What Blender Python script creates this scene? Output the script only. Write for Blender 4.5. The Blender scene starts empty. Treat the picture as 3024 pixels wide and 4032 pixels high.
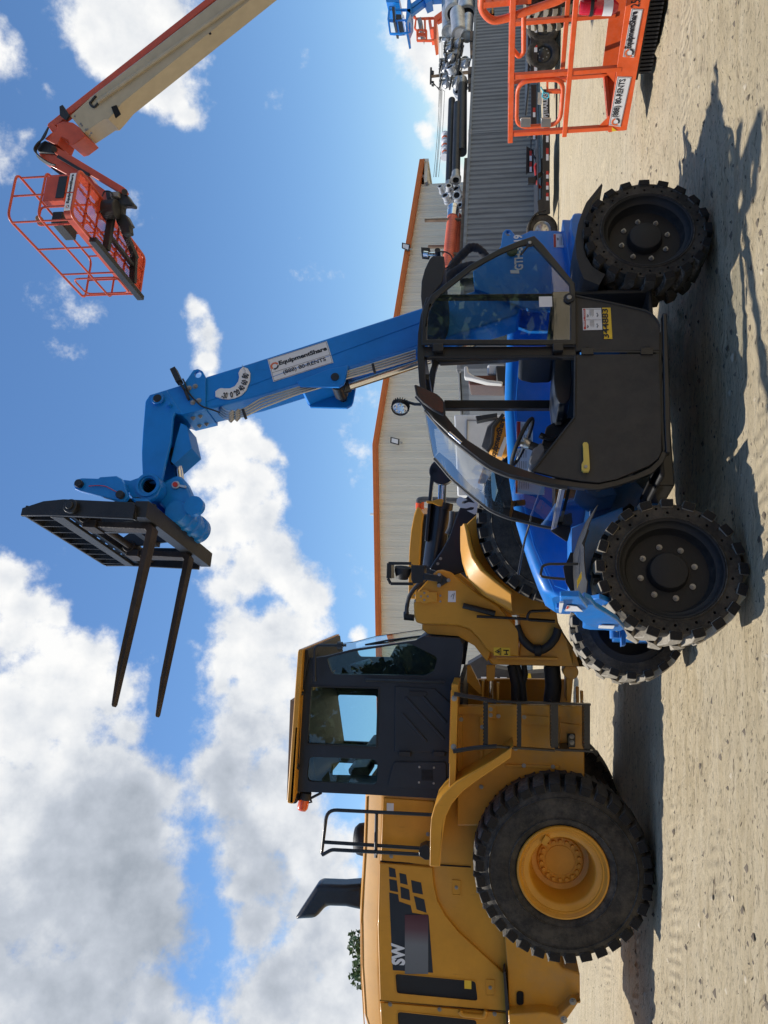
import bpy, bmesh, math, random
from mathutils import Vector, Matrix, noise
from mathutils.geometry import tessellate_polygon
random.seed(7)
scn = bpy.context.scene
COL = scn.collection
PI = math.pi
R = math.radians
# ------------------------------------------------------------------ camera
PITCH, ROLL, CAMH, FPX = R(8.4), -.0075, 1.40, 3044.
fw = Vector((0, math.cos(PITCH), math.sin(PITCH)))
r0 = Vector((1, 0, 0)); u0 = Vector((0, -math.sin(PITCH), math.cos(PITCH)))
RT = (r0 - ROLL*u0).normalized(); UPV = (u0 + ROLL*r0).normalized()
CO = Vector((0, 0, CAMH))
cam = bpy.data.cameras.new('camera'); co = bpy.data.objects.new('camera', cam); COL.objects.link(co)
cam.sensor_fit = 'VERTICAL'; cam.sensor_height = 36; cam.sensor_width = 27; cam.lens = 36*FPX/4032
cam.clip_start = .05; cam.clip_end = 5000
m3 = Matrix((-UPV, RT, -fw)).transposed()
co.matrix_world = Matrix.Translation(CO) @ m3.to_4x4()
scn.camera = co
# measuring frames: (crop origin x, y, scale) -> a ray through that point of the view
CR = dict(A1=(1500,0,.91863),A2=(1500,1100,.91863),A3=(1100,2500,.96444),A4=(0,0,.66305),A5=(0,1200,.96444),
B1=(1550,600,.27125),B2=(1440,1700,.40683),B3=(1500,0,.48222),B4=(1700,500,.36166),W1=(2180,1900,.50874),W2=(2150,640,.45208),
D1=(1560,880,.48222),D2=(1500,1450,.48222),F1=(50,1800,.48222),F2=(500,1350,.3918),F3=(1000,1150,.42194),F4=(2200,1100,.30139),
F5=(2000,1850,.36166),G1=(1850,1950,.45215),G2=(1100,2450,.48222),G3=(1700,2450,.42194),G4=(1100,3130,.7836),S=(0,0,1),D=(0,0,1.8228))
def ray(c, x, y):
    a = CR[c]; X = a[0]+x*a[2]; Y = a[1]+y*a[2]
    return fw + RT*((2016-Y)/FPX) + UPV*((1512-X)/FPX)
class Frame:
    """a machine's own frame: s along it, w away from the near side, z up"""
    def __init__(s, ox, oy, th, z0=0):
        t = R(th); s.th = t; s.o = Vector((ox, oy, z0)); s.s = Vector((math.cos(t), math.sin(t), 0)); s.w = Vector((-math.sin(t), math.cos(t), 0))
    def at(s, c, x, y, w=None, sv=None, z=None):
        d = ray(c, x, y)
        if w is not None: k = ((s.o-CO).dot(s.w)+w)/d.dot(s.w)
        elif sv is not None: k = ((s.o-CO).dot(s.s)+sv)/d.dot(s.s)
        else: k = (z-CO.z)/d.z
        q = CO + d*k - s.o
        return Vector((q.dot(s.s), q.dot(s.w), q.z))
    def sz(s, c, pts, w):
        return [(lambda q: (q.x, q.z))(s.at(c, x, y, w=w)) for x, y in pts]
    def pts(s, c, pts, w):
        return [s.at(c, x, y, w=w) for x, y in pts]
# ------------------------------------------------------------------ materials
def newmat(name):
    m = bpy.data.materials.new(name); m.use_nodes = True; nt = m.node_tree
    b = nt.nodes['Principled BSDF']; return m, nt, b
def N(nt, t, **k):
    n = nt.nodes.new(t)
    for a, v in k.items():
        if a in n.inputs.keys(): n.inputs[a].default_value = v
        else: setattr(n, a, v)
    return n
def ramp(nt, fac, stops):
    r = nt.nodes.new('ShaderNodeValToRGB'); e = r.color_ramp.elements
    while len(e) < len(stops): e.new(.5)
    for i, (p, c) in enumerate(stops):
        e[i].position = p; e[i].color = (c if len(c) == 4 else (*c, 1))
    nt.links.new(fac, r.inputs[0]); return r.outputs[0]
def mixc(nt, fac, a, b):
    m = nt.nodes.new('ShaderNodeMix'); m.data_type = 'RGBA'
    for s, v in ((m.inputs[0], fac), (m.inputs[6], a), (m.inputs[7], b)):
        if hasattr(v, 'links'): nt.links.new(v, s)
        else: s.default_value = v if not isinstance(v, tuple) or len(v) == 4 else (*v, 1)
    return m.outputs[2]
def math_(nt, op, a, b=None, c=None):
    m = nt.nodes.new('ShaderNodeMath'); m.operation = op
    for i, v in enumerate((a, b, c)):
        if v is None: continue
        if hasattr(v, 'links'): nt.links.new(v, m.inputs[i])
        else: m.inputs[i].default_value = v
    return m.outputs[0]
MATS = {}
def mat(name, col, rough=.5, metal=0, coat=0, var=.12, dust=.0, scale=3., bump=0., bscale=60., rvar=.1, dustcol=(.36,.31,.24), spec=.5, low=0., stretch=None):
    m, nt, b = newmat(name); L = nt.links
    tc = N(nt, 'ShaderNodeTexCoord')
    OC = tc.outputs['Object']
    if stretch: mpp = N(nt, 'ShaderNodeMapping'); mpp.inputs['Scale'].default_value = stretch; L.new(OC, mpp.inputs[0]); OC = mpp.outputs[0]
    n1 = N(nt, 'ShaderNodeTexNoise', Scale=scale, Detail=6., Roughness=.65); L.new(OC, n1.inputs['Vector'])
    n2 = N(nt, 'ShaderNodeTexNoise', Scale=scale*9, Detail=5., Roughness=.7); L.new(OC, n2.inputs['Vector'])
    dark = tuple(c*(1-var*1.6) for c in col); lite = tuple(min(1, c*(1+var)) for c in col)
    c = ramp(nt, n1.outputs[0], [(.3, dark), (.7, lite)])
    if dust > 0:
        g = N(nt, 'ShaderNodeNewGeometry'); sx = N(nt, 'ShaderNodeSeparateXYZ'); L.new(g.outputs['Normal'], sx.inputs[0])
        up = math_(nt, 'MAXIMUM', sx.outputs[2], .12)
        f = ramp(nt, n2.outputs[0], [(.38, (0,0,0)), (.72, (1,1,1))])
        f2 = ramp(nt, n1.outputs[0], [(.35, (.25,.25,.25)), (.65, (1,1,1))])
        f = math_(nt, 'MULTIPLY', math_(nt, 'MULTIPLY', f, f2), math_(nt, 'MULTIPLY', up, dust))
        f = math_(nt, 'MINIMUM', f, .9)
        c = mixc(nt, f, c, dustcol)
    if low:
        sz = N(nt, 'ShaderNodeSeparateXYZ'); L.new(tc.outputs['Object'], sz.inputs[0])
        g_ = N(nt, 'ShaderNodeMapRange'); g_.inputs['From Min'].default_value = 1.5; g_.inputs['From Max'].default_value = .25; L.new(sz.outputs[2], g_.inputs[0])
        n5 = N(nt, 'ShaderNodeTexNoise', Scale=5., Detail=9., Roughness=.75); L.new(tc.outputs['Object'], n5.inputs['Vector'])
        f5 = math_(nt, 'MULTIPLY', math_(nt, 'MULTIPLY', g_.outputs[0], low), ramp(nt, n5.outputs[0], [(.42, (.1,.1,.1)), (.62, (1,1,1))])); c = mixc(nt, f5, c, (.27,.225,.165))
        n6 = N(nt, 'ShaderNodeTexNoise', Scale=38., Detail=3., Roughness=.6); mp6 = N(nt, 'ShaderNodeMapping'); mp6.inputs['Scale'].default_value = (1,1,.12); L.new(tc.outputs['Object'], mp6.inputs[0]); L.new(mp6.outputs[0], n6.inputs['Vector'])
        c = mixc(nt, ramp(nt, n6.outputs[0], [(.66, (0,0,0)), (.78, (.35,.35,.35))]), c, tuple(v*.45 for v in col))
    L.new(c, b.inputs['Base Color'])
    rr = N(nt, 'ShaderNodeMapRange'); rr.inputs['To Min'].default_value = max(.02, rough-rvar); rr.inputs['To Max'].default_value = min(1, rough+rvar)
    L.new(n2.outputs[0], rr.inputs[0]); L.new(rr.outputs[0], b.inputs['Roughness'])
    b.inputs['Metallic'].default_value = metal; b.inputs['Specular IOR Level'].default_value = spec
    if coat: b.inputs['Coat Weight'].default_value = coat; b.inputs['Coat Roughness'].default_value = .06
    if bump:
        n3 = N(nt, 'ShaderNodeTexNoise', Scale=bscale, Detail=4.); L.new(tc.outputs['Object'], n3.inputs['Vector'])
        bp = N(nt, 'ShaderNodeBump', Strength=bump, Distance=.01); L.new(n3.outputs[0], bp.inputs['Height']); L.new(bp.outputs[0], b.inputs['Normal'])
    MATS[name] = m; return m
def glass(name, tint=(.75,.8,.8), refl=.09, rough=0.):
    m, nt, b = newmat(name); nt.nodes.remove(b); L = nt.links; out = nt.nodes['Material Output']
    t = N(nt, 'ShaderNodeBsdfTransparent'); t.inputs[0].default_value = (*tint, 1)
    g = N(nt, 'ShaderNodeBsdfGlossy'); g.inputs['Roughness'].default_value = rough; g.inputs[0].default_value = (1,1,1,1)
    fr = N(nt, 'ShaderNodeLayerWeight'); fr.inputs['Blend'].default_value = .5
    mr = N(nt, 'ShaderNodeMapRange'); mr.inputs['To Min'].default_value = refl; mr.inputs['To Max'].default_value = .9
    p = math_(nt, 'POWER', fr.outputs['Facing'], 4.)
    L.new(p, mr.inputs[0]); mx = N(nt, 'ShaderNodeMixShader'); L.new(mr.outputs[0], mx.inputs[0]); L.new(t.outputs[0], mx.inputs[1]); L.new(g.outputs[0], mx.inputs[2])
    L.new(mx.outputs[0], out.inputs[0]); MATS[name] = m; return m
mat('blue_paint', (.003,.20,.64), .38, coat=.25, var=.1, dust=.05, spec=.4, low=.35)
mat('yellow_paint', (.64,.29,.02), .45, coat=.12, var=.08, dust=.10, low=.45)
mat('orange_paint', (.78,.10,.014), .42, coat=.2, var=.12, dust=.3)
mat('cream_paint', (.42,.345,.225), .5, coat=.1, var=.08, dust=.2)
mat('black_paint', (.014,.0145,.016), .38, var=.2, dust=.10, coat=.2)
mat('black_panel', (.03,.028,.026), .62, var=.15, dust=.12, low=.10, bump=.25, bscale=420.)
mat('navy_plastic', (.013,.018,.027), .5, var=.15, dust=.10, bump=.12, bscale=500.)
mat('black_plastic', (.012,.013,.016), .55, var=.2, dust=.14, bump=.3, bscale=380.)
mat('rubber', (.024,.023,.022), .85, var=.3, low=.22, dust=.9, bump=.5, bscale=60., dustcol=(.30,.265,.21), spec=.25)
mat('rubber_dusty', (.060,.056,.05), .9, var=.35, dust=1.6, bump=.6, bscale=70., dustcol=(.36,.32,.26), spec=.2)
mat('dark_steel', (.02,.021,.024), .45, metal=.2, var=.3, dust=.12, bump=.2, bscale=90.)
mat('rusty_steel', (.040,.029,.024), .6, metal=.35, var=.45, dust=.1, bump=.4, bscale=50.)
mat('steel', (.55,.54,.52), .32, metal=.9, var=.15, dust=.15)
mat('zinc', (.36,.355,.34), .45, metal=.6, var=.2)
mat('chrome', (.7,.7,.72), .14, metal=1, var=.05)
mat('white_label', (.74,.74,.75), .5, var=.04, dust=.08)
mat('yellow_label', (.80,.52,.03), .5, var=.08, dust=.15)
mat('red_label', (.5,.03,.02), .5)
mat('ink', (.012,.013,.02), .5)
mat('ink_grey', (.22,.22,.23), .6)
mat('white_ink', (.72,.74,.76), .5)
mat('orange_ink', (.75,.14,.03), .5)
mat('yellow_plastic', (.62,.47,.10), .4, var=.06)
mat('seat_vinyl', (.016,.018,.022), .42, var=.2, dust=.05)
mat('gloss_black', (.006,.007,.009), .09, var=.1, dust=.03, coat=.6, rvar=.05)
mat('mirror_back', (.16,.165,.17), .12, metal=.8, var=.1)
mat('lens', (.55,.56,.58), .12, metal=.5, coat=.8)
mat('hose_sleeve', (.012,.017,.027), .85, var=.3, dust=.15, bump=.5, bscale=200.)
def tread(name, col):
    m = mat(name, col, .92, var=.25, dust=.8, bump=.6, bscale=70., dustcol=(.50,.45,.37), spec=.15); nt = m.node_tree; b = nt.nodes['Principled BSDF']
    src = b.inputs['Base Color'].links[0].from_socket; tc = N(nt, 'ShaderNodeTexCoord'); sx = N(nt, 'ShaderNodeSeparateXYZ'); nt.links.new(tc.outputs['Normal'], sx.inputs[0])
    f = ramp(nt, math_(nt, 'ABSOLUTE', sx.outputs[1]), [(.45, (0,0,0)), (.75, (1,1,1))]); nt.links.new(mixc(nt, f, src, (.028,.026,.024)), b.inputs['Base Color'])
tread('tread_dusty', (.30,.265,.21)); tread('tread_dark', (.055,.05,.043)); tread('tread_loader', (.07,.067,.062))
mat('navy_paint', (.010,.014,.024), .35, var=.15, dust=.1, coat=.3)
mat('hose_grey', (.12,.12,.12), .5, var=.3)
mat('ink_grey_dark', (.035,.036,.038), .6, var=.1)
mat('beige_trim', (.20,.185,.16), .8, var=.1)
mat('beacon_orange', (.85,.10,.01), .25, coat=.6, var=.05)
mat('grille_mesh', (.008,.008,.01), .5, bump=1., bscale=900.)
mat('beige_siding', (.70,.67,.58), .55, var=.10, dust=.3, scale=1.2, stretch=(3,3,.16), dustcol=(.5,.45,.36))
mat('white_metal', (.66,.66,.64), .5, var=.06, dust=.1)
mat('orange_trim', (.62,.15,.02), .5, var=.08)
mat('grey_siding', (.145,.16,.18), .55, var=.22, dust=.4, scale=1.6, stretch=(2.5,2.5,.3))
mat('orange_hose', (.62,.13,.07), .55, var=.15)
mat('galv', (.50,.51,.52), .42, metal=.45, var=.2, dust=.2)
mat('old_wood', (.17,.12,.08), .85, var=.35, bump=.5, bscale=40.)
mat('orange_worn', (.80,.105,.014), .45, coat=.1, var=.12, dust=.9, dustcol=(.55,.48,.42), scale=4.)
mat('white_worn', (.74,.74,.73), .5, var=.08, dust=.8, dustcol=(.5,.47,.42))
mat('cyan_cord', (.05,.5,.62), .5)
mat('red_gloss', (.55,.01,.03), .25, coat=.5)
mat('dark_metal_worn', (.05,.05,.052), .6, var=.4, dust=.5)
mat('brown_tint', (.10,.035,.02), .3, coat=.5)
mat('dark_glass', (.03,.05,.05), .08, coat=.5)
mat('bark', (.09,.065,.045), .9, var=.3)
mat('clod_light', (.46,.39,.28), .95, var=.2)
mat('clod_dark', (.15,.12,.085), .95, var=.3)
mat('leaf', (.045,.085,.025), .6, var=.4)
mat('leaf_light', (.10,.15,.045), .6, var=.3)
mat('basket_orange', (.50,.062,.016), .45, coat=.15, var=.15, dust=.3)
mat('rim_black', (.011,.011,.012), .62, var=.25, dust=.12, bump=.2, bscale=120.)
mat('rim_yellow', (.62,.275,.018), .45, coat=.12, var=.1, dust=.15)
mat('hollow', (.004,.004,.005), .9)
glass('cab_glass', (.80,.82,.82), .08)
glass('windshield_glass', (.74,.78,.80), .14)
glass('green_glass', (.80,.90,.88), .035)
m, nt, b = newmat('blur_label'); tcn = N(nt, 'ShaderNodeTexCoord'); sxn = N(nt, 'ShaderNodeSeparateXYZ'); nt.links.new(tcn.outputs['Object'], sxn.inputs[0])
mrn = N(nt, 'ShaderNodeMapRange'); mrn.inputs['From Min'].default_value = -1.28; mrn.inputs['From Max'].default_value = -.72; nt.links.new(sxn.outputs[0], mrn.inputs[0])
nt.links.new(ramp(nt, mrn.outputs[0], [(0, (.13,.14,.15)), (.5, (.16,.17,.18)), (.75, (.11,.05,.06)), (1, (.07,.012,.02))]), b.inputs['Base Color']); b.inputs['Roughness'].default_value = .6; MATS['blur_label'] = m
m, nt, b = newmat('mesh_orange'); b.inputs['Base Color'].default_value = (.75,.10,.014,1); b.inputs['Roughness'].default_value = .6
tcn = N(nt, 'ShaderNodeTexCoord'); ck = N(nt, 'ShaderNodeTexVoronoi', Scale=34.); ck.inputs['Randomness'].default_value = 0.; nt.links.new(tcn.outputs['Object'], ck.inputs['Vector'])
nt.links.new(ramp(nt, ck.outputs['Distance'], [(.36, (0,0,0)), (.40, (1,1,1))]), b.inputs['Alpha']); MATS['mesh_orange'] = m
# ------------------------------------------------------------------ mesh builder
def norm(v):
    v = Vector(v); return v.normalized() if v.length > 1e-9 else Vector((0,0,1))
def fillet(pts, rad, seg=4, closed=False):
    P = [Vector(p) for p in pts]; n = len(P); out = []
    for i, p in enumerate(P):
        if not closed and i in (0, n-1): out.append(p); continue
        a = P[i-1]-p; b = P[(i+1) % n]-p
        r = min(rad, a.length*.45, b.length*.45)
        A = p+norm2(a)*r; B = p+norm2(b)*r
        for k in range(seg+1):
            t = k/seg; out.append(A*(1-t)**2 + p*2*t*(1-t) + B*t*t)
    return out
def norm2(v): return v/v.length if v.length > 1e-9 else v
def smooth_path(pts, n=6):
    P = [Vector(p) for p in pts]; out = []
    for i in range(len(P)-1):
        a = P[max(i-1,0)]; b = P[i]; c = P[i+1]; d = P[min(i+2, len(P)-1)]
        for k in range(n):
            t = k/n; out.append(.5*((2*b)+(c-a)*t+(2*a-5*b+4*c-d)*t*t+(3*b-a-3*c+d)*t**3))
    out.append(P[-1]); return out
class MB:
    def __init__(s): s.bm = bmesh.new(); s.mi = 0
    def face(s, vs):
        try:
            f = s.bm.faces.new(vs); f.material_index = s.mi; return f
        except ValueError: return None
    def prism(s, polys, fn):
        """polys: outline + holes (2-D); fn(x, y, t) -> point, t = 0 / 1"""
        polys = [[tuple(p) for p in q] for q in polys]
        tri = tessellate_polygon([[Vector((x, y, 0)) for x, y in q] for q in polys])
        flat = [p for q in polys for p in q]
        V = [[s.bm.verts.new(fn(x, y, t)) for x, y in flat] for t in (0, 1)]
        for t in (0, 1):
            for a, b, c in tri: s.face((V[t][a], V[t][b], V[t][c]))
        i = 0
        for q in polys:
            n = len(q)
            for k in range(n):
                a = i+k; b = i+(k+1) % n
                s.face((V[0][a], V[0][b], V[1][b], V[1][a]))
            i += n
        return s
    def pw(s, polys, w0, w1):           # profile in (s, z), thickness along w
        if polys and not isinstance(polys[0][0], (list, tuple, Vector)): polys = [polys]
        return s.prism(polys, lambda x, y, t: (x, w1 if t else w0, y))
    def ps(s, polys, s0, s1):           # profile in (w, z)
        if not isinstance(polys[0][0], (list, tuple, Vector)): polys = [polys]
        return s.prism(polys, lambda x, y, t: (s1 if t else s0, x, y))
    def pz(s, polys, z0, z1):
        if not isinstance(polys[0][0], (list, tuple, Vector)): polys = [polys]
        return s.prism(polys, lambda x, y, t: (x, y, z1 if t else z0))
    def box(s, a, b):
        x0, y0, z0 = a; x1, y1, z1 = b
        return s.pz([(x0,y0),(x1,y0),(x1,y1),(x0,y1)], z0, z1)
    def bar(s, a, b, w, h, up=(0,0,1)):
        a = Vector(a); b = Vector(b); d = norm(b-a); x = d.cross(Vector(up)); x = norm(x) if x.length > 1e-5 else Vector((1,0,0)); y = norm(x.cross(d))
        c = [(-w/2,-h/2),(w/2,-h/2),(w/2,h/2),(-w/2,h/2)]
        return s.prism([c], lambda p, q, t: (b if t else a)+x*p+y*q)
    def tube(s, path, r, n=8, closed=False, caps=True):
        P = [Vector(p) for p in path]; m = len(P)
        rr = r if callable(r) else (lambda i: r)
        T = []
        for i in range(m):
            if closed: T.append(norm(P[(i+1) % m]-P[i-1]))
            else: T.append(norm(P[min(i+1, m-1)]-P[max(i-1, 0)]))
        ref = Vector((0,0,1)) if abs(T[0].z) < .9 else Vector((1,0,0))
        X = norm(T[0].cross(ref)); rings = []
        for i in range(m):
            X = norm(X - T[i]*X.dot(T[i])); Y = T[i].cross(X)
            rings.append([s.bm.verts.new(P[i]+(X*math.cos(2*PI*k/n)+Y*math.sin(2*PI*k/n))*rr(i)) for k in range(n)])
        for i in range(m if closed else m-1):
            A = rings[i]; B = rings[(i+1) % m]
            for k in range(n): s.face((A[k], A[(k+1) % n], B[(k+1) % n], B[k]))
        if caps and not closed: s.face(rings[0]); s.face(rings[-1])
        return s
    def cyl(s, a, b, r, r2=None, n=20):
        r2 = r if r2 is None else r2
        return s.tube([a, b], lambda i: (r, r2)[i], n)
    def lathe(s, prof, o, ax, n=32, closed=False):
        """prof: (radius, distance along the axis)"""
        o = Vector(o); ax = norm(ax); ref = Vector((0,0,1)) if abs(ax.z) < .9 else Vector((1,0,0))
        X = norm(ax.cross(ref)); Y = ax.cross(X); rings = []
        for r, h in prof:
            if r < 1e-5: rings.append([s.bm.verts.new(o+ax*h)])
            else: rings.append([s.bm.verts.new(o+ax*h+(X*math.cos(2*PI*k/n)+Y*math.sin(2*PI*k/n))*r) for k in range(n)])
        idx = list(range(len(rings)-1)) + ([len(rings)-1] if closed else [])
        for i in idx:
            A = rings[i]; B = rings[(i+1) % len(rings)]
            for k in range(n):
                k2 = (k+1) % n
                if len(A) == 1 and len(B) == 1: continue
                if len(A) == 1: s.face((A[0], B[k2], B[k]))
                elif len(B) == 1: s.face((A[k], A[k2], B[0]))
                else: s.face((A[k], A[k2], B[k2], B[k]))
        return s
    def grid(s, rows, closed_u=False):
        V = [[s.bm.verts.new(p) for p in r] for r in rows]
        for i in range(len(V)-1):
            for j in range(len(V[0])-1):
                s.face((V[i][j], V[i][j+1], V[i+1][j+1], V[i+1][j]))
        return s
    def slab(s, rows, th):
        """sheet of points given a thickness vector function or a vector"""
        rows = [[Vector(p) for p in r] for r in rows]
        t = Vector(th); s.grid(rows); s.grid([[p+t for p in r] for r in rows])
        edge = rows[0] + [r[-1] for r in rows[1:]] + rows[-1][::-1][1:] + [r[0] for r in rows[::-1][1:-1]]
        m = len(edge)
        a = [s.bm.verts.new(p) for p in edge]; b = [s.bm.verts.new(p+t) for p in edge]
        for i in range(m): s.face((a[i], a[(i+1) % m], b[(i+1) % m], b[i]))
        bmesh.ops.remove_doubles(s.bm, verts=s.bm.verts, dist=1e-6)
        return s
    def bolts(s, pts, r=.014, h=.012, ax=(0,-1,0)):
        for p in pts:
            p = Vector(p); a = Vector(ax)
            s.cyl(p, p+a*h*.35, r*1.35, n=12); s.cyl(p+a*h*.3, p+a*h, r, n=6); s.cyl(p+a*h, p+a*h*1.6, r*.5, n=8)
        return s
    def build(s, name, m, parent=None, bevel=0, smooth=35, label=None, seg=2, clamp=True):
        me = bpy.data.meshes.new(name)
        bmesh.ops.recalc_face_normals(s.bm, faces=s.bm.faces)
        for f in s.bm.faces: f.smooth = True
        s.bm.to_mesh(me); s.bm.free()
        me.set_sharp_from_angle(angle=R(smooth))
        for mm in (m if isinstance(m, (list, tuple)) else [m]): me.materials.append(MATS[mm] if isinstance(mm, str) else mm)
        o = bpy.data.objects.new(name, me); COL.objects.link(o)
        if parent: o.parent = parent
        if bevel:
            b = o.modifiers.new('bevel', 'BEVEL'); b.width = bevel; b.segments = seg; b.limit_method = 'ANGLE'; b.angle_limit = R(35); b.harden_normals = False
        if label: o['label'] = label
        return o
def thing(name, label, cat, frame=None, loc=(0,0,0), rz=0, group=None):
    o = bpy.data.objects.new(name, None); COL.objects.link(o); o.empty_display_size = .2
    if frame: o.location = frame.o; o.rotation_euler = (0,0,frame.th)
    else: o.location = loc; o.rotation_euler = (0,0,rz)
    o['label'] = label; o['category'] = cat
    if group: o['group'] = group
    return o
def tag(o, label=None, cat=None, group=None, kind=None):
    for k, v in (('label', label), ('category', cat), ('group', group), ('kind', kind)):
        if v: o[k] = v
    return o
def copy_tree(o, parent=None):
    c = o.copy(); COL.objects.link(c); c.parent = parent
    for ch in [x for x in o.children]: copy_tree(ch, c)
    return c
def lerp(a, b, t): return Vector(a)*(1-t)+Vector(b)*t
_tc = {}
def text_mesh(st, bold=.0):
    key = (st, bold)
    if key in _tc: return _tc[key]
    cu = bpy.data.curves.new('t', 'FONT'); cu.body = st; cu.offset = bold; cu.resolution_u = 3; cu.fill_mode = 'BOTH'
    ob = bpy.data.objects.new('t', cu); COL.objects.link(ob)
    dg = bpy.context.evaluated_depsgraph_get(); me = ob.evaluated_get(dg).to_mesh()
    V = [v.co.copy() for v in me.vertices]; F = [tuple(p.vertices) for p in me.polygons]
    ob.evaluated_get(dg).to_mesh_clear(); bpy.data.objects.remove(ob); bpy.data.curves.remove(cu)
    x0 = min(v.x for v in V); x1 = max(v.x for v in V); y0 = min(v.y for v in V); y1 = max(v.y for v in V)
    V = [((v.x-x0)/(x1-x0), (v.y-y0)/(y1-y0)) for v in V]
    _tc[key] = (V, F); return _tc[key]
def lettering(st, p, q, h, m, parent, name='lettering', bold=.02, off=(0,-.003,0), up=None):
    """letters whose baseline runs from p to q (3-D, in the parent's frame), h tall"""
    p = Vector(p); q = Vector(q); V, F = text_mesh(st, bold); d = q-p
    n = norm(Vector(off)); u = up if up is not None else norm(n.cross(d)); u = Vector(u)
    if up is None and u.z < 0: u = -u
    b = MB(); vs = [b.bm.verts.new(p+d*x+u*(h*y)+Vector(off)) for x, y in V]
    for f in F: b.face([vs[i] for i in f])
    return b.build(name, m, parent)
def quad_plate(b, P, off, th=.002):
    """thin plate through the 3-D corner points P, moved by off and given thickness"""
    off = Vector(off); n = norm(off); V = [b.bm.verts.new(Vector(p)+off) for p in P]; W = [b.bm.verts.new(Vector(p)+off*.2) for p in P]
    b.face(V); b.face(W); k = len(P)
    for i in range(k): b.face((V[i], V[(i+1) % k], W[(i+1) % k], W[i]))
    return b
def circ(cx, cy, r, n=24, a0=0): return [(cx+r*math.cos(a0+2*PI*k/n), cy+r*math.sin(a0+2*PI*k/n)) for k in range(n)]

KEEP = {'tread','track_shoe','cable_chain','cooling_fin','grating','sign_drawing','label_text','dial_mark','floor_bar','lettering','sign_lettering','brand_lettering','model_lettering','number_lettering','dial_number','unit_number','crown','wall','louvre','door_rib','grip_edge','light_guard','ground','gravel','label_symbol','label_drawing','sign_border','hose_clamp','floor_mesh','logo_ring','mirror','side_wall','ladder_step'}
def split_parts():
    for o in [x for x in scn.objects if x.type == 'MESH']:
        base = o.name.split('.')[0]
        if base in KEEP or o.get('kind') == 'structure': continue
        me = o.data; n = len(me.vertices)
        if n > 60000: continue
        par = list(range(n))
        def find(a):
            while par[a] != a: par[a] = par[par[a]]; a = par[a]
            return a
        for e in me.edges:
            a, c = find(e.vertices[0]), find(e.vertices[1])
            if a != c: par[a] = c
        isl = {}
        for i in range(n): isl.setdefault(find(i), []).append(i)
        if len(isl) < 2: continue
        bx = []
        for r, vs in isl.items():
            cs = [me.vertices[i].co for i in vs]
            bx.append([[min(c[k] for c in cs)-.004 for k in range(3)], [max(c[k] for c in cs)+.004 for k in range(3)], [r]])
        ch = True
        while ch:
            ch = False; i = 0
            while i < len(bx):
                j = i+1
                while j < len(bx):
                    A, B = bx[i], bx[j]
                    if all(A[0][k] <= B[1][k] and B[0][k] <= A[1][k] for k in range(3)):
                        A[0] = [min(A[0][k], B[0][k]) for k in range(3)]; A[1] = [max(A[1][k], B[1][k]) for k in range(3)]; A[2] += B[2]; bx.pop(j); ch = True
                    else: j += 1
                i += 1
        if not 2 <= len(bx) <= 40: continue
        grp = {}
        for gi, (_, _, rs) in enumerate(bx):
            for r in rs:
                for v in isl[r]: grp[v] = gi
        faces = [[] for _ in bx]
        for p in me.polygons: faces[grp[p.vertices[0]]].append(p)
        kids = list(o.children)
        for gi in range(len(bx)):
            vs = sorted(v for v in grp if grp[v] == gi); mp = {v: k for k, v in enumerate(vs)}
            m2 = bpy.data.meshes.new(base); m2.from_pydata([me.vertices[v].co for v in vs], [], [[mp[v] for v in p.vertices] for p in faces[gi]])
            for mm in me.materials: m2.materials.append(mm)
            for a, p in zip(m2.polygons, faces[gi]): a.use_smooth = True; a.material_index = p.material_index
            m2.set_sharp_from_angle(angle=R(35))
            if gi == 0: first = m2
            else:
                c = o.copy(); c.data = m2; COL.objects.link(c)
        o.data = first
# ------------------------------------------------------------------ light and sky
SUN = Vector((-.47, .115, 1.0)).normalized()
el = math.asin(SUN.z); az = math.atan2(SUN.x, SUN.y)
W = bpy.data.worlds.new('World'); scn.world = W; W.cycles.sampling_method = 'MANUAL'; W.cycles.sample_map_resolution = 512; W.use_nodes = True; nt = W.node_tree; L = nt.links
bg = nt.nodes['Background']; sky = nt.nodes.new('ShaderNodeTexSky'); sky.sky_type = 'NISHITA'; sky.sun_disc = False
sky.sun_elevation = el; sky.sun_rotation = az; sky.altitude = 0; sky.air_density = 1.0; sky.dust_density = .15; sky.ozone_density = 3.5
SKYS = .092
bg.inputs['Strength'].default_value = SKYS
tc = nt.nodes.new('ShaderNodeTexCoord'); G = tc.outputs['Generated']
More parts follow.
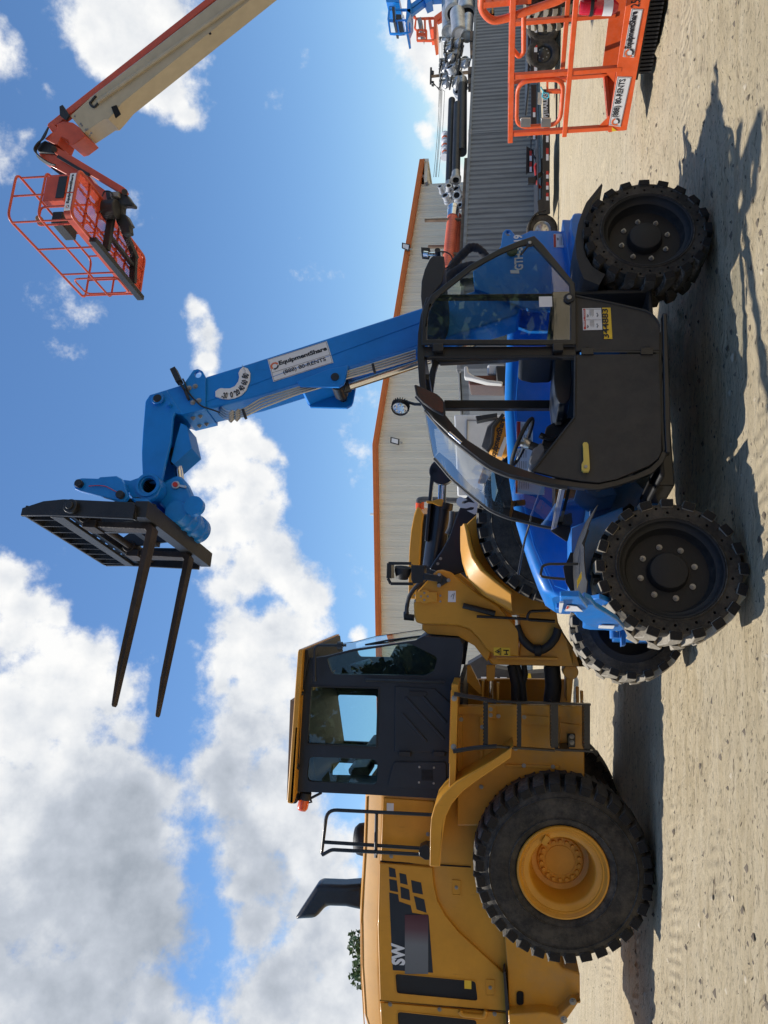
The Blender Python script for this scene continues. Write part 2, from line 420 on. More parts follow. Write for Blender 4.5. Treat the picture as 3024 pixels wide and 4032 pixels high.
# cumulus: soft patches of sky direction, broken up by fractal noise
CL = [(-20,130,60,.8),(10,170,30,.6),(112,182,22,.45),(42,312,24,.35),
 (225,20,62,1),(285,60,75,1),(250,90,50,1),(330,20,75,.9),(330,110,75,1),(355,165,65,1),(385,205,50,1),(408,245,34,1),(430,110,42,.5),(290,-40,110,.9),(400,40,50,.6),
 (425,690,34,.9),(445,730,40,.9),(440,775,34,.9),(455,810,22,.7),
 (440,925,45,1),(490,960,60,1),(560,985,40,.9),(600,1000,24,.7),(470,1030,55,1),(530,1060,60,1),(500,1130,85,1),(570,1140,55,1),(430,1140,30,.7),(470,1200,50,1),(600,1210,80,1),(540,1250,90,1),(640,1290,58,1),(480,1290,60,1),
 (520,1360,90,1),(600,1370,90,1),(660,1400,40,.9),(500,1430,85,1),(580,1460,100,1),(485,1490,45,1),(540,1550,110,1),(620,1560,90,1),(500,1650,100,1),(590,1680,90,1),(510,1740,60,1),(660,1500,60,.8),
 (20,1250,45,1),(60,1320,60,1),(110,1330,34,.9),(30,1400,90,1),(90,1450,80,1),(170,1450,75,1),(140,1550,110,1),(240,1510,60,1),(260,1580,66,1),(50,1580,140,1),(220,1680,130,1),(100,1760,170,1),(290,1720,90,1),(325,1800,45,1),(250,1860,150,1),(100,1950,230,1),(200,2000,190,1),(150,2120,200,1),(240,2090,120,1),(345,1920,50,1),(300,2030,130,1),(180,2120,170,1),(40,2200,200,1),(310,2150,90,1),(320,2240,90,1),
 (540,1800,95,1),(515,1840,50,1),(620,1790,85,1),(680,1850,70,1),(530,1910,55,1),(580,1890,80,1),(540,1970,60,1),(640,1930,70,.9),(730,1850,60,.9),
 (610,2080,62,1),(590,2130,50,1),(660,2010,60,1),(700,2060,90,1),(620,2160,100,1),(740,1990,50,1),(760,2120,90,1),(720,2200,100,1),
 (775,1380,22,.75),
 (935,150,48,1),(930,95,50,1),(925,40,60,1),(950,190,40,1),(980,110,70,1),(960,250,34,.8),(915,290,22,.9),(925,320,22,.9),(950,340,34,.9),(985,220,60,1),(970,370,30,1),(1010,300,60,.8),(1000,50,80,1),(1010,400,60,.9),(905,420,14,.5),
 (1000,900,110,.7),(1030,1300,130,.7),(1000,1900,150,.8),(-150,1800,300,.9),(-200,300,120,.8),(-250,2300,260,.9),(1000,-300,160,.9),(850,-450,140,.9),(1000,2600,200,.9)]
acc = None
wn = N(nt, 'ShaderNodeTexNoise', Scale=7., Detail=3.); L.new(G, wn.inputs['Vector'])
ws = nt.nodes.new('ShaderNodeVectorMath'); ws.operation = 'MULTIPLY_ADD'; L.new(wn.outputs[1], ws.inputs[0]); ws.inputs[1].default_value = (.07,)*3; ws.inputs[2].default_value = (-.035,)*3
wa = nt.nodes.new('ShaderNodeVectorMath'); wa.operation = 'ADD'; L.new(G, wa.inputs[0]); L.new(ws.outputs[0], wa.inputs[1]); GW = wa.outputs[0]
def cloud_dir(x, y): return ray('D', x, y).normalized()
blobs = [(cloud_dir(x, y), r/1670*.96, a) for x, y, r, a in CL]
# clouds outside the view, around the rest of the sky
rnd = random.Random(3)
for i in range(3):
    a = rnd.uniform(PI*.75, PI*2.25); e = rnd.uniform(.06, .9)
    d = Vector((math.cos(a)*math.cos(e), math.sin(a)*math.cos(e), math.sin(e)))
    blobs.append((d, rnd.uniform(.14,.34), .95))
for d, r, a in blobs:
    v = nt.nodes.new('ShaderNodeVectorMath'); v.operation = 'DISTANCE'; L.new(GW, v.inputs[0]); v.inputs[1].default_value = d
    f = math_(nt, 'MULTIPLY_ADD', v.outputs['Value'], -a/(r*1.7), a)
    acc = f if acc is None else math_(nt, 'SMOOTH_MAX', acc, f, .12)
acc = math_(nt, 'MAXIMUM', acc, 0.)
n1 = N(nt, 'ShaderNodeTexNoise', Scale=9., Detail=13., Roughness=.62, Lacunarity=2.1); L.new(G, n1.inputs['Vector'])
n2 = N(nt, 'ShaderNodeTexNoise', Scale=30., Detail=8., Roughness=.6); L.new(G, n2.inputs['Vector'])
den = math_(nt, 'ADD', math_(nt, 'MULTIPLY_ADD', n1.outputs[0], 1.9, -.97), math_(nt, 'MULTIPLY_ADD', n2.outputs[0], .5, -.25))
den = math_(nt, 'ADD', den, acc)
cov = nt.nodes.new('ShaderNodeMapRange'); cov.interpolation_type = 'SMOOTHSTEP'; L.new(den, cov.inputs[0])
cov.inputs['From Min'].default_value = .20; cov.inputs['From Max'].default_value = .62
# cloud brightness: bright rims, blue-grey where thick
off = nt.nodes.new('ShaderNodeVectorMath'); off.operation = 'ADD'; L.new(G, off.inputs[0]); off.inputs[1].default_value = SUN*.022
n3 = N(nt, 'ShaderNodeTexNoise', Scale=9., Detail=6., Roughness=.55, Lacunarity=2.1); L.new(off.outputs[0], n3.inputs['Vector'])
n4 = N(nt, 'ShaderNodeTexNoise', Scale=9., Detail=6., Roughness=.55, Lacunarity=2.1); L.new(G, n4.inputs['Vector'])
rel = math_(nt, 'SUBTRACT', n4.outputs[0], n3.outputs[0])
n5 = N(nt, 'ShaderNodeTexNoise', Scale=3.2, Detail=4., Roughness=.5); L.new(G, n5.inputs['Vector'])
gd = cloud_dir(340, 2010); gv = nt.nodes.new('ShaderNodeVectorMath'); gv.operation = 'DISTANCE'; L.new(GW, gv.inputs[0]); gv.inputs[1].default_value = gd
grey = math_(nt, 'MAXIMUM', math_(nt, 'MULTIPLY_ADD', gv.outputs['Value'], -1/.30, 1.05), 0.)
gd2 = None
br = math_(nt, 'MULTIPLY_ADD', rel, 1.7, .74)
br = math_(nt, 'SUBTRACT', br, math_(nt, 'MULTIPLY', math_(nt, 'MAXIMUM', math_(nt, 'SUBTRACT', den, .62), 0.), .34))
br = math_(nt, 'ADD', br, math_(nt, 'MULTIPLY_ADD', n5.outputs[0], .6, -.26))
br = math_(nt, 'SUBTRACT', br, math_(nt, 'MULTIPLY', grey, .62))
ccol = ramp(nt, br, [(0., (4.0,4.5,5.2)), (.35, (6.0,6.5,7.3)), (.62, (8.6,8.9,9.3)), (.9, (10.8,10.8,10.7))])
hs = nt.nodes.new('ShaderNodeHueSaturation'); hs.inputs['Saturation'].default_value = 1.12; hs.inputs['Value'].default_value = 1.0; L.new(sky.outputs[0], hs.inputs['Color'])
sk = mixc(nt, 1., hs.outputs[0], (1,1,1)); nt.nodes[-1].blend_type = 'MULTIPLY'
sk = nt.nodes[-1]; sk.inputs[7].default_value = (1.50,1.56,1.62,1)
mc = mixc(nt, cov.outputs[0], sk.outputs[2], ccol)
L.new(mc, bg.inputs['Color'])
sl = bpy.data.lights.new('sun', 'SUN'); so = bpy.data.objects.new('sun', sl); COL.objects.link(so)
sl.energy = 5.0; sl.angle = R(.53); sl.color = (1, .955, .88); so.rotation_euler = SUN.to_track_quat('Z', 'Y').to_euler()
so.location = SUN*60
scn.view_settings.view_transform = 'Standard'; scn.view_settings.look = 'None'; scn.view_settings.exposure = 0
# ------------------------------------------------------------------ ground
def axis(lo, d0, d1, hi, step, grow=1.22):
    a = [d0]; 
    while a[-1] < d1: a.append(a[-1]+step)
    st = step
    while a[-1] < hi: st *= grow; a.append(a[-1]+st)
    b = []; st = step; v = d0
    while v > lo: st *= grow; v -= st; b.append(v)
    return b[::-1]+a
gx = axis(-1500, -4.6, 7.2, 1500, .05); gy = axis(-400, 3.1, 9.0, 2500, .05)
def gz(x, y):
    f = max(0, 1-max(0, math.hypot(x-1, y-6)-6)/30)
    v = noise.fractal(Vector((x*.5, y*1.6, 0)), 1., 2.1, 4)*.022
    v += noise.fractal(Vector((x*5, y*11, 3)), .7, 2.1, 4)*.014
    l = noise.noise(Vector((x*9, y*14, 9))); v += max(0, l-.30)*.07; c_ = noise.noise(Vector((x*14, y*17, 5))); v += max(0, c_-.1)*.06*max(0, 1-math.hypot((x-2.75)/.9, (y-5.2)/.55)); v += .03*math.exp(-((y-4.15-.03*x)/.10)**2)*max(0, noise.noise(Vector((x*1.3, 2, 2)))+.3)
    return v*f - .012
b = MB(); b.grid([[Vector((x, y, gz(x, y))) for x in gx] for y in gy])
m, nt2, bs = newmat('sand'); LL = nt2.links; MATS['sand'] = m
t2 = N(nt2, 'ShaderNodeTexCoord')
mp = N(nt2, 'ShaderNodeMapping'); mp.inputs['Scale'].default_value = (.55, 3.2, 1); mp.inputs['Rotation'].default_value = (0,0,R(-5)); LL.new(t2.outputs['Object'], mp.inputs[0])
a1 = N(nt2, 'ShaderNodeTexNoise', Scale=2.4, Detail=9., Roughness=.68); LL.new(mp.outputs[0], a1.inputs['Vector'])
mpa = N(nt2, 'ShaderNodeMapping'); mpa.inputs['Scale'].default_value = (1., 2.4, 1); LL.new(t2.outputs['Object'], mpa.inputs[0])
a2 = N(nt2, 'ShaderNodeTexNoise', Scale=22., Detail=9., Roughness=.78); LL.new(mpa.outputs[0], a2.inputs['Vector'])
a3 = N(nt2, 'ShaderNodeTexNoise', Scale=.35, Detail=5., Roughness=.6); LL.new(t2.outputs['Object'], a3.inputs['Vector'])
mp2 = N(nt2, 'ShaderNodeMapping'); mp2.inputs['Scale'].default_value = (2.2, 7, 1); LL.new(t2.outputs['Object'], mp2.inputs[0])
a4 = N(nt2, 'ShaderNodeTexNoise', Scale=3.2, Detail=10., Roughness=.75); LL.new(mp2.outputs[0], a4.inputs['Vector'])
vo = N(nt2, 'ShaderNodeTexVoronoi', Scale=38.); LL.new(t2.outputs['Object'], vo.inputs['Vector'])
c1 = ramp(nt2, a1.outputs[0], [(.28, (.50,.395,.235)), (.5, (.68,.555,.355)), (.72, (.80,.675,.465))])
c2 = mixc(nt2, ramp(nt2, a2.outputs[0], [(.37, (1,1,1)), (.45, (0,0,0))]), c1, (.24,.19,.125))
c3 = mixc(nt2, ramp(nt2, a4.outputs[0], [(.60, (0,0,0)), (.68, (.85,.85,.85))]), c2, (.16,.125,.085))
c4 = mixc(nt2, ramp(nt2, a3.outputs[0], [(.42, (0,0,0)), (.66, (.5,.5,.5))]), c3, (.68,.585,.42))
peb = ramp(nt2, vo.outputs['Distance'], [(.10, (1,1,1)), (.2, (0,0,0))])
vs_ = ramp(nt2, vo.outputs['Color'], [(.86, (0,0,0)), (.88, (1,1,1))])
c5 = mixc(nt2, math_(nt2, 'MULTIPLY', peb, vs_), c4, (.62,.57,.47))
mp3 = N(nt2, 'ShaderNodeMapping'); mp3.inputs['Scale'].default_value = (1.6, 17, 1); mp3.inputs['Rotation'].default_value = (0,0,R(-3)); LL.new(t2.outputs['Object'], mp3.inputs[0])
a5 = N(nt2, 'ShaderNodeTexNoise', Scale=2., Detail=7., Roughness=.7); LL.new(mp3.outputs[0], a5.inputs['Vector'])
c5 = mixc(nt2, ramp(nt2, a5.outputs[0], [(.34, (.9,.9,.9)), (.43, (0,0,0))]), c5, (.25,.195,.13))
v2 = N(nt2, 'ShaderNodeTexVoronoi', Scale=9.); LL.new(mp2.outputs[0], v2.inputs['Vector'])
spk = math_(nt2, 'MULTIPLY', ramp(nt2, v2.outputs['Distance'], [(.24, (1,1,1)), (.34, (0,0,0))]), ramp(nt2, v2.outputs['Color'], [(.74, (0,0,0)), (.77, (1,1,1))]))
c5 = mixc(nt2, math_(nt2, 'MULTIPLY', spk, .85), c5, (.10,.078,.058))
LL.new(c5, bs.inputs['Base Color']); bs.inputs['Roughness'].default_value = .95; bs.inputs['Specular IOR Level'].default_value = .15
sxy = N(nt2, 'ShaderNodeSeparateXYZ'); dst = N(nt2, 'ShaderNodeVectorMath'); dst.operation = 'MULTIPLY_ADD'; wn2 = N(nt2, 'ShaderNodeTexNoise', Scale=.5, Detail=2.); LL.new(t2.outputs['Object'], wn2.inputs['Vector']); LL.new(wn2.outputs[1], dst.inputs[0]); dst.inputs[1].default_value = (0,.5,0); LL.new(t2.outputs['Object'], dst.inputs[2]); LL.new(dst.outputs[0], sxy.inputs[0])
trk = None
for yc_, sl_, hw_ in ((3.62,.02,.10),(5.35,-.05,.17),(3.95,.05,.13),(4.35,-.03,.15),(6.35,.04,.2),(7.9,.02,.18),(10.2,-.03,.22)):
    d_ = math_(nt2, 'ABSOLUTE', math_(nt2, 'SUBTRACT', math_(nt2, 'MULTIPLY_ADD', sxy.outputs[0], sl_, sxy.outputs[1]), yc_+.25))
    t_ = N(nt2, 'ShaderNodeMapRange'); t_.interpolation_type = 'SMOOTHSTEP'; t_.inputs['From Min'].default_value = hw_; t_.inputs['From Max'].default_value = hw_*.8; LL.new(d_, t_.inputs[0]); trk = t_.outputs[0] if trk is None else math_(nt2, 'MAXIMUM', trk, t_.outputs[0])
rib = math_(nt2, 'SINE', math_(nt2, 'MULTIPLY_ADD', sxy.outputs[0], 62., math_(nt2, 'MULTIPLY', sxy.outputs[1], 35.)))
brk = ramp(nt2, a3.outputs[0], [(.45, (0,0,0)), (.56, (1,1,1))])
trh = math_(nt2, 'MULTIPLY', math_(nt2, 'MULTIPLY', trk, brk), math_(nt2, 'MULTIPLY_ADD', rib, .36, -.22))
h = math_(nt2, 'ADD', math_(nt2, 'MULTIPLY', a1.outputs[0], 1.2), math_(nt2, 'MULTIPLY', a2.outputs[0], .6)); h = math_(nt2, 'ADD', h, math_(nt2, 'MULTIPLY', a4.outputs[0], 1.1)); h = math_(nt2, 'ADD', h, math_(nt2, 'MULTIPLY', peb, .12)); h = math_(nt2, 'ADD', h, math_(nt2, 'MULTIPLY', a5.outputs[0], .9)); h = math_(nt2, 'SUBTRACT', h, math_(nt2, 'MULTIPLY', spk, .35)); h = math_(nt2, 'ADD', h, trh)
bp = N(nt2, 'ShaderNodeBump', Strength=.9, Distance=.045); LL.new(h, bp.inputs['Height']); LL.new(bp.outputs[0], bs.inputs['Normal'])
gr = b.build('ground', 'sand', smooth=80); gr['kind'] = 'structure'; gr['label'] = 'pale sandy dirt yard with vehicle tracks'

# small stones and clods lying about
b = MB(); rn = random.Random(11)
for k in range(1500):
    y = 3.3+rn.random()**1.6*9; x = rn.uniform(-.75, .75)*y+rn.uniform(-.3,.3); r_ = rn.choice((.004,.006,.008,.012,.018))*rn.uniform(.7,1.3); z = gz(x, y)
    top = Vector((x+rn.uniform(-1,1)*r_*.3, y+rn.uniform(-1,1)*r_*.3, z+r_*rn.uniform(.5,1.0))); n_ = rn.choice((5,6,7)); a0 = rn.random()*6
    ring = [b.bm.verts.new((x+r_*rn.uniform(.8,1.3)*math.cos(a0+2*PI*i/n_)*1.2, y+r_*rn.uniform(.7,1.2)*math.sin(a0+2*PI*i/n_), z-.002+r_*rn.uniform(0,.35))) for i in range(n_)]; t_ = b.bm.verts.new(top)
    b.mi = rn.choice((0,1,1,1))
    for i in range(n_): b.face((ring[i], ring[(i+1) % n_], t_))
st_ = b.build('gravel', ['clod_light', 'clod_dark'], None, smooth=60); st_['kind'] = 'stuff'; tag(st_, 'small stones and clods scattered over the pale sand', 'gravel')
# ================================================================== TELEHANDLER
T = Frame(-.3018, 4.59, 20)
def P2(c, pts, w): return T.sz(c, pts, w)
def P3(c, x, y, w): return T.at(c, x, y, w=w)
th = thing('telehandler', 'blue telehandler with black open cab and pallet forks raised on its boom', 'telehandler', frame=T)
# --- wheels
def chevron_tyre(b, Rr, width, n, depth, y0, base_frac=.885, mi_lug=0, bend=.55):
    """lugs on the tread of a wheel whose axle is the local y axis; near face at y0"""
    Rb = Rr-depth; half = width/2
    for side in (0, 1):
        for k in range(n):
            a0 = 2*PI*(k+.5*side)/n; da = 2*PI/n
            # outline in (w from outer edge 0..half*1.12, angle)
            bw = .60*da
            o = [(-.012, -bw*.5), (half*.42, -bw*.5), (half*1.12, -bw*.5+bend*da), (half*1.12, bw*.12+bend*da), (half*.52, bw*.5), (-.012, bw*.5)]
            ring = []
            for lev in (0, 1):
                vs = []
                for i, (w_, a_) in enumerate(o):
                    sh = (1-.12*lev); 
                    aa = a0 + (a_ - bend*da*.3)*sh + bend*da*.3
                    if side: aa = aa
                    rr = (Rb-.03 if lev == 0 else Rr)
                    ww = w_
                    if i in (0, len(o)-1): rr = (Rb-.012 if lev == 0 else Rr-.006); ww = w_ + (.010 if lev else .004)
                    y = y0+ww if side == 0 else y0+width-ww
                    vs.append(b.bm.verts.new((rr*math.sin(aa), y, rr*math.cos(aa))))
                ring.append(vs)
            m_ = len(o)
            for lev in (0, 1): b.face(ring[lev])
            for i in range(m_): b.face((ring[0][i], ring[0][(i+1) % m_], ring[1][(i+1) % m_], ring[1][i]))
def solid_wheel(parent, s, wface, far=False, z=.422, tm='tread_dusty'):
    """solid skid-steer tyre, width .31, outer face at wface"""
    g = -1 if far else 1
    e = bpy.data.objects.new('wheel', None)
    b = MB(); Rr = .425; wd = .31
    # sidewall disc with two staggered rows of through holes
    def hole_ring(n, r, rad, ph): return [circ(r*math.cos(2*PI*(k+ph)/n), r*math.sin(2*PI*(k+ph)/n), rad, 8) for k in range(n)]
    holes = hole_ring(18, .333, .0088, 0)+hole_ring(18, .360, .0088, .5)
    y0 = 0 if not far else -wd
    ya, yb = (.006, .05) if not far else (-.006, -.05)
    b.prism([circ(0, 0, .384, 96), circ(0, 0, .30, 72)]+holes, lambda x, y, t: (x, yb if t else ya, y))
    yc = wd-.006 if not far else -(wd-.006)
    b.lathe([(.384, yb), (.384, yc), (.30, yc), (.30, yb)], (0,0,0), (0,1,0), n=72)
    b.lathe([(.308, ya-.004*g), (.302, ya-.008*g), (.297, ya-.004*g), (.297, ya+.03*g), (.308, ya+.02*g)], (0,0,0), (0,1,0), n=72, closed=True)
    w = b.build('wheel', 'rubber', parent, smooth=40)
    b = MB(); chevron_tyre(b, Rr, wd, 20, .044, y0); b.build('tread', tm, w, bevel=.004, smooth=30, seg=1)
    w.location = (s, wface, z)
    # rim
    b = MB(); q = .115 if True else .15
    b.lathe([(.297, .004*g), (.292, .0), (.283, .006*g), (.279, .03*g), (.262, .045*g), (.252, .05*g), (.243, .10*g), (.232, q*g), (.10, q*g), (.0, q*g)], (0,0,0), (0,1,0), n=64)
    b.lathe([(.297, .28*g), (.24, .28*g), (.232, q*g)], (0,0,0), (0,1,0), n=48)
    r = b.build('rim', 'rim_black', w, smooth=40)
    b = MB(); b.lathe([(.118, q*g), (.112, (q-.035)*g), (.104, (q-.052)*g), (.094, (q-.056)*g), (0, (q-.056)*g)], (0,0,0), (0,1,0), n=48)
    b.build('hub_cap', 'rim_black', w, smooth=40)
    b = MB(); b.bolts([(.157*math.cos(2*PI*(k+.3)/8), (q-.001)*g, .157*math.sin(2*PI*(k+.3)/8)) for k in range(8)], r=.013, h=.015, ax=(0,-g,0))
    b.build('wheel_nut', 'zinc', w, smooth=30)
    return w
solid_wheel(th, 0, 0); solid_wheel(th, 2.36, .0, tm='tread_dark')
solid_wheel(th, 0, 1.81, far=True); solid_wheel(th, 2.36, 1.81, far=True, tm='tread_dark')
# --- chassis
b = MB()
b.pw([(-.13,.62),(-.10,.50),(.05,.42),(.45,.36),(.62,.34),(1.9,.34),(2.1,.45),(2.75,.48),(2.98,.70),(3.0,.92),(1.9,.80),(.75,.80),(.35,.78),(-.12,.80),(-.13,.75)], .62, 1.18)
b.box((-.16,.34,.30), (.16,1.47,.56)); b.box((2.2,.34,.30), (2.52,1.47,.56))     # axles
b.build('chassis', 'blue_paint', th, bevel=.008)
b = MB(); b.cyl((0,.31,.42), (0,.12,.42), .16, .12, n=28); b.cyl((2.36,.31,.42), (2.36,.12,.42), .16, .12, n=28)
b.cyl((0,1.5,.42), (0,1.7,.42), .16, .12, n=28); b.cyl((2.36,1.5,.42), (2.36,1.7,.42), .16, .12, n=28)
b.box((.62,.30,.30),(1.75,.62,.55)); b.build('axle', 'black_paint', th, bevel=.01)
# blue side skirt in front of the cab, above the near front wheel
w = .36
b = MB(); b.pw(P2('F5', [(690,620),(690,900),(700,1370),(800,1480),(1000,1480),(1250,1250),(1250,400),(900,540)], w), w, .66)
b.build('front_frame', 'blue_paint', th, bevel=.008)
# --- axle support bracket at the front (blue plates with labels)
b = MB()
def PS(pts, sv): return [(lambda q: (q.y, q.z))(T.at('F5', x, y, sv=sv)) for x, y in pts]
b.ps(PS([(720,1545),(745,1600),(850,1690),(905,1710),(1070,1750),(1215,1760),(1270,1735),(1190,1640),(1080,1570),(960,1500),(900,1420),(830,1390),(720,1480)], -.36), -.36, -.33)
b.ps(PS([(565,1385),(780,1380),(870,1500),(820,1560),(525,1545),(520,1510),(565,1510)], -.40), -.40, -.37)
b.ps([[(w_, z_) for w_, z_ in PS([(900,1420),(1000,1400),(1250,1500),(1190,1640),(1080,1570),(960,1500)], -.20)]], -.20, -.17)

b.pw(P2('F5', [(1215,1735),(1275,1730),(1275,1910),(1230,1920),(1222,1760)], .6), .57, .63)
b.ps([circ(.60,.665,.03)], -.30, -.25)
b.build('axle_bracket', 'blue_paint', th, bevel=.006)
b = MB(); quad_plate(b, [T.at('F5', *q, sv=-.405) for q in [(645,1470),(750,1480),(815,1535),(615,1530)]], (-.004,0,0)); quad_plate(b, [T.at('F5', *q, sv=-.365) for q in [(990,1685),(1160,1690),(1145,1722),(985,1715)]], (-.005,0,0))
quad_plate(b, [T.at('F5', *q, sv=-.405) for q in [(560,1425),(605,1425),(580,1530),(555,1530)]], (-.012,0,0), .01)
lb = b.build('label', 'white_label', th)
b = MB(); quad_plate(b, [T.at('F5', *q, sv=-.405) for q in [(645,1474),(665,1475),(655,1500),(635,1500)]], (-.007,0,0)); b.build('label_header', 'red_label', lb)
# --- front fender with grab handle
b = MB(); w0 = .30
P = lambda x, y, w_=.05: P3('F5', x, y, w_)
top = [(880,600),(800,700),(728,880),(735,1100),(745,1350),(825,1455)]
rows_n = [T.at('F5', x, y, w=.10) for x, y in [(960,420),(870,620),(815,800),(815,1020),(832,1200),(850,1245),(828,1460)]]
rows_f = [T.at('F5', x, y, w=.10) for x, y in [(955,410),(810,690),(728,890),(738,1100),(745,1350),(790,1420),(826,1462)]]
for p_ in rows_f: p_.y = .36
rows_n = [Vector((p_.x, .04, p_.z)) for p_ in rows_n]
b = MB(); b.slab([rows_n, [Vector((n_.x, .34, n_.z+.035)) for n_ in rows_n]], (0,0,-.006))
b.pw(P2('F5', [(680,900),(725,905),(735,1100),(745,1358),(700,1355),(630,1230),(600,1060),(640,1000)], .36), .355, .362)
b.pw(P2('F5', [(870,650),(885,660),(825,840),(805,800)], .04), .04, .05)
fe = b.build('front_fender', 'black_plastic', th, smooth=50)
b = MB(); hp = [P3('F5', *q, .20) for q in [(800,1025),(440,1025),(375,1045),(350,1160),(440,1175),(620,1190)]]
b.tube(fillet(hp, .03, 5), .0085, 10); b.build('grab_handle', 'black_paint', th, smooth=60)
b = MB(); quad_plate(b, [P3('F5', *q, .04)+Vector((0,.0,.0)) for q in [(752,1205),(800,1105),(803,1180),(752,1295)]], (0,-.004,0)); yl = b.build('yellow_label', 'yellow_label', fe)
# --- hood (engine cover) on the far side
b = MB(); w = 1.2
prof = [(.121,.86),(.12,1.0),(.17,1.075),(.30,1.13),(.50,1.20),(.70,1.262),(1.1,1.32),(1.70,1.355),(2.0,1.35),(2.55,1.33),(2.72,1.2),(2.80,.75),(2.0,.60),(.30,.60)]
near = [(s_, z_) for s_, z_ in prof]
sec = []
for s_, z_ in prof[:11]:
    sec.append(s_)
# cross sections with a rounded shoulder
zs = lambda s_: next(z0+(z1-z0)*(s_-a)/(bb-a) for (a, z0), (bb, z1) in zip(prof[1:11], prof[2:12]) if a <= s_ <= bb)
S_ = [.12,.145,.17,.3,.5,.7,.9,1.1,1.4,1.7,2.0,2.3,2.55,2.65,2.72]
rows = []
for s_ in S_:
    zt = zs(s_); rr = .085
    row = [(s_, w, .62), (s_, w, zt-.13)]
    for k in range(7):
        a = PI/2*k/6; row.append((s_, w+.012+rr-rr*math.cos(a), zt-rr*.9+rr*.9*math.sin(a)-.0))
    for k in range(7):
        a = PI/2*(1-k/6); row.append((s_, 1.80-rr+rr*math.cos(a), zt-.05-rr+rr*math.sin(a)))
    row.append((s_, 1.80, .62)); rows.append(row)
b.grid(rows)
for r_ in (rows[0], rows[-1]): b.face([b.bm.verts.new(p) for p in r_])
ho = b.build('hood', 'blue_paint', th, smooth=40)
b = MB(); b.pw([(.14,.86),(.19,.99),(.5,1.12),(.9,1.21),(1.7,1.268),(2.08,1.243),(1.88,.97),(1.6,.62),(.35,.62)], 1.188, 1.199); b.build('access_panel', 'blue_paint', ho, bevel=.004)
b = MB(); b.tube([(.14,1.192,.99),(.5,1.192,1.135),(.9,1.192,1.222),(1.7,1.192,1.285)], .004, 6); b.build('trim', 'blue_paint', ho)
# warning labels on the hood side seen through the cab
b = MB()
quad_plate(b, [P3('D2', *q, 1.185) for q in [(1110,435),(1240,445),(1240,640),(1105,640)]], (0,-.003,0))
quad_plate(b, [P3('D2', *q, 1.185) for q in [(1100,655),(1235,655),(1235,840),(1100,840)]], (0,-.003,0))
quad_plate(b, [P3('D2', *q, 1.185) for q in [(1098,905),(1335,960),(1335,1035),(1098,1025)]], (0,-.003,0))
lb = b.build('label', 'white_label', ho)
b = MB()
quad_plate(b, [P3('D2', *q, 1.185) for q in [(1112,438),(1140,440),(1138,630),(1110,630)]], (0,-.006,0))
quad_plate(b, [P3('D2', *q, 1.185) for q in [(1100,910),(1116,912),(1114,1020),(1100,1020)]], (0,-.006,0))
b.build('label_header', 'red_label', lb)
b = MB()
for i in range(5):
    for x0, y0 in ((1150,455),(1150,545),(1110,670),(1110,760),(1130,925)):
        quad_plate(b, [P3('D2', x0+i*18+dx, y0+dy, 1.185) for dx, dy in ((0,0),(4,0),(4,60),(0,60))], (0,-.006,0))
b.build('label_text', 'ink_grey', lb)
# --- rear superstructure: boom pivot plates with lettering
prof = P2('A1', [(845,930),(825,930),(812,942),(805,1000),(750,992),(640,992),(600,1012),(575,1010),(556,987),(535,985),(522,1000),(515,1055),(480,1110),(395,1165),(400,1240),(640,1330),(900,1330),(960,1290),(1000,1290),(1000,1000),(900,960)], .755)
b = MB(); eye = P2('A1', circ(545,1003,11,14), .755); b.pw([prof, eye], .745, .785)
b.pw([[(s_+.0, z_) for s_, z_ in prof], eye], 1.04, 1.08)
b.build('pivot_plate', 'blue_paint', th, bevel=.005)
b = MB(); b.pw(P2('A1', [(845,930),(822,932),(812,960),(815,1060),(850,1170),(870,1185),(1010,1240),(1010,960)], .50), .44, 1.5)
b.build('rear_cover', 'blue_paint', th, bevel=.03, seg=4)
pl = th
lettering('GTH-5519', P3('D1', 1040, 380, .745), P3('D1', 1030, 92, .745), .052*1.35, 'white_ink', th, 'model_lettering', .035)
b = MB(); quad_plate(b, [P3('D1', *q, .745) for q in [(1283,88),(1390,85),(1394,196),(1286,198)]], (0,-.004,0)); quad_plate(b, [P3('D1', *q, .745) for q in [(930,384),(1003,384),(1005,410),(935,410)]], (0,-.004,0)); lb = b.build('label', 'white_label', th)
b = MB(); quad_plate(b, [P3('D1', *q, .745) for q in [(1285,92),(1303,92),(1305,194),(1287,196)]], (0,-.007,0)); b.build('label_header', 'red_label', lb)
b = MB()
for i in range(4): quad_plate(b, [P3('D1', 1335+i*13+dx, 110+dy, .745) for dx, dy in ((0,0),(3,0),(4,70),(1,70))], (0,-.007,0))
quad_plate(b, [P3('D1', 1312+dx, 120+dy, .745) for dx, dy in ((0,0),(14,4),(14,20),(2,18))], (0,-.007,0))
b.build('label_text', 'ink_grey', lb)
b = MB(); pv = P3('D1', 945, 235, .745); b.cyl(pv+Vector((0,.36,0)), pv+Vector((0,-.03,0)), .042, n=24); b.build('pivot_pin', 'dark_steel', th, bevel=.004)
# rear fender
b = MB()
o_ = [(945,787),(880,868),(866,900),(845,960),(834,1030),(838,1100),(852,1150),(870,1195),(935,1222)]
i_ = [(950,793),(905,865),(885,930),(872,1000),(868,1060),(880,1100),(905,1140),(940,1165),(962,1175)]
on = [P3('A1', x, y, .03) for x, y in o_]; inn = [P3('A1', x, y, .03) for x, y in i_]
b.grid([on, [Vector((p.x, .34, p.z+.01)) for p in on]]); b.grid([inn, [Vector((p.x, .33, p.z)) for p in inn]]); b.grid([on, inn]); b.grid([[Vector((p.x, .34, p.z+.01)) for p in on], [Vector((p.x, .33, p.z)) for p in inn]])
bmesh.ops.remove_doubles(b.bm, verts=b.bm.verts, dist=1e-5)
b.build('rear_fender', 'black_plastic', th, smooth=50)
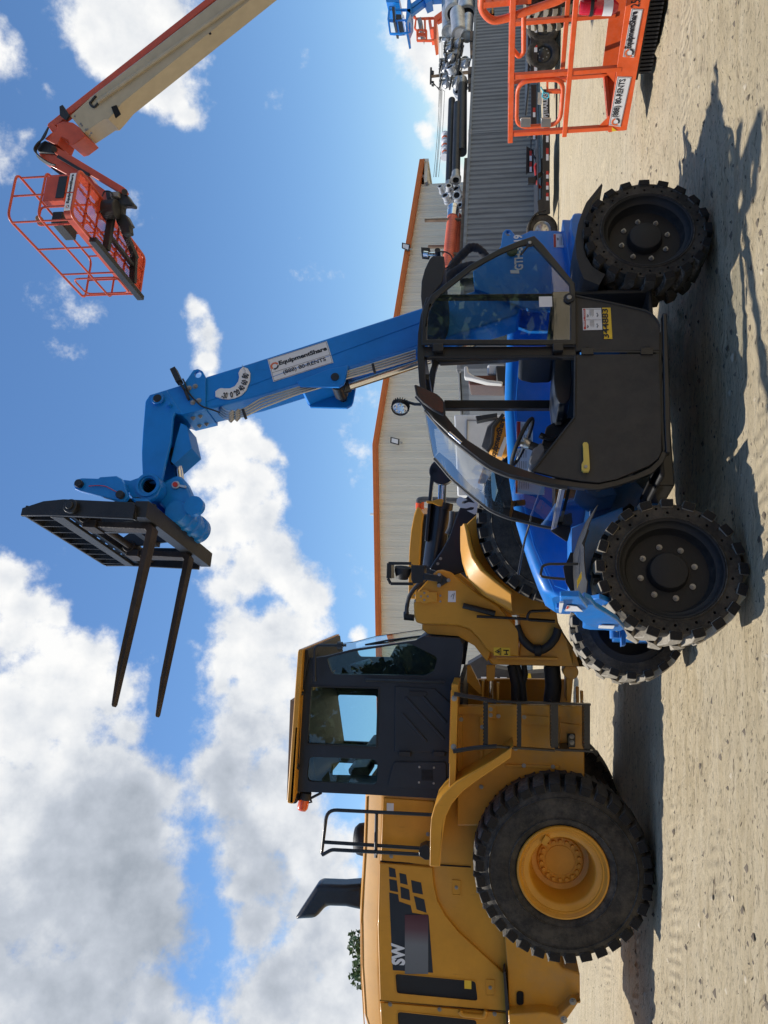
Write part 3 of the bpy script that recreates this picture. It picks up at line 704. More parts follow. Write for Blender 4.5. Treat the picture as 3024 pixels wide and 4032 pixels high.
# --- boom
g0 = P2('F3', [(0,650),(1560,145)], .78); g1 = P2('F3', [(0,985),(1520,505)], .78)
def ext(a, b_, t): return (a[0]+(b_[0]-a[0])*t, a[1]+(b_[1]-a[1])*t)
hd = P2('F2', [(785,340),(780,668)], .78)
tail = 1.62
bo = [hd[0], ext(*g0, 0), ext(*g0, 1), ext(*g0, tail), ext(*g1, tail), ext(*g1, 1), ext(*g1, 0), hd[1]]
BW0, BW1 = .78, 1.03
b = MB(); b.pw(bo, BW0, BW1); bm_ = b.build('boom', 'blue_paint', th, bevel=.018, seg=3)
# weld line along the side
b = MB(); e0 = P3('F2', 860, 500, BW0); e1 = P3('F3', 1555, 283, BW0); e0 = P3('F3', 0, 795, BW0)*1.0
b.bar(P3('F2', 800, 590, BW0)+Vector((0,-.001,0)), P3('F3', 1555, 283, BW0)+Vector((0,-.001,0)), .004, .008, (0,1,0)); b.build('weld_seam', 'blue_paint', bm_)
# boom nose with lifting eye (thicker collar)
b = MB(); nw = .755
nose = P2('F2', [(195,575),(232,524),(555,424),(580,400),(668,272),(712,262),(755,280),(772,310),(790,345),(785,662),(555,718),(470,700)], nw)
b.pw([nose, P2('F2', circ(713,316,34,18), nw)], nw, nw+.03)
far_ = [(x, z) for x, z in P2('F2', [(195,575),(232,524),(555,424),(790,345),(785,662),(555,718)], nw)]
b.pw(far_, nw+.03, 1.055)
b.build('boom_nose', 'blue_paint', th, bevel=.006)
b = MB(); fr = P2('F2', [(195,575),(230,524),(400,475),(550,700),(485,697),(465,745),(440,1000),(382,1240),(345,1420),(165,1400),(158,1330),(152,1200),(150,1060),(160,900),(185,600)], nw)
b.pw(fr, nw-.004, nw+.026); b.pw(fr, 1.03, 1.06)
b.pw(P2('F2', [(195,575),(230,524),(400,475),(250,640),(220,900),(215,1100),(230,1300),(165,1400),(152,1200),(150,1060),(185,600)], nw), nw+.02, 1.035)
b.build('gooseneck', 'blue_paint', th, bevel=.006)
b = MB()
cv = P2('F2', [(540,806),(600,835),(648,1045),(650,1060),(470,1218),(442,1190),(490,985)], .80)
b.pw(cv, .80, 1.01); b.build('cylinder_cover', 'blue_paint', th, bevel=.01)
b = MB(); p0 = P3('F2', 545, 1170, .905); p1 = P3('F2', 560, 1400, .905); p0 = P3('F2', 500, 1150, .9); p1 = P3('F2', 535, 1400, .9)
b.cyl(p0, p1, .034, n=24); b.build('tilt_cylinder_rod', 'chrome', th, smooth=60)
b = MB(); b.cyl(lerp(p0, p1, -.3), lerp(p0, p1, .2), .055, n=24); b.build('cylinder_gland', 'black_paint', th, smooth=60)
b = MB()
b.bolts([P3('F2', *q, nw) for q in [(625,455),(686,438),(722,581),(662,601)]], r=.016, h=.014)
b.bolts([P3('F2', *q, nw) for q in [(655,765),(727,742),(712,838),(783,815)]], r=.001, h=.001)
und = []
a0 = P3('F2', 555, 718, nw); a1 = P3('F2', 785, 662, nw); dn = norm(Vector((0,1,0)).cross(a1-a0)); dn = dn if dn.z < 0 else -dn
for tt, ww in ((.3,.84),(.62,.84),(.3,.98),(.62,.98)): 
    p = lerp(a0, a1, tt); p.y = ww; und.append(p)
b.bolts(und, r=.014, h=.014, ax=dn)
b.build('bolt', 'zinc', th)
b = MB(); pp = P3('F2', 320, 575, nw); b.cyl(pp, pp+Vector((0,-.03,0)), .05, n=28); b2 = P3('F2', 437, 637, nw); b.cyl(b2, b2+Vector((0,-.05,0)), .018, n=14); b.build('pin_boss', 'blue_paint', th, bevel=.003)
b = MB(); b.cyl(pp, pp+Vector((0,-.036,0)), .034, n=24); b.build('pin', 'dark_steel', th, bevel=.003)
# sensor arm on the nose
b = MB(); sp = [P3('F2', *q, nw-.03) for q in [(620,570),(585,480),(530,400),(470,290)]]
b.bar(sp[0], sp[1], .02, .03, (0,1,0)); b.bar(sp[1], sp[2], .02, .04, (0,1,0)); b.bar(sp[2], P3('F2', 470, 270, nw-.03), .045, .07, (0,1,0))
b.tube(smooth_path([P3('F2', *q, nw-.02) for q in [(560,360),(580,400),(620,500),(700,590),(760,640),(880,680),(930,700)]]), .007, 8)
b.build('sensor_arm', 'black_plastic', th, bevel=.006)
# level dial
b = MB()
out_ = [(892,492),(893,548),(960,568),(1020,573),(1090,560),(1150,533),(1202,480),(1238,390),(1242,310),(1218,265),(1170,245)]
in_ = [(1140,275),(1122,312),(1130,350),(1120,395),(1088,440),(1040,463),(985,464),(955,460),(925,468)]
b.pw(P2('F2', out_+in_, BW0), BW0-.012, BW0-.001); dl = b.build('angle_dial', 'white_label', th, bevel=.003)
for st, x0, y0, x1, y1 in (('-20',948,562,1007,560),('0',1043,556,1070,549),('20',1104,538,1146,509),('40',1163,492,1193,452),('60',1199,430,1220,388),('80',1212,364,1232,318)):
    q0 = P3('F2', x0, y0, BW0-.013); q1 = P3('F2', x1, y1, BW0-.013)
    lettering(st, q0, q1, .055, 'ink', dl, 'dial_number', .03)
b = MB()
for k in range(28):
    t = k/27; a = math.radians(95-130*t); cx, cy = 1010, 330
    x, y = cx+math.cos(a)*175, cy+math.sin(a)*175; q0 = P3('F2', x, y, BW0-.0125); q1 = P3('F2', cx+math.cos(a)*190, cy+math.sin(a)*190, BW0-.0125)
    b.bar(q0, q1, .003, .002, (0,1,0))
b.build('dial_mark', 'ink_grey', dl)
# company sign on the boom
def logo(b, c, u, v, r, off, a0, a1):
    """toothed ring between angles a0..a1"""
    n = 18; pts = []
    for k in range(n):
        for dk, rr in ((.1, r), (.32, r*1.22), (.62, r*1.22), (.84, r)):
            a = (k+dk)/n; 
            if a0 <= a <= a1: pts.append((2*PI*a, rr))
    q = [c+u*(math.cos(a)*rr)+v*(math.sin(a)*rr)+off for a, rr in pts]+[c+u*(math.cos(a)*r*.68)+v*(math.sin(a)*r*.68)+off for a, rr in pts[::-1]]
    m_ = len(pts)
    V = [b.bm.verts.new(p) for p in q]
    for i in range(m_-1): b.face((V[i], V[i+1], V[2*m_-2-i], V[2*m_-1-i]))
def gear_logo(parent, c, u, r, off, nrm):
    u = norm(u); v = norm(Vector(nrm).cross(u)); off = Vector(off)
    b = MB(); logo(b, c, u, v, r, off, 0.03, .64); b.build('logo_ring', 'orange_ink', parent)
    b = MB(); logo(b, c, u, v, r, off, .66, 1.0); b.build('logo_ring', 'ink', parent)
SG = [P3('F3', *q, BW0) for q in [(128,632),(680,458),(742,660),(182,838)]]
b = MB(); quad_plate(b, SG, (0,-.004,0)); sg = b.build('company_sign', 'white_label', th)
def sq(u, v): return lerp(lerp(SG[0], SG[1], u), lerp(SG[3], SG[2], u), v)
b = MB()
for a_, c_ in (((.015,.02),(.985,.02)),((.985,.02),(.985,.98)),((.985,.98),(.015,.98)),((.015,.98),(.015,.02)),((.015,.62),(.985,.62))):
    b.bar(sq(*a_)+Vector((0,-.0045,0)), sq(*c_)+Vector((0,-.0045,0)), .003, .002, (0,1,0))
b.build('sign_border', 'ink_grey', sg)
lettering('EquipmentShare', sq(.16,.46), sq(.965,.46), .052, 'ink', sg, 'sign_lettering', .045, off=(0,-.006,0))
lettering('(888) 80-RENTS', sq(.19,.88), sq(.90,.88), .046, 'ink', sg, 'sign_lettering', .02, off=(0,-.006,0))
gear_logo(sg, sq(.085,.37), SG[1]-SG[0], .030, (0,-.006,0), (0,-1,0))
# steel pipes under the boom
for i in range(4):
    d = i*20
    pa = [P3('F3', 1510, 545+d*1.25, .76) , P3('F3', 1100, 672+d*1.15, .76), P3('F3', 860, 745+d, .76), P3('F3', 600, 830+d*1.1, .76), P3('F3', 400, 893+d, .76)]
    pb = [P3('F2', 1340, 562+d*1.6, .76), P3('F2', 1195, 655+d*1.3, .76), P3('F2', 1090, 690+d*1.1, .76), P3('F2', 1000, 690+i*26, .77), P3('F2', 945-i*8, 645+i*22, .80), P3('F2', 960-i*4, 620+i*18, .90)]
    b = MB(); b.tube(fillet(pa+pb, .03, 3), .0088, 8); b.build('hydraulic_pipe', 'steel', th, smooth=60)
b = MB()
for i in range(4):
    for x_ in (1050, 1110): 
        p = P3('F2', x_, 702+i*24-(x_-1050)*.2, .755); b.cyl(p+Vector((-.016,0,.012)), p+Vector((.016,0,-.012)), .015, n=6)
b.build('pipe_fitting', 'zinc', th)
b = MB()
for c_, x_, y_ in (('F3',1108,672),('F2',1165,670)):
    p = P3(c_, x_, y_, .75); q = P3(c_, x_+(20 if c_ == 'F3' else 30), y_+(80 if c_ == 'F3' else 90), .75); b.bar(p, q, .02, .03, (0,1,0))
b.build('pipe_clamp', 'black_plastic', th, bevel=.003)
# lift cylinder and its lug
b = MB(); lug = P2('F3', [(398,832),(428,878),(795,884),(835,858),(852,820),(880,680),(700,715)], .72)
b.pw(lug, .72, .745); b.pw(lug, 1.065, 1.09); b.pw(P2('F3', [(398,832),(500,800),(880,680),(880,700),(500,830),(428,860)], .72), .745, 1.065)
b.build('cylinder_lug', 'blue_paint', th, bevel=.006)
b = MB(); pp = P3('F3', 757, 795, .72); b.cyl(pp+Vector((0,.38,0)), pp+Vector((0,-.012,0)), .032, n=24); b.cyl(pp+Vector((0,.10,0)), pp+Vector((0,.27,0)), .055, n=24)
b.build('cylinder_pin', 'black_paint', th, smooth=50)
b = MB(); c0 = Vector((pp.x, .905, pp.z)); c1 = P3('F3', 1520, 668, .905); b.cyl(lerp(c0, c1, .12), lerp(c0, c1, 1.75), .036, n=28); b.build('lift_cylinder_rod', 'chrome', th, smooth=60)
b = MB(); b.cyl(lerp(c0, c1, -.03), lerp(c0, c1, .13), .05, n=24); b.build('cylinder_head', 'black_paint', th, smooth=60, bevel=.005)
# --- rotating head and coupler (blue castings)
b = MB(); c0 = P3('F2', 215, 1432, .665)
prof = [(.094,-.02),(.094,.0),(.10,.02),(.10,.10),(.092,.12),(.092,.30),(.10,.32),(.10,.42),(.072,.42),(.072,-.02)]
b.lathe(prof, c0, (0,1,0), n=40, closed=True); b.build('pivot_tube', 'blue_paint', th, smooth=40)
b = MB(); b.lathe([(.0719,0),(.0719,.30),(0,.30)], c0, (0,1,0), n=32); b.build('tube_bore', 'hollow', th)
b = MB()
l1 = P2('F1', [(900,182),(960,190),(1060,155),(1130,140),(1200,180),(1215,240),(1180,310),(1130,350),(1060,372),(1000,360),(950,300),(930,260)], .66)
hl1 = P2('F1', circ(1108, 228, 60, 24), .66); b.pw([l1, hl1], .66, .70); b.pw([l1, hl1], 1.09, 1.13); 
l2 = P2('F1', [(505,235),(525,190),(575,178),(710,182),(720,170),(855,160),(900,185),(940,290),(950,330),(925,360),(880,366),(560,285),(520,270)], .58)
b.pw(l2, .56, .60); b.pw(l2, 1.20, 1.24)
b.pw(P2('F1', [(720,175),(855,162),(900,190),(900,260),(720,240)], .58), .60, 1.20)
b.build('coupler_link', 'blue_paint', th, bevel=.008)
b = MB(); sp = T.at('F1', 1205, 290, w=.80); ep = T.at('F1', 1400, 560, w=1.25)
# tilt barrel lying along the machine's width, seen end-on below the tube
q0 = T.at('F1', 1190, 300, w=.78)
b.lathe([(.0,-.02),(.085,-.02),(.092,.0),(.092,.09),(.105,.10),(.105,.14),(.092,.15),(.092,.21),(.108,.22),(.108,.27),(.095,.28),(.095,.36),(.11,.37),(.11,.44),(0,.44)], Vector((.60,.80,3.80)), (0.0,1,-.0), n=36)
b.lathe([(.0,.0),(.075,.0),(.075,.05),(.0,.05)], Vector((.64,.76,3.66)), (0,1,0), n=28)
b.build('tilt_barrel', 'blue_paint', th, smooth=35)
b = MB()
b.pw(P2('F1', [(1300,200),(1350,172),(1400,180),(1440,230),(1470,300),(1480,360),(1450,430),(1380,520),(1290,480),(1220,400),(1215,240)], .86), .80, .90)
b.pw(P2('F1', [(1490,340),(1512,370),(1500,450),(1498,510),(1460,560),(1400,600),(1350,665),(1310,600),(1260,600),(1180,520),(1060,420),(1210,430),(1330,520),(1420,520)], 1.02), 1.0, 1.06)
b.pw(P2('F1', [(1060,418),(1200,425),(1330,560),(1345,665),(1300,640)], .86), .62, 1.22)
b.build('coupler_casting', 'blue_paint', th, bevel=.02, seg=3)
b = MB()
for q, w_ in (((548,222),.555),((884,312),.555)): 
    p = P3('F1', *q, w_); b.cyl(p+Vector((0,.10,0)), p+Vector((0,-.03,0)), .03, n=20)
b.build('coupler_pin', 'dark_steel', th, bevel=.003)
b = MB(); p = P3('F1', 1335, 232, .80); b.cyl(p+Vector((0,.02,0)), p+Vector((0,-.028,0)), .020, n=8); b.build('red_cap', 'red_label', th)
b = MB(); b.cyl(p, p+Vector((0,-.018,0)), .032, n=20); b.bar(p+Vector((.0,-.01,0)), P3('F1', 1420, 250, .80)+Vector((0,-.01,0)), .02, .014, (0,1,0)); b.build('locking_lever', 'steel', th, bevel=.003)
b = MB(); b.tube(smooth_path([P3('F1', *q, .55) for q in [(622,236),(700,232),(760,240),(820,270),(880,300)]]), .003, 6); b.build('lanyard', 'red_label', th)
# --- fork carriage
SF = .38
b = MB()
side = P2('F1', [(62,478),(76,415),(250,358),(415,342),(985,368),(1000,385),(978,502),(560,484),(395,478),(270,474)], .285)
ztop, zbot = 4.71, 3.78
sd = [(.38,4.71),(.43,4.715),(.50,4.56),(.515,4.42),(.50,3.88),(.38,3.89)]
b.pw(side, .285, .31); b.pw(side, 1.545, 1.57)
b.ps([(.31,4.40),(1.545,4.45),(1.545,4.52),(.31,4.50)], SF-.004, SF+.02)            # middle rail
b.ps([(.30,4.68),(1.55,4.71),(1.55,4.725),(.30,4.70)], SF, SF+.08)                  # top edge
for k in range(9):
    w_ = .31+(k+.55)*(1.24/9); b.box((SF, w_, 4.49), (SF+.085, w_+.012, 4.705))
b.ps([(.31,4.36),(1.56,4.40),(1.56,4.44),(.31,4.40)], SF+.02, SF+.12)
b.ps([(.33,3.80),(1.57,3.78),(1.57,3.87),(.33,3.90)], SF+.01, SF+.13)               # bottom rail
b.pw(P2('F1', [(975,505),(1000,385),(1010,520)], .31), .31, .33)
b.box((SF+.02, .70, 3.88), (SF+.12, .73, 4.40)); b.box((SF+.02, 1.40, 3.86), (SF+.12, 1.43, 4.42))
b.box((SF+.06, .73, 4.08), (SF+.10, 1.20, 4.14))
b.box((SF+.03, 1.52, 3.86), (SF+.11, 1.60, 4.0))
b.pw([(.42,4.40),(.50,4.40),(.62,4.25),(.66,4.05),(.60,3.90),(.50,3.88)], .64, .67); b.pw([(.42,4.40),(.50,4.40),(.62,4.25),(.66,4.05),(.60,3.90),(.50,3.88)], 1.16, 1.19)
ca = b.build('fork_carriage', 'dark_steel', th, bevel=.004)
b = MB(); p = P3('F1', 490, 412, .285); b.cyl(p, p+Vector((0,-.04,0)), .05, n=26); b.cyl(p, p+Vector((0,-.055,0)), .028, n=20); b.build('shaft_collar', 'dark_steel', ca, bevel=.004)
b = MB(); b.cyl((SF+.05,.30,p.z-.03), (SF+.05,1.54,p.z-.03), .026, n=20); b.build('fork_shaft', 'rusty_steel', ca, smooth=60)
for w_ in (.50, 1.20):
    b = MB()
    zt = 4.34; z0 = 3.80; ww = .10
    prof = [(.40,zt),(.36,zt),(.345,z0+.06),(.33,z0+.045),(.20,z0+.043),(-.58,z0+.030),(-.86,z0+.018),(-.875,z0+.008),(-.86,z0),(.36,z0),(.395,z0+.03)]
    prof = [(x, z+max(0, .30-x)*.065) for x, z in prof]; b.pw(prof, w_-ww/2, w_+ww/2)
    # taper the tip in plan
    for v in b.bm.verts:
        if v.co.x < -.6: v.co.y = w_+(v.co.y-w_)*(.55 if v.co.x < -.8 else 1)
    b.cyl((SF+.05, w_-ww*.8, zt-.03), (SF+.05, w_+ww*.8, zt-.03), .05, n=24)
    b.box((.345, w_-.075, zt-.12), (.40, w_+.075, zt-.02))
    b.build('fork', 'rusty_steel', th, bevel=.005)
# ------------------------------------------------------------------ telehandler cab
CW0, CW1 = .05, .85
arc_px = [(190,555),(231,601),(273,649),(346,712),(420,770),(472,806),(551,838),(630,856),(735,880),(861,895),(935,900),(1010,884),(1100,856),(1165,830),(1210,785),(1228,740)]
ARC = P2('A2', arc_px, CW0)
inn_px = [(215,530),(273,575),(315,628),(367,685),(457,743),(525,780),(577,801),(651,827),(735,851),(861,870),(932,876),(1005,860),(1090,834),(1150,806),(1190,770),(1205,735)]
INN = P2('A2', inn_px, CW0)
TOPO = P2('A2', [(1228,740),(1226,600),(1210,310),(1200,150)], CW0)
roof_o = P2('A2', [(185,545),(163,440),(155,330),(158,230),(170,150),(195,75)], CW0)
roof_i = P2('A2', [(205,525),(192,440),(186,335),(188,230),(200,150),(222,80)], CW0)
b = MB()
b.pw(ARC+INN[::-1], CW0, CW0+.045)                                      # front arc
b.pw(roof_o+roof_i[::-1], CW0, CW0+.05)
b.pw(P2('D1', [(205,1000),(205,1085),(1472,1085),(1472,1000)], CW0), CW0+.002, CW0+.05)   # B pillar
b.pw(P2('D1', [(300,570),(300,600),(1462,598),(1462,560)], CW0), CW0+.01, CW0+.05)          # rear pillar
b.pw(P2('A2', [(1205,150),(1225,150),(1240,600),(1240,745),(1220,745),(1213,600)], CW0), CW0-.012, CW0+.05)
b.build('cab_frame', 'black_paint', th, bevel=.006)
b = MB(); rp = P2('A2', [(188,548),(163,440),(155,330),(158,230),(165,180),(172,180),(170,230),(168,330),(175,440),(196,540)], CW0)
b.pw(rp, CW0+.05, CW1); 
b.box((1.30, CW0+.05, 1.86),(1.34, CW1, 1.90))
ri = [(s_, z_-.05) for s_, z_ in rp]
b.build('cab_roof', 'black_paint', th, bevel=.004)
b = MB(); rh = P2('D1', [(392,265),(300,262),(272,290),(232,375),(207,470),(201,590),(212,700),(232,740),(262,650),(300,570),(362,500),(378,470),(392,380)], .12)
b.pw(rh, .12, .80); b.build('roof_housing', 'black_plastic', th, bevel=.02, seg=3)
# far side of the cab
b = MB()
fr_ = [(x, z) for x, z in ARC]
b.pw(ARC+INN[::-1], CW1-.035, CW1)
fo = [(p[0], p[1]) for p in roof_o]; b.pw(roof_o+roof_i[::-1], CW1-.04, CW1)
b.pw(P2('D1', [(395,1466),(395,1534),(1290,1534),(1290,1466)], .85), .80, .85)
b.pw(P2('D1', [(290,1100),(360,1165),(900,1140),(1160,1100),(1160,1060),(290,1060)], .85), .80, .85)
lw = P2('D1', [(1290,1050),(1265,1300),(1275,1470),(1200,1540)], .85)
b.build('far_frame', 'black_paint', th, bevel=.005)
b = MB(); z1 = lw[1][1]
b.box((.62, .83, .42), (1.98, .85, z1)); b.box((1.93, .10, .42), (1.96, .83, 1.05)); b.box((.60, .10, .40), (1.96, .83, .43))
b.box((.55,.60,.5),(.9,.83,1.02)); b.build('cab_floor', 'black_plastic', th, bevel=.01)
# panels and door
b = MB(); b.pw(P2('F4', [(215,935),(1318,935),(1322,600),(1290,530),(1220,450),(1130,402),(660,297),(215,212)], CW0), CW0-.004, CW0+.02)
b.pw([(s_, z_) for s_, z_ in P2('F4', [(215,235),(215,212),(660,297),(1130,402),(1220,450),(1290,530),(1322,600),(1318,640),(1300,600),(1270,540),(1205,470),(1120,425),(660,320)], CW0)], CW0-.012, CW0)
sp_ = b.build('side_panel', 'black_panel', th, bevel=.004)
b = MB(); dpoly = P2('A2', [(836,326),(1190,322),(1200,600),(1202,735),(1188,768),(1150,800),(1010,858),(932,873),(861,866),(760,850),(655,824),(835,596)], CW0)
b.pw(dpoly, CW0-.01, CW0+.02); door = b.build('door', 'black_panel', th, bevel=.005)
b = MB(); b.tube([P3('A2', *q, CW0-.012) for q in [(650,822),(830,592),(833,330)]], .008, 6); b.tube([P3('A2', *q, CW0) for q in [(833,330),(215,333),(200,340)]], .010, 6); b.build('door_seal', 'black_plastic', door)
b = MB(); hs_ = P2('F4', [(290,920),(290,1000),(450,1000),(450,920)], CW0); b.pw(hs_, CW0-.022, CW0-.009); b.pw(P2('F4', [(1065,920),(1065,1000),(1225,1000),(1225,920)], CW0), CW0-.022, CW0-.009)
b.tube([P3('F4', *q, CW0-.02) for q in [(345,880),(405,880),(408,918),(345,918)]], .003, 6, closed=True); b.tube([P3('F4', *q, CW0-.02) for q in [(1125,872),(1190,872),(1190,915),(1125,915)]], .003, 6, closed=True)
b.build('door_hinge', 'black_paint', door, bevel=.003)
b = MB(); b.pw(P2('A2', [(862,715),(868,708),(880,708),(886,716),(890,770),(893,820),(888,833),(866,833),(858,825),(858,800),(866,785),(864,730)], CW0), CW0-.035, CW0-.012)
dh = b.build('door_handle', 'yellow_plastic', door, bevel=.008, seg=3)
b = MB(); p = P3('A2', 878, 804, CW0-.035); b.cyl(p, p+Vector((0,-.01,0)), .010, n=18); b.build('lock', 'zinc', dh)
# stickers on the side panel
b = MB(); quad_plate(b, [P3('F4', *q, CW0-.004) for q in [(306,382),(553,377),(570,660),(318,666)]], (0,-.003,0)); ws = b.build('warning_sign', 'white_label', sp_)
b = MB()
quad_plate(b, [P3('F4', *q, CW0-.004) for q in [(318,392),(346,390),(350,520),(324,522)]], (0,-.005,0)); quad_plate(b, [P3('F4', *q, CW0-.004) for q in [(324,530),(350,528),(355,655),(328,657)]], (0,-.005,0)); b.build('sign_header', 'red_label', ws)
b = MB()
for gx_, gy_ in ((365,400),(370,540)):
    for i in range(5):
        for dy, ln in ((0, 70+(i*17) % 30),):
            x_ = gx_+38+i*12; quad_plate(b, [P3('F4', x_+a, gy_+c_, CW0-.004) for a, c_ in ((0,0),(3.5,0),(3.5,ln),(0,ln))], (0,-.005,0))
    quad_plate(b, [P3('F4', 355, gy_-8+a, CW0-.004) for a in (0,)]+[P3('F4', 552, gy_-8, CW0-.004), P3('F4', 552, gy_-6, CW0-.004), P3('F4', 355, gy_-6, CW0-.004)], (0,-.005,0))
    for k_, (px_, py_) in enumerate(((372,60),(380,72),(368,80),(495,40),(505,60),(498,75))):
        quad_plate(b, [P3('F4', px_+a, gy_+py_+c_, CW0-.004) for a, c_ in ((0,0),(14,6),(10,22),(-4,12))], (0,-.005,0))
b.build('sign_drawing', 'ink_grey', ws)
lettering('DANGER', P3('F4', 346, 620, CW0-.009), P3('F4', 344, 538, CW0-.009), .011, 'white_ink', ws, 'sign_lettering', .02)
lettering('WARNING', P3('F4', 340, 500, CW0-.009), P3('F4', 338, 402, CW0-.009), .010, 'white_ink', ws, 'sign_lettering', .02)
b = MB(); quad_plate(b, [P3('F4', *q, CW0-.004) for q in [(568,373),(676,373),(700,778),(590,780)]], (0,-.003,0)); yp = b.build('fleet_number_plate', 'yellow_label', sp_)
lettering('344883', P3('F4', 658, 768, CW0-.008), P3('F4', 642, 385, CW0-.008), .0385, 'ink', yp, 'number_lettering', .02)
# upper half-door folded back against the rear quarter
FW = CW0-.035
oo = P2('D1', [(207,985),(210,720),(285,580),(600,335),(840,205),(1000,140),(1128,98),(1205,175),(1458,485),(1470,640),(1470,985)], FW)
ii = P2('D1', [(250,945),(262,720),(325,605),(620,370),(850,245),(1010,180),(1108,165),(1165,225),(1412,500),(1422,640),(1420,945)], FW)
b = MB(); b.pw([oo, ii], FW, FW+.022); fd = b.build('window_frame', 'black_paint', th, bevel=.005, label='upper half door window folded back against the cab')
b = MB(); b.pw(ii, FW+.008, FW+.012); b.build('window_pane', 'cab_glass', fd)
b = MB()
for q in ((1090,163),(1412,610)): p = P3('D1', *q, FW); b.cyl(p, p+Vector((0,-.014,0)), .017 if q[0] > 1100 else .012, n=20)
b.build('stud', 'zinc', fd, bevel=.003)
b = MB(); p = P3('D1', 1412, 610, FW); b.cyl(p+Vector((0,.01,0)), p+Vector((0,-.008,0)), .036, n=20); p2 = P3('D1', 1090, 170, FW); b.bar(p2+Vector((0,-.004,0)), P3('D1', 1015, 260, FW)+Vector((0,-.004,0)), .012, .012, (0,1,0)); b.cyl(p2, p2+Vector((0,-.006,0)), .026, n=18); b.build('latch', 'black_plastic', fd, bevel=.003)
b = MB()
for x_ in (340, 1320): b.pw(P2('D1', [(x_-42,990),(x_-42,1045),(x_+45,1040),(x_+45,985)], FW), FW-.012, CW0+.004)
b.build('window_hinge', 'black_paint', fd, bevel=.004)
b = MB(); quad_plate(b, [P3('D1', *q, FW+.008) for q in [(1165,598),(1272,596),(1274,680),(1168,682)]], (0,-.002,0)); b.build('window_sticker', 'white_label', fd)
# windshield
gl = [Vector((x, 0, z)) for x, z in P2('A2', [(190,555),(231,601),(273,649),(346,712),(420,770),(472,806),(551,838),(630,856),(735,880),(800,888)], CW0)]
gl = smooth_path(gl, 3)
b = MB(); b.grid([[Vector((p.x-.002, w_, p.z)) for p in gl] for w_ in [CW0+.03+.76*k/8 for k in range(9)]]); wg = b.build('windshield', 'windshield_glass', th, smooth=80)
b = MB(); b.tube([Vector((p.x, CW1-.01, p.z)) for p in gl], .014, 8); b.tube([Vector((p.x, CW0+.02, p.z)) for p in gl], .016, 8); b.build('windshield_seal', 'black_plastic', wg, smooth=60)
b = MB(); e = gl[-1]; b.bar((e.x-.006, CW0+.02, e.z+.03), (e.x-.006, CW1, e.z+.03), .012, .035, (0,0,1)); b.bar((e.x-.008, CW0+.02, e.z+.035), (e.x-.008, CW1, e.z+.035), .012, .010, (0,0,1)); b.build('windshield_trim', 'steel', wg, bevel=.003)
low = smooth_path([Vector((x, 0, z)) for x, z in P2('A2', [(815,888),(861,895),(935,900),(1010,884),(1100,856),(1165,830),(1210,785),(1228,740)], CW0)], 3)
b = MB(); b.grid([[Vector((p.x+.001, w_, p.z)) for p in low] for w_ in [CW0+.02+.78*k/8 for k in range(9)]]); b.build('front_panel', 'gloss_black', th, smooth=80)
b = MB(); b.tube([T.at('A2', 640, 1040, w=.83), T.at('A2', 618, 1110, w=.93), T.at('A2', 600, 1200, w=1.0), T.at('A2', 588, 1265, w=1.05)], .008, 8); b.build('front_stay', 'black_paint', th, smooth=60)
b = MB(); b.bar(T.at('D2', 1000, 1115, w=.78), T.at('D2', 1180, 1095, w=.78), .04, .03, (0,1,0)); b.build('wiper_motor', 'black_plastic', th, bevel=.008)
b = MB(); b.pw(P2('F5', [(460,672),(660,572),(690,690),(650,785),(630,785)], .80), .78, .79); b.build('front_bracket', 'black_paint', th)
# gas spring and mirror
b = MB(); b.tube([P3('A2', *q, -.03) for q in [(150,503),(172,525),(195,558)]], .010, 10); b.tube([P3('A2', *q, .02) for q in [(190,548),(230,600),(290,655)]], .0085, 10); b.build('mirror_arm', 'black_paint', th, smooth=60)
b = MB(); b.cyl(P3('A2', 292, 657, .03), P3('A2', 345, 702, .03), .011, n=14); b.build('arm_clamp', 'chrome', th)
mp_ = P2('A2', [(142,452),(150,450),(205,475),(240,490),(262,510),(274,530),(277,575),(268,583),(225,562),(180,530),(150,497)], -.10)
b = MB(); b.prism([mp_], lambda x, z, t: (x, -.10+t*.02, z)); mi = b.build('mirror', 'black_plastic', th, bevel=.006)
mc_ = (sum(p[0] for p in mp_)/len(mp_), sum(p[1] for p in mp_)/len(mp_)); m2 = [(mc_[0]+(x-mc_[0])*.86, mc_[1]+(z-mc_[1])*.86) for x, z in mp_]
b = MB(); b.prism([m2], lambda x, z, t: (x, -.1035+(t*.003), z)); b.build('mirror_glass', 'mirror_back', mi)
# work lights
def round_light(c, ax, r, parent):
    ax = norm(ax); b = MB(); b.lathe([(0,-.05),(r*.55,-.05),(r*.8,-.035),(r,-.03),(r*1.04,.0),(r*1.04,.012),(r*.97,.012),(r*.95,.0)], c, ax, n=36)
    o = b.build('work_light', 'black_plastic', parent, smooth=40)
    b = MB()
    for k in range(22):
        a = 2*PI*k/22; X = norm(ax.cross(Vector((0,0,1)))); Y = ax.cross(X); d = X*math.cos(a)+Y*math.sin(a)
        b.bar(Vector(c)+d*r*1.03-ax*.04, Vector(c)+d*r*1.03, .006, .012, d)
    b.build('cooling_fin', 'black_plastic', o)
    b = MB(); b.lathe([(r*.95,.002),(r*.6,.006),(0,.008)], c, ax, n=36); b.build('lens', 'lens', o, smooth=80)
    b = MB()
    for k in range(6):
        a = 2*PI*k/6; X = norm(ax.cross(Vector((0,0,1)))); Y = ax.cross(X); p = Vector(c)+(X*math.cos(a)+Y*math.sin(a))*r*.55; b.lathe([(r*.24,.004),(r*.15,.010),(0,.013)], p, ax, n=14)
    b.build('reflector', 'chrome', o, smooth=60)
    return o
lc = P3('A2', 82, 552, .30); round_light(lc, Vector((-.93,-.42,.05)), .056, th)
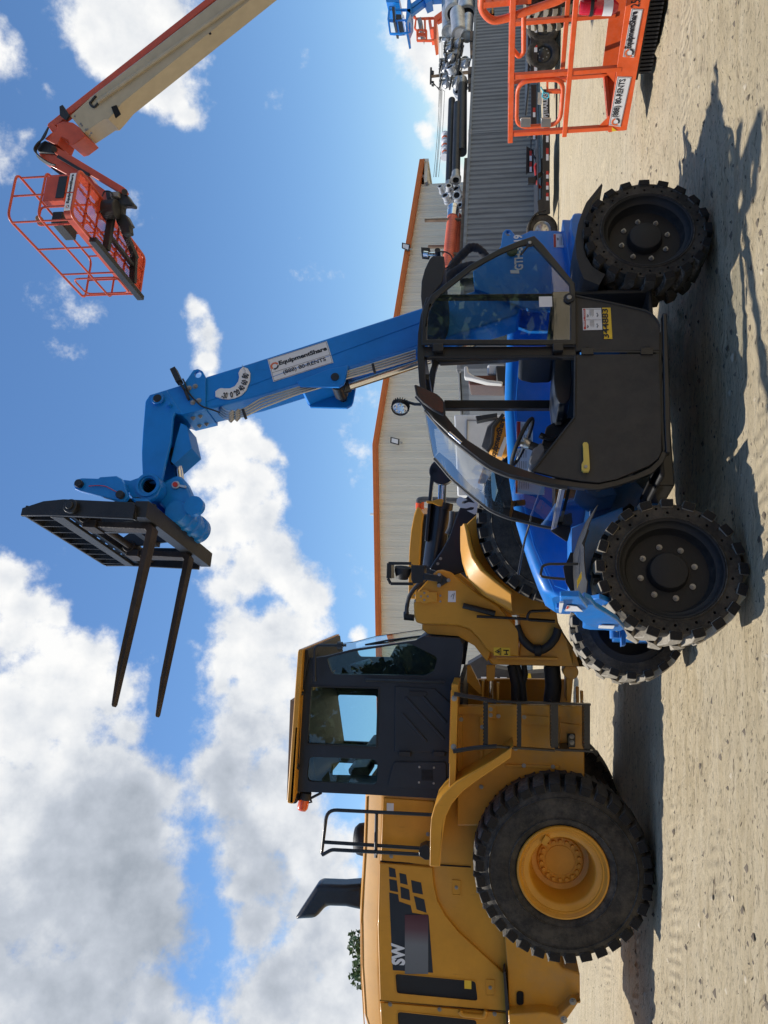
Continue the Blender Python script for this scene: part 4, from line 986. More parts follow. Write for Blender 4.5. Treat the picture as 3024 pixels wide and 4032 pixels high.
b = MB(); b.tube([P3('A2', 172, 536, .30), P3('A2', 145, 535, .30), P3('A2', 120, 528, .33), P3('A2', 100, 520, .33), lc+Vector((.03,.04,0))], .011, 8); b.build('light_bracket', 'black_paint', th, smooth=60)
b = MB(); b.pw(P2('D1', [(207,218),(208,262),(265,268),(280,225),(212,222)], .30), .26, .34); b.build('beacon_guard', 'black_plastic', th, bevel=.003)
b = MB(); b.cyl(P3('D1', 225, 245, .28), P3('D1', 262, 250, .28), .022, n=18); b.cyl(P3('D1', 262, 250, .28), P3('D1', 335, 250, .28), .014, n=14); b.build('beacon', 'chrome', th, smooth=50)
b = MB(); p = P3('D1', 340, 246, .28); b.cyl(p+Vector((0,.04,0)), p+Vector((0,-.04,0)), .020, n=18); b.tube(smooth_path([P3('D1', *q, .26) for q in [(350,232),(400,232),(445,258),(460,310),(430,350),(392,372)]]), .005, 8); b.build('beacon_mount', 'black_plastic', th, smooth=60)
# interior
b = MB(); b.pw(P2('D1', [(1290,1095),(1425,1095),(1432,1300),(1420,1440),(1380,1482),(1330,1480),(1300,1420),(1283,1280)], .28), .26, .70); st = b.build('seat', 'seat_vinyl', th, bevel=.035, seg=4, smooth=60)
b = MB(); b.pw(P2('D1', [(1000,1010),(1300,1000),(1300,1075),(1120,1085),(1010,1060)], .30), .28, .68); b.build('backrest', 'seat_vinyl', st, bevel=.03, seg=4)
b = MB(); q0 = T.at('D2', 1065, 775, w=.45); q1 = T.at('D2', 1240, 432, w=.45); cc = (q0+q1)/2; dd = q1-q0; rr_ = dd.length/2*.98; ax = norm(Vector((-dd.z, 0, dd.x))); ax = ax if ax.z > 0 else -ax
X = norm(dd); Y = ax.cross(X)
b.tube([cc+(X*math.cos(2*PI*k/36)+Y*math.sin(2*PI*k/36))*rr_ for k in range(36)], .014, 10, closed=True); sw = b.build('steering_wheel', 'black_plastic', th, smooth=80)
b = MB()
for a in (0, 2.1, 4.2): b.bar(cc-ax*.02, cc+(X*math.cos(a)+Y*math.sin(a))*rr_, .022, .01, ax)
b.lathe([(0,0),(.035,0),(.04,-.03),(.03,-.06),(0,-.06)], cc, ax, n=24); b.build('spoke', 'steel', sw, bevel=.003)
b = MB(); b.cyl(cc-ax*.05, cc-ax*.40, .028, .035, n=18); b.build('steering_column', 'black_plastic', th)
b = MB(); b.pw(P2('D2', [(1235,700),(1300,640),(1345,700),(1280,800),(1215,830),(1205,790)], .5), .42, .62); b.build('console', 'ink_grey', th, bevel=.012)
b = MB(); b.tube(smooth_path([T.at('D2', *q, w=.58) for q in [(1440,560),(1380,580),(1330,560),(1300,545)]]), lambda i: .014 if i < 12 else .022, 10); b.build('joystick', 'black_plastic', th, smooth=60)
b = MB(); b.pw(P2('D2', [(1290,700),(1350,480),(1460,420),(1600,400),(1640,640),(1400,800)], .62), .60, .82); b.build('dash', 'black_plastic', th, bevel=.015)
# hoses behind the cab
for pts_, r_, w_ in (([(445,470),(425,420),(470,330),(555,240),(615,195),(680,215),(760,300),(880,370),(1000,420),(1105,450)], .036, .95), ([(395,490),(440,420),(540,360),(640,345),(740,400),(860,490),(960,530)], .034, .90), ([(520,480),(640,470),(700,440),(800,470),(900,540)], .030, .93)):
    b = MB(); b.tube(smooth_path([P3('D1', *q, w_) for q in pts_], 8), lambda i, r_=r_: r_*(1+.06*math.sin(i*2.1)+.05*math.sin(i*.9)), 12); b.build('hydraulic_hose', 'hose_sleeve', th, smooth=80)
b = MB(); b.cyl(P3('D1', 805, 512, .9), P3('D1', 925, 560, .9), .014, n=12); b.build('hose_end', 'chrome', th)
# ================================================================== WHEEL LOADER
L_ = Frame(-3.21, 7.06, 4)
def Q3(c, x, y, w): return L_.at(c, x, y, w=w)
def Q2(c, pts, w): return L_.sz(c, pts, w)
ld = thing('wheel_loader', 'large yellow wheel loader with dark navy cab and black exhaust stack', 'wheel loader', frame=L_)
def big_wheel(parent, s, wface, far=False):
    g = -1 if far else 1; Rr, wd = .805, .60
    b = MB()
    b.lathe([(.395,.05*g),(.43,.012*g),(.50,.0),(.60,-.004*g),(.68,.01*g),(.725,.035*g),(.748,.07*g),(.755,wd*.5*g),(.748,(wd-.07)*g),(.70,(wd-.02)*g),(.55,wd*g),(.43,wd*g),(.395,(wd-.05)*g)], (0,0,0), (0,1,0), n=96)
    for rr_ in (.47,.655): b.lathe([(rr_-.006,.004*g),(rr_,-.008*g),(rr_+.006,.004*g)], (0,0,0), (0,1,0), n=72)
    w = b.build('wheel', 'rubber', parent, smooth=50)
    b = MB(); n = 34
    for side in (0, 1):
        for k in range(n):
            a0 = 2*PI*(k+.5*side)/n; da = 2*PI/n
            ol = [(.0,-.37*da),(.10,-.38*da),(.22,-.30*da),(.33,-.05*da),(.33,.55*da),(.20,.46*da),(.10,.38*da),(.0,.37*da)]
            lv = []
            for lev in (0, 1):
                vs = []
                for i, (w_, a_) in enumerate(ol):
                    r_ = (.735, Rr)[lev]; ww = w_; sc = 1-.1*lev
                    if i in (0, len(ol)-1): r_ = (.70, .775)[lev]; ww = (.014, .006)[lev]
                    if i in (1, len(ol)-2): ww = (.10,.045)[lev]; r_ = (.735,.798)[lev]
                    aa = a0+a_*sc+.0; y = (ww if side == 0 else wd-ww)*g
                    vs.append(b.bm.verts.new((r_*math.sin(aa), y, r_*math.cos(aa))))
                lv.append(vs)
            m_ = len(ol)
            for lev in (0, 1): b.face(lv[lev])
            for i in range(m_): b.face((lv[0][i], lv[0][(i+1) % m_], lv[1][(i+1) % m_], lv[1][i]))
    b.build('tread', 'tread_loader', w, bevel=.006, smooth=30, seg=1)
    b = MB(); b.lathe([(.398,.05*g),(.408,.018*g),(.402,.004*g),(.388,.0),(.378,.012*g),(.365,.03*g),(.352,.028*g),(.345,.04*g),(.305,.05*g),(.292,.06*g),(.285,.08*g),(.272,.25*g),(.26,.31*g),(.215,.325*g),(.205,.31*g),(.13,.305*g),(.0,.30*g)], (0,0,0), (0,1,0), n=80)
    r = b.build('rim', 'rim_yellow', w, smooth=40)
    b = MB()
    for k in range(18):
        a = 2*PI*k/18; p = Vector((.175*math.cos(a), .312*g, .175*math.sin(a))); b.cyl(p, p+Vector((0,-.03*g,0)), .019, n=10)
    b.build('wheel_nut', 'rim_yellow', w, bevel=.003)
    b = MB(); b.tube([Vector((.135*math.cos(2*PI*k/40), .303*g, .135*math.sin(2*PI*k/40))) for k in range(40)], .003, 6, closed=True); b.bar((.23,.03*g,.17),(.30,.03*g,.13),.05,.02,(0,1,0)); b.build('lock_ring', 'rim_yellow', w)
    w.location = (s, wface, .805); return w
big_wheel(ld, 0, 0); big_wheel(ld, 3.17, 0); big_wheel(ld, 0, 2.7, True); big_wheel(ld, 3.17, 2.7, True)
# hood
HW = .62
top = Q2('G4', [(432,0),(422,280),(408,520),(402,650),(405,900),(420,1151)], HW+.18)
sh = Q2('G4', [(520,0),(512,280),(500,520),(495,650),(497,900),(510,1151)], HW)
for l_ in (top, sh):
    (x1_, z1_), (x0_, z0_) = l_[-1], l_[-2]; l_.append((-2.35, z1_-.18)); 
top[-1] = (-2.25, top[-1][1]); 
lowc = Q2('G4', [(960,0),(962,350),(1000,500),(1060,700),(1120,870),(1145,1100),(1150,1151)], HW)
b = MB(); rows = []
for (ts, tz), (ss, sz_) in zip(top, sh):
    s_ = ss
    rows.append([(s_, HW+.02, .9), (s_, HW, 1.5), (s_, HW, sz_-.02), (s_, HW+.02, sz_+.02), (s_, HW+.13, tz-.03), (s_, HW+.20, tz), (s_, HW+.75, tz+.02), (s_, 2.7-HW-.2, tz), (s_, 2.7-HW, sz_), (s_, 2.7-HW, .9)])
b.grid(rows); b.face([b.bm.verts.new(p) for p in rows[0]]); b.face([b.bm.verts.new(p) for p in rows[-1]])
hood = b.build('hood', 'yellow_paint', ld, bevel=.012, smooth=30)
# raised side door of the hood with its curved lower edge
b = MB()
dp = Q2('G4', [(505,335),(770,358),(776,440),(795,525),(835,600),(900,680),(1000,772),(1128,888),(1147,1086),(1060,1075),(508,1030),(497,650)], HW)
b.pw(dp, HW-.035, HW+.01); hd_ = b.build('hood_door', 'yellow_paint', ld, bevel=.010, seg=3)
b = MB(); b.pw(Q2('G4', [(522,12),(780,30),(775,100),(768,290),(772,352),(510,330)], HW), HW-.02, HW+.01); b.build('side_panel', 'yellow_paint', ld, bevel=.008)
b = MB(); b.pw(Q2('G4', [(508,1036),(1148,1090),(1160,1200),(515,1200)], HW), HW-.03, HW+.01); rp_ = b.build('rear_side_panel', 'yellow_paint', ld, bevel=.008)
def decal(c, pts, w, m, parent, name, off=-.003):
    b = MB(); quad_plate(b, [Q3(c, x, y, w) for x, y in pts], (0, off, 0)); return b.build(name, m, parent)
DW = HW-.035
bs_ = decal('G4', [(552,490),(597,500),(602,535),(660,555),(668,592),(750,606),(772,893),(570,880)], DW, 'navy_plastic', hd_, 'stripe_decal')
for q in ([(550,362),(582,372),(588,415),(553,410)], [(552,422),(590,430),(597,488),(556,480)], [(603,392),(637,400),(645,452),(608,443)], [(608,460),(652,475),(658,530),(612,518)], [(662,428),(712,440),(722,500),(670,490)], [(676,508),(728,525),(740,592),(690,575)]):
    decal('G4', q, DW, 'navy_plastic', hd_, 'stripe_decal')
lettering('SW', Q3('G4', 633, 856, DW-.004), Q3('G4', 629, 745, DW-.004), .135, 'white_ink', hd_, 'model_lettering', .05)
decal('G4', [(631,601),(748,601),(748,898),(631,898)], DW, 'blur_label', hd_, 'label', -.006)
def rounded(pts, r_): return [(p.x, p.y) for p in fillet([Vector((x, y, 0)) for x, y in pts], r_, 4, closed=True)]
for pts, par, w_ in (([(583,897),(985,935),(997,1033),(590,995)], hd_, DW), ([(595,1088),(990,1130),(995,1230),(600,1230)], rp_, HW-.03)):
    pp = rounded(Q2('G4', pts, w_), .03); b = MB(); b.pw(pp, w_-.002, w_+.002); gr_ = b.build('grille', 'grille_mesh', par)
    b = MB(); cx = sum(p[0] for p in pp)/len(pp); cz = sum(p[1] for p in pp)/len(pp); po = [(cx+(x-cx)*1.07, cz+(z-cz)*1.02) for x, z in pp]
    b.pw([po, pp], w_-.008, w_); b.build('grille_frame', 'yellow_paint', gr_, bevel=.003)
for (x0, x1, y0, y1), par, w_ in (((868,912,425,505), None, HW), ((1038,1082,925,1010), hd_, DW)):
    b = MB(); P_ = Q2('G4', [(x0,y0),(x1,y0+3),(x1,y1),(x0,y1)], w_); i_ = Q2('G4', [(x0+4,y0+18),(x1-4,y0+20),(x1-4,y1-6),(x0+4,y1-6)], w_); b.pw([P_, i_], w_-.008, w_+.0); b.pw(i_, w_-.004, w_)
    lt = b.build('latch', 'yellow_paint', par or ld, bevel=.003); b = MB(); b.bolts([Q3('G4', (x0+x1)/2, (y0+y1)/2, w_-.006)], r=.013, h=.012); b.build('bolt', 'zinc', lt)
b = MB(); b.bolts([Q3('G4', *q, HW-.02) for q in [(563,308),(747,197)]]+[Q3('G4', *q, HW-.03) for q in [(557,1052),(805,1077),(1082,1100)]], r=.015, h=.012); b.build('bolt', 'zinc', ld)
b = MB(); b.tube(fillet([Q3('G4', *q, HW-.06) for q in [(905,1085),(920,1105),(1030,1115),(1040,1085)]], .03, 4), .022, 10); b.build('handle', 'yellow_paint', ld, smooth=60)
decal('G4', [(540,40),(575,42),(574,85),(540,84)], HW-.02, 'white_label', ld, 'warning_label', -.004)
decal('G4', [(930,930),(965,933),(965,975),(930,972)], DW, 'yellow_label', hd_, 'warning_label', -.004)
b = MB(); b.bar(Q3('G4', 505, 1032, HW-.032), Q3('G4', 1145, 1087, HW-.032), .012, .006, (0,1,0)); b.build('panel_gap', 'hollow', ld)
b = MB(); b.bar(Q3('G4', 506, 333, HW-.022), Q3('G4', 962, 362, HW-.004), .012, .008, (0,1,0)); b.build('panel_gap', 'hollow', ld)
b = MB(); b.tube([Vector((x, HW+.125, z)) for x, z in [(p_[0], p_[1]-.025) for p_ in top[:6]]], .006, 6); b.build('hood_crease', 'yellow_paint', ld)
# exhaust, air cleaner
b = MB(); b.pw(Q2('G4', [(425,452),(320,460),(188,454),(70,634),(180,626),(232,565),(332,568),(425,588)], 1.25), 1.25, 1.50)
b.build('exhaust_stack', 'black_paint', ld, bevel=.055, seg=5)
b = MB(); c_ = Q3('G4', 420, 222, 1.3); b.lathe([(.17,-.1),(.17,.0),(.16,.05),(.12,.09),(.0,.11)], c_, (0,0,1), n=36); b.build('air_intake', 'black_plastic', ld, smooth=50)
# handrail beside the hood
b = MB(); HR = .50
b.tube(fillet([Q3('G4', *q, HR) for q in [(772,100),(240,74),(212,292)]], .10, 6)+fillet([Q3('G4', *q, HR-.05) for q in [(218,300),(262,275),(490,287),(760,302)]], .03, 3), .018, 12)
b.tube([Q3('G4', 488, 95, HR), Q3('G4', 484, 315, HR-.03), Q3('G4', 490, 290, HR-.05)], .018, 12); b.tube([Q3('G4', 226, 237, HR), Q3('G4', 710, 268, HR)], .018, 12)
b.build('handrail', 'black_paint', ld, smooth=60)
b = MB(); b.pw(Q2('G4', [(706,252),(735,237),(757,240),(757,312),(735,312),(706,292)], HR), HR-.08, HR+.05); b.build('rail_socket', 'black_paint', ld, bevel=.006)
# cab
CB = .55
def rq(c, pts, w, r_=.05): return rounded(Q2(c, pts, w), r_)
h1 = rq('G2', [(385,292),(600,240),(1060,170),(1292,285),(1265,395),(1195,437),(430,425)], CB, .04)
h2 = rq('G2', [(262,528),(808,543),(788,1018),(232,990)], CB, .01)
h3 = rq('G2', [(240,1098),(800,1120),(800,1327),(222,1300)], CB, .06)
outer = Q2('G2', [(185,440),(215,300),(380,278),(600,222),(1110,150),(1180,114),(1470,133),(1500,190),(1498,255),(1465,500),(1400,505),(1385,1442),(1300,1440),(720,1408),(130,1382),(165,570)], CB)
b = MB(); b.pw([outer, h1, h2, h3], CB, CB+.07); cab = b.build('cab', 'navy_plastic', ld, bevel=.012, seg=3)
F1_ = rq('G2', [(475,592),(800,600),(788,985),(455,970)], 2.10, .04); F2_ = rq('G2', [(440,1108),(805,1128),(790,1252),(435,1245)], 2.10, .04)
fz = [(x, z) for x, z in outer]
h1f = [(x, z) for x, z in h1]
b = MB(); b.pw([fz, F1_, h1f], 2.10, 2.15); b.build('far_cab_wall', 'navy_plastic', ld, bevel=.01)
zz = [z for x, z in outer]; b = MB()
zb = min(zz)
fr = Q2('G2', [(1110,150),(1180,114),(1470,133),(1500,190)], CB)
b.grid([[(x, CB+.02, z) for x, z in fr], [(x, 2.13, z) for x, z in fr]]); b.box((outer[11][0]+.02, CB+.05, zb), (outer[9][0], 2.1, zb+.05))
b.pw(Q2('G2', [(130,1382),(165,570),(190,575),(300,1380)], CB), CB+.05, 2.12)
rw_ = [L_.at('G2', x, y, sv=.47) for x, y in [(440,1108),(805,1128),(790,1252),(435,1245)]]
b.ps([[(CB+.03,zb),(2.12,zb),(2.12,3.38),(CB+.03,3.38)], [(p.y, p.z) for p in rw_]], .42, .47)
b.build('cab_shell', 'navy_plastic', ld)
b = MB(); b.grid([[(x, CB+.03, z) for x, z in Q2('G2', [(215,300),(380,280),(600,224),(1110,152)], CB)], [(x, 2.12, z) for x, z in Q2('G2', [(215,300),(380,280),(600,224),(1110,152)], CB)]]); b.build('windscreen', 'green_glass', cab)
for h_, nm in ((h1, 'quarter_pane'), (h2, 'door_pane'), (h3, 'rear_pane')):
    b = MB(); b.pw(h_, CB+.02, CB+.026); b.build(nm, 'green_glass', cab)
b = MB(); c1 = [(x, z) for x, z in h2]; cx = sum(p[0] for p in c1)/len(c1); cz = sum(p[1] for p in c1)/len(c1)
b.pw([[(cx+(x-cx)*1.05, cz+(z-cz)*1.04) for x, z in c1], c1], CB-.008, CB+.01); b.build('window_seal', 'black_plastic', cab, bevel=.003)
b = MB(); lp = Q2('G2', [(945,520),(1270,540),(1400,660),(1390,1068),(940,1055)], CB); b.pw(lp, CB-.014, CB+.01); dr = b.build('cab_door', 'navy_plastic', cab, bevel=.008)
b = MB()
for a, c_ in (((1030,612),(1345,955)), ((1170,603),(1365,822)), ((1000,745),(1203,975))): b.bar(Q3('G2', *a, CB-.015), Q3('G2', *c_, CB-.015), .03, .022, (0,1,0))
b.build('door_rib', 'navy_plastic', dr, bevel=.009, seg=3)
b = MB(); b.pw(rq('G2', [(1062,562),(1205,570),(1205,600),(1062,600)], CB-.02, .01), CB-.03, CB-.012); b.build('door_handle', 'black_plastic', dr, bevel=.006)
b = MB()
for x_ in (975, 1255): b.pw(Q2('G2', [(x_,1052),(x_+100,1055),(x_+100,1095),(x_,1090)], CB-.02), CB-.04, CB-.005)
b.build('door_hinge', 'black_plastic', dr, bevel=.006)
b = MB(); b.pw(rq('G2', [(935,1140),(1360,1140),(1368,1362),(885,1340)], CB, .03), CB-.018, CB+.01); vp = b.build('vent_panel', 'navy_plastic', cab, bevel=.008)
b = MB()
for k in range(9): b.pw(Q2('G2', [(1160,1205+k*10),(1255,1207+k*10),(1255,1211+k*10),(1160,1209+k*10)], CB-.018), CB-.021, CB-.017)
b.build('louvre', 'hollow', vp)
b = MB(); b.bolts([Q3('G2', *q, CB-.018) for q in [(1143,1182),(1262,1187),(1140,1308),(1260,1315)]], r=.008, h=.006); b.build('screw', 'zinc', vp)
# cab interior
b = MB(); b.pw(Q2('G2', [(900,300),(960,190),(1110,180),(1290,300),(1330,420),(1400,480),(1400,560),(1200,500),(1050,420),(905,300)], 1.1), 1.0, 1.6); b.build('dashboard', 'ink_grey_dark', ld, bevel=.03, seg=3)
b = MB(); cc_ = Q3('G2', 1050, 390, 1.15); b.tube([cc_+Vector((.17*math.cos(a)*.8, .19*math.sin(a), .17*math.cos(a)*.5)) for a in [2*PI*k/30 for k in range(30)]], .014, 8, closed=True); b.build('steering_wheel', 'black_plastic', ld)
b = MB(); b.pw(rq('G2', [(700,990),(1200,1000),(1230,1120),(740,1100)], 1.1, .05), 1.05, 1.55); b.pw(rq('G2', [(1130,700),(1230,700),(1240,1110),(1140,1100)], 1.1, .05), 1.05, 1.6); b.pw(rq('G2', [(560,1190),(730,1180),(740,1260),(570,1250)], 1.1, .04), 1.1, 1.45); b.build('operator_seat', 'seat_vinyl', ld, bevel=.03, seg=3)
b = MB(); b.pw(Q2('G2', [(240,540),(360,560),(350,980),(320,1280),(215,1280)], 1.5), .70, 2.05); b.build('headliner', 'beige_trim', ld)
b = MB(); b.pw(Q2('G2', [(560,360),(600,335),(740,298),(762,330),(750,350),(600,402),(575,395)], 1.0), .99, 1.02); b.build('rear_view_mirror', 'mirror_back', ld, bevel=.01)
b = MB(); b.tube(fillet([Q3('G2', *q, 2.2) for q in [(490,425),(490,300),(700,295)]], .05, 4), .014, 8); b.build('mirror_arm', 'black_paint', ld, smooth=60)
# roof
b = MB(); rf_o = Q2('G2', [(150,245),(158,222),(197,220),(192,250),(118,1440),(108,1486),(68,1478),(62,1445)], .42)
b.pw(rf_o, .42, 2.22); b.build('cab_roof', 'yellow_paint', ld, bevel=.03, seg=4)
b = MB(); b.pw(Q2('G2', [(190,225),(232,222),(240,290),(180,600),(135,1400),(140,1480),(108,1486),(118,1440)], .50), .50, 2.15); b.build('roof_underside', 'black_plastic', ld, bevel=.01)
b = MB(); b.lathe([(.0,-.03),(.05,-.03),(.055,0),(.055,.06),(.045,.085),(0,.10)], Q3('G2', 200, 1465, .62), (-.98,0,.2), n=24); 
b.build('beacon', 'beacon_orange', ld, smooth=50)
b = MB(); b.lathe([(0,-.10),(.06,-.10),(.065,-.03),(0,-.03)], Q3('G2', 200, 1465, .62), (-.98,0,.2), n=20); b.tube([Q3('G2', *q, .62) for q in [(180,1390),(240,1395),(262,1470),(225,1475)]], .012, 8); b.tube([Q3('G2', *q, .62) for q in [(250,1440),(345,1392)]], .014, 8); b.build('beacon_bracket', 'black_plastic', ld, bevel=.003)
b = MB(); b.tube(fillet([Q3('G2', *q, .42) for q in [(290,460),(290,190),(545,188)]], .06, 5), .014, 10); b.cyl(Q3('G2', 290, 445, .42), Q3('G2', 290, 480, .42), .02); b.tube([Q3('G2', 475, 190, .42), Q3('G2', 515, 192, .42)], .04, 10); b.build('mirror_bracket', 'black_paint', ld, smooth=60)
b = MB(); b.tube([Q3('G2', *q, CB-.06) for q in [(195,572),(165,600),(140,1150),(150,1188),(165,1190)]], .022, 10); b.tube([Q3('G2', *q, CB-.06) for q in [(705,475),(715,472),(1345,492)]], .016, 10); b.build('grab_rail', 'black_paint', ld, smooth=60)
for k_, (a_, m_, c_) in enumerate((((1170,112),(870,150),(700,185)), ((1100,118),(800,175),(620,222)), ((975,172),(800,200),(620,225)))):
    b = MB(); b.tube([Q3('G2', *q, 1.0+.3*k_) for q in (a_, m_, c_)], .010, 8); b.build('wiper', 'black_paint', ld, smooth=60)
b = MB(); b.lathe([(0,-.05),(.07,-.05),(.09,0),(.08,.03),(0,.04)], Q3('G2', 300, 400, .8), (.9,-.3,-.1), n=24); b.lathe([(0,-.05),(.07,-.05),(.09,0),(.08,.03),(0,.04)], Q3('G2', 240, 270, 1.0), (.95,-.2,-.1), n=24); b.build('cab_light', 'black_plastic', ld, smooth=50)
# deck, fender
b = MB(); b.pw(Q2('G3', [(187,578),(246,582),(226,1325),(214,1660),(160,1660),(166,1325)], .10), .10, .58)
dk = b.build('deck', 'yellow_paint', ld, bevel=.006)
b = MB()
for k in range(40):
    y0 = 640+k*17; b.pw(Q2('G3', [(183-(y0-640)*.026,y0),(176-(y0-640)*.026,y0+4),(176-(y0-640)*.026,y0+9),(183-(y0-640)*.026,y0+13)], .10), .10, .14)
b.build('grip_edge', 'yellow_paint', dk)
fo_ = [(950,458),(870,515),(790,562),(720,605),(665,655),(635,695),(620,745),(616,800),(614,946)]
fi_ = [(946,502),(872,552),(800,600),(748,640),(705,690),(680,740),(670,800),(662,860),(656,947)]
b = MB(); O2 = Q2('A3', fo_, .02); I2 = Q2('A3', fi_, .02); b.pw(O2+I2[::-1], .02, .05)
b.pw(O2+[(x-.01 if i > 4 else x, z-.02) for i, (x, z) in list(enumerate(O2))[::-1]], .04, .60); b.build('rear_fender', 'yellow_paint', ld, bevel=.014, seg=3)
b = MB(); b.bolts([Q3('G3', *q, .10) for q in [(210,710),(205,1163)]], r=.020, h=.016); b.build('bolt', 'zinc', dk)
# body under the cab
BW = .42
b = MB(); b.pw(Q2('G3', [(240,780),(770,772),(1410,785),(1425,1000),(1425,1430),(1440,1900),(240,1900)], BW), BW, BW+.08); b.pw(Q2('G3', [(240,780),(770,772),(1410,785),(1425,1000),(1440,1900),(240,1900)], BW), 2.2, 2.28)
bd = b.build('main_frame', 'yellow_paint', ld, bevel=.012)
b = MB(); b.pw(Q2('G3', [(300,1050),(1300,1050),(1300,1900),(300,1900)], BW+.1), BW+.12, 2.15); b.build('engine_bay', 'black_plastic', ld)
b = MB()
for pts in ([(240,782),(480,788),(480,860),(240,850)], [(835,860),(1110,880),(1110,960),(838,950)], [(525,770),(600,790),(600,905),(525,900)], [(1190,930),(1395,960),(1395,985),(1195,975)], [(445,880),(485,880),(480,1320),(440,1320)], [(690,1320),(1190,1335),(1190,1365),(690,1350)], [(1188,880),(1205,885),(1205,1170),(1190,1170)], [(240,860),(290,870),(285,1500),(240,1500)]):
    b.pw(Q2('G3', pts, BW), BW-.02, BW+.01)
b.build('frame_plate', 'yellow_paint', ld, bevel=.006)
b = MB(); b.bolts([Q3('G3', *q, BW-.02) for q in [(550,812),(550,868),(622,876),(863,885),(275,907),(471,977),(321,1447),(463,1535),(860,1337),(1132,1348),(585,1268),(783,1180)]], r=.015, h=.012); b.build('bolt', 'zinc', ld)
b = MB(); b.pw(Q2('G3', [(1265,1035),(1335,1035),(1335,1158),(1265,1158)], BW), BW-.05, BW); b.pw(Q2('G3', [(1180,1122),(1265,1122),(1265,1150),(1180,1150)], BW), BW-.25, BW-.02)
b.build('step_bracket', 'black_paint', ld, bevel=.008); b = MB(); b.bolts([Q3('G3', *q, BW-.05) for q in [(1308,1066),(1308,1122)]], r=.017, h=.014); b.build('bolt', 'zinc', ld)
LW = .06
b = MB()
b.tube([Q3('G3', 208, 668, LW), Q3('G3', 490, 718, LW), Q3('G3', 602, 742, LW)], .020, 10); b.tube([Q3('G3', 200, 1205, LW), Q3('G3', 400, 1172, LW), Q3('G3', 608, 1157, LW)], .020, 10)
b.bar(Q3('G3', 590, 738, LW), Q3('G3', 1482, 766, LW), .016, .05, (0,1,0)); b.bar(Q3('G3', 600, 1158, LW), Q3('G3', 1145, 1195, LW+.1), .016, .05, (0,1,0)); b.bar(Q3('G3', 1150, 1185, LW), Q3('G3', 1502, 1202, LW), .016, .05, (0,1,0))
b.build('ladder_rail', 'black_paint', ld, smooth=50)
for x0, x1, y0, y1 in ((485,525,748,1155), (800,836,750,1165), (1115,1180,757,1172), (1425,1478,768,1198)):
    b = MB(); b.pw(Q2('G3', [(x0,y0),(x1,y0),(x1,y1),(x0,y1)], LW+.01), LW+.01, LW+.025)
    n_ = 12
    for k in range(n_):
        ya = y0+(y1-y0)*(k+.2)/n_; yb = y0+(y1-y0)*(k+.75)/n_; b.pw(Q2('G3', [(x0,ya),(x0-7,ya+4),(x0-7,yb-4),(x0,yb)], LW+.01), LW+.01, LW+.05)
    b.pw(Q2('G3', [(x0,y0),(x0+8,y0),(x0+8,y1),(x0,y1)], LW+.01), LW+.02, LW+.24); b.build('ladder_step', 'black_paint', ld)
# rear of the machine
b = MB(); b.pw(Q2('G4', [(1130,700),(1145,880),(1160,1260),(1340,1400),(1420,1400),(1420,1151),(1512,1018),(1510,895),(1420,870),(1300,700)], .50), .50, 2.2); b.build('rear_frame', 'yellow_paint', ld, bevel=.02)
b = MB(); b.pw(Q2('G4', [(1150,1090),(1330,1080),(1400,1100),(1470,1030),(1512,1040),(1512,1018),(1420,1151),(1420,1300),(1160,1300)], .40), .36, 2.34); cw = b.build('counterweight', 'yellow_paint', ld, bevel=.03, seg=3)
b = MB(); b.pw(Q2('G4', [(1135,880),(1160,1120),(1170,1300),(1150,1300),(1125,890)], .46), .44, .60); b.build('lower_seam', 'black_plastic', ld)
b = MB(); b.pw(rq('G4', [(1192,985),(1228,985),(1228,1052),(1192,1052)], .50, .04), .485, .50); b.build('tie_down_hole', 'hollow', ld)
b = MB(); b.bolts([Q3('G4', *q, .36) for q in [(1475,1037),(1430,1128)]], r=.024, h=.016); b.build('bolt', 'zinc', ld)
b = MB(); b.box((-.2,.6,.55),(.2,2.1,1.05)); b.box((2.97,.6,.55),(3.37,2.1,1.05)); b.cyl((0,.55,.8),(0,.34,.8),.22,.16,28); b.cyl((3.17,.55,.8),(3.17,.34,.8),.22,.16,28); b.build('axle', 'yellow_paint', ld, bevel=.03)
# front frame, boom tower
TW = .62
b = MB()
tw = Q2('A2', [(176,1478),(150,1470),(142,1440),(140,1390),(150,1345),(190,1300),(238,1248),(262,1244),(300,1255),(345,1292),(420,1350),(500,1395),(590,1500),(590,1618),(490,1612),(455,1590),(420,1540),(380,1500),(330,1484)], TW)
b.pw(tw, TW, TW+.06); b.pw(tw, 2.7-TW-.06, 2.7-TW)
b.build('boom_tower', 'yellow_paint', ld, bevel=.015)
b = MB(); in_t = Q2('A2', [(176,1500),(200,1520),(330,1530),(400,1570),(455,1640),(470,1600),(440,1560),(380,1500),(330,1484),(176,1478)], TW+.06); b.pw(in_t, TW+.06, 2.7-TW-.06)
b.build('tower_plate', 'yellow_paint', ld, bevel=.008)
b = MB(); b.pw(Q2('G3', [(510,330),(560,395),(1265,415),(1320,420),(1322,230),(1270,180),(1180,0),(1150,-200),(800,-200),(830,100),(812,322)], TW+.10), TW+.10, 2.5-TW); b.build('front_frame', 'yellow_paint', ld, bevel=.015)
b = MB(); b.pw(Q2('G3', [(590,320),(1175,325),(1175,352),(610,345)], TW+.08), TW+.04, TW+.11); b.build('frame_rib', 'yellow_paint', ld, bevel=.006)
b = MB(); b.cyl(Q3('G3', 1295, 460, TW+.2)+Vector((0,-.04,0)), Q3('G3', 1295, 460, TW+.2)+Vector((0,.2,0)), .075, n=24); b.pw(Q2('G3', [(1255,420),(1330,425),(1300,750),(1262,750)], TW+.2), TW+.2, TW+.5); b.build('hinge_lug', 'yellow_paint', ld, bevel=.008)
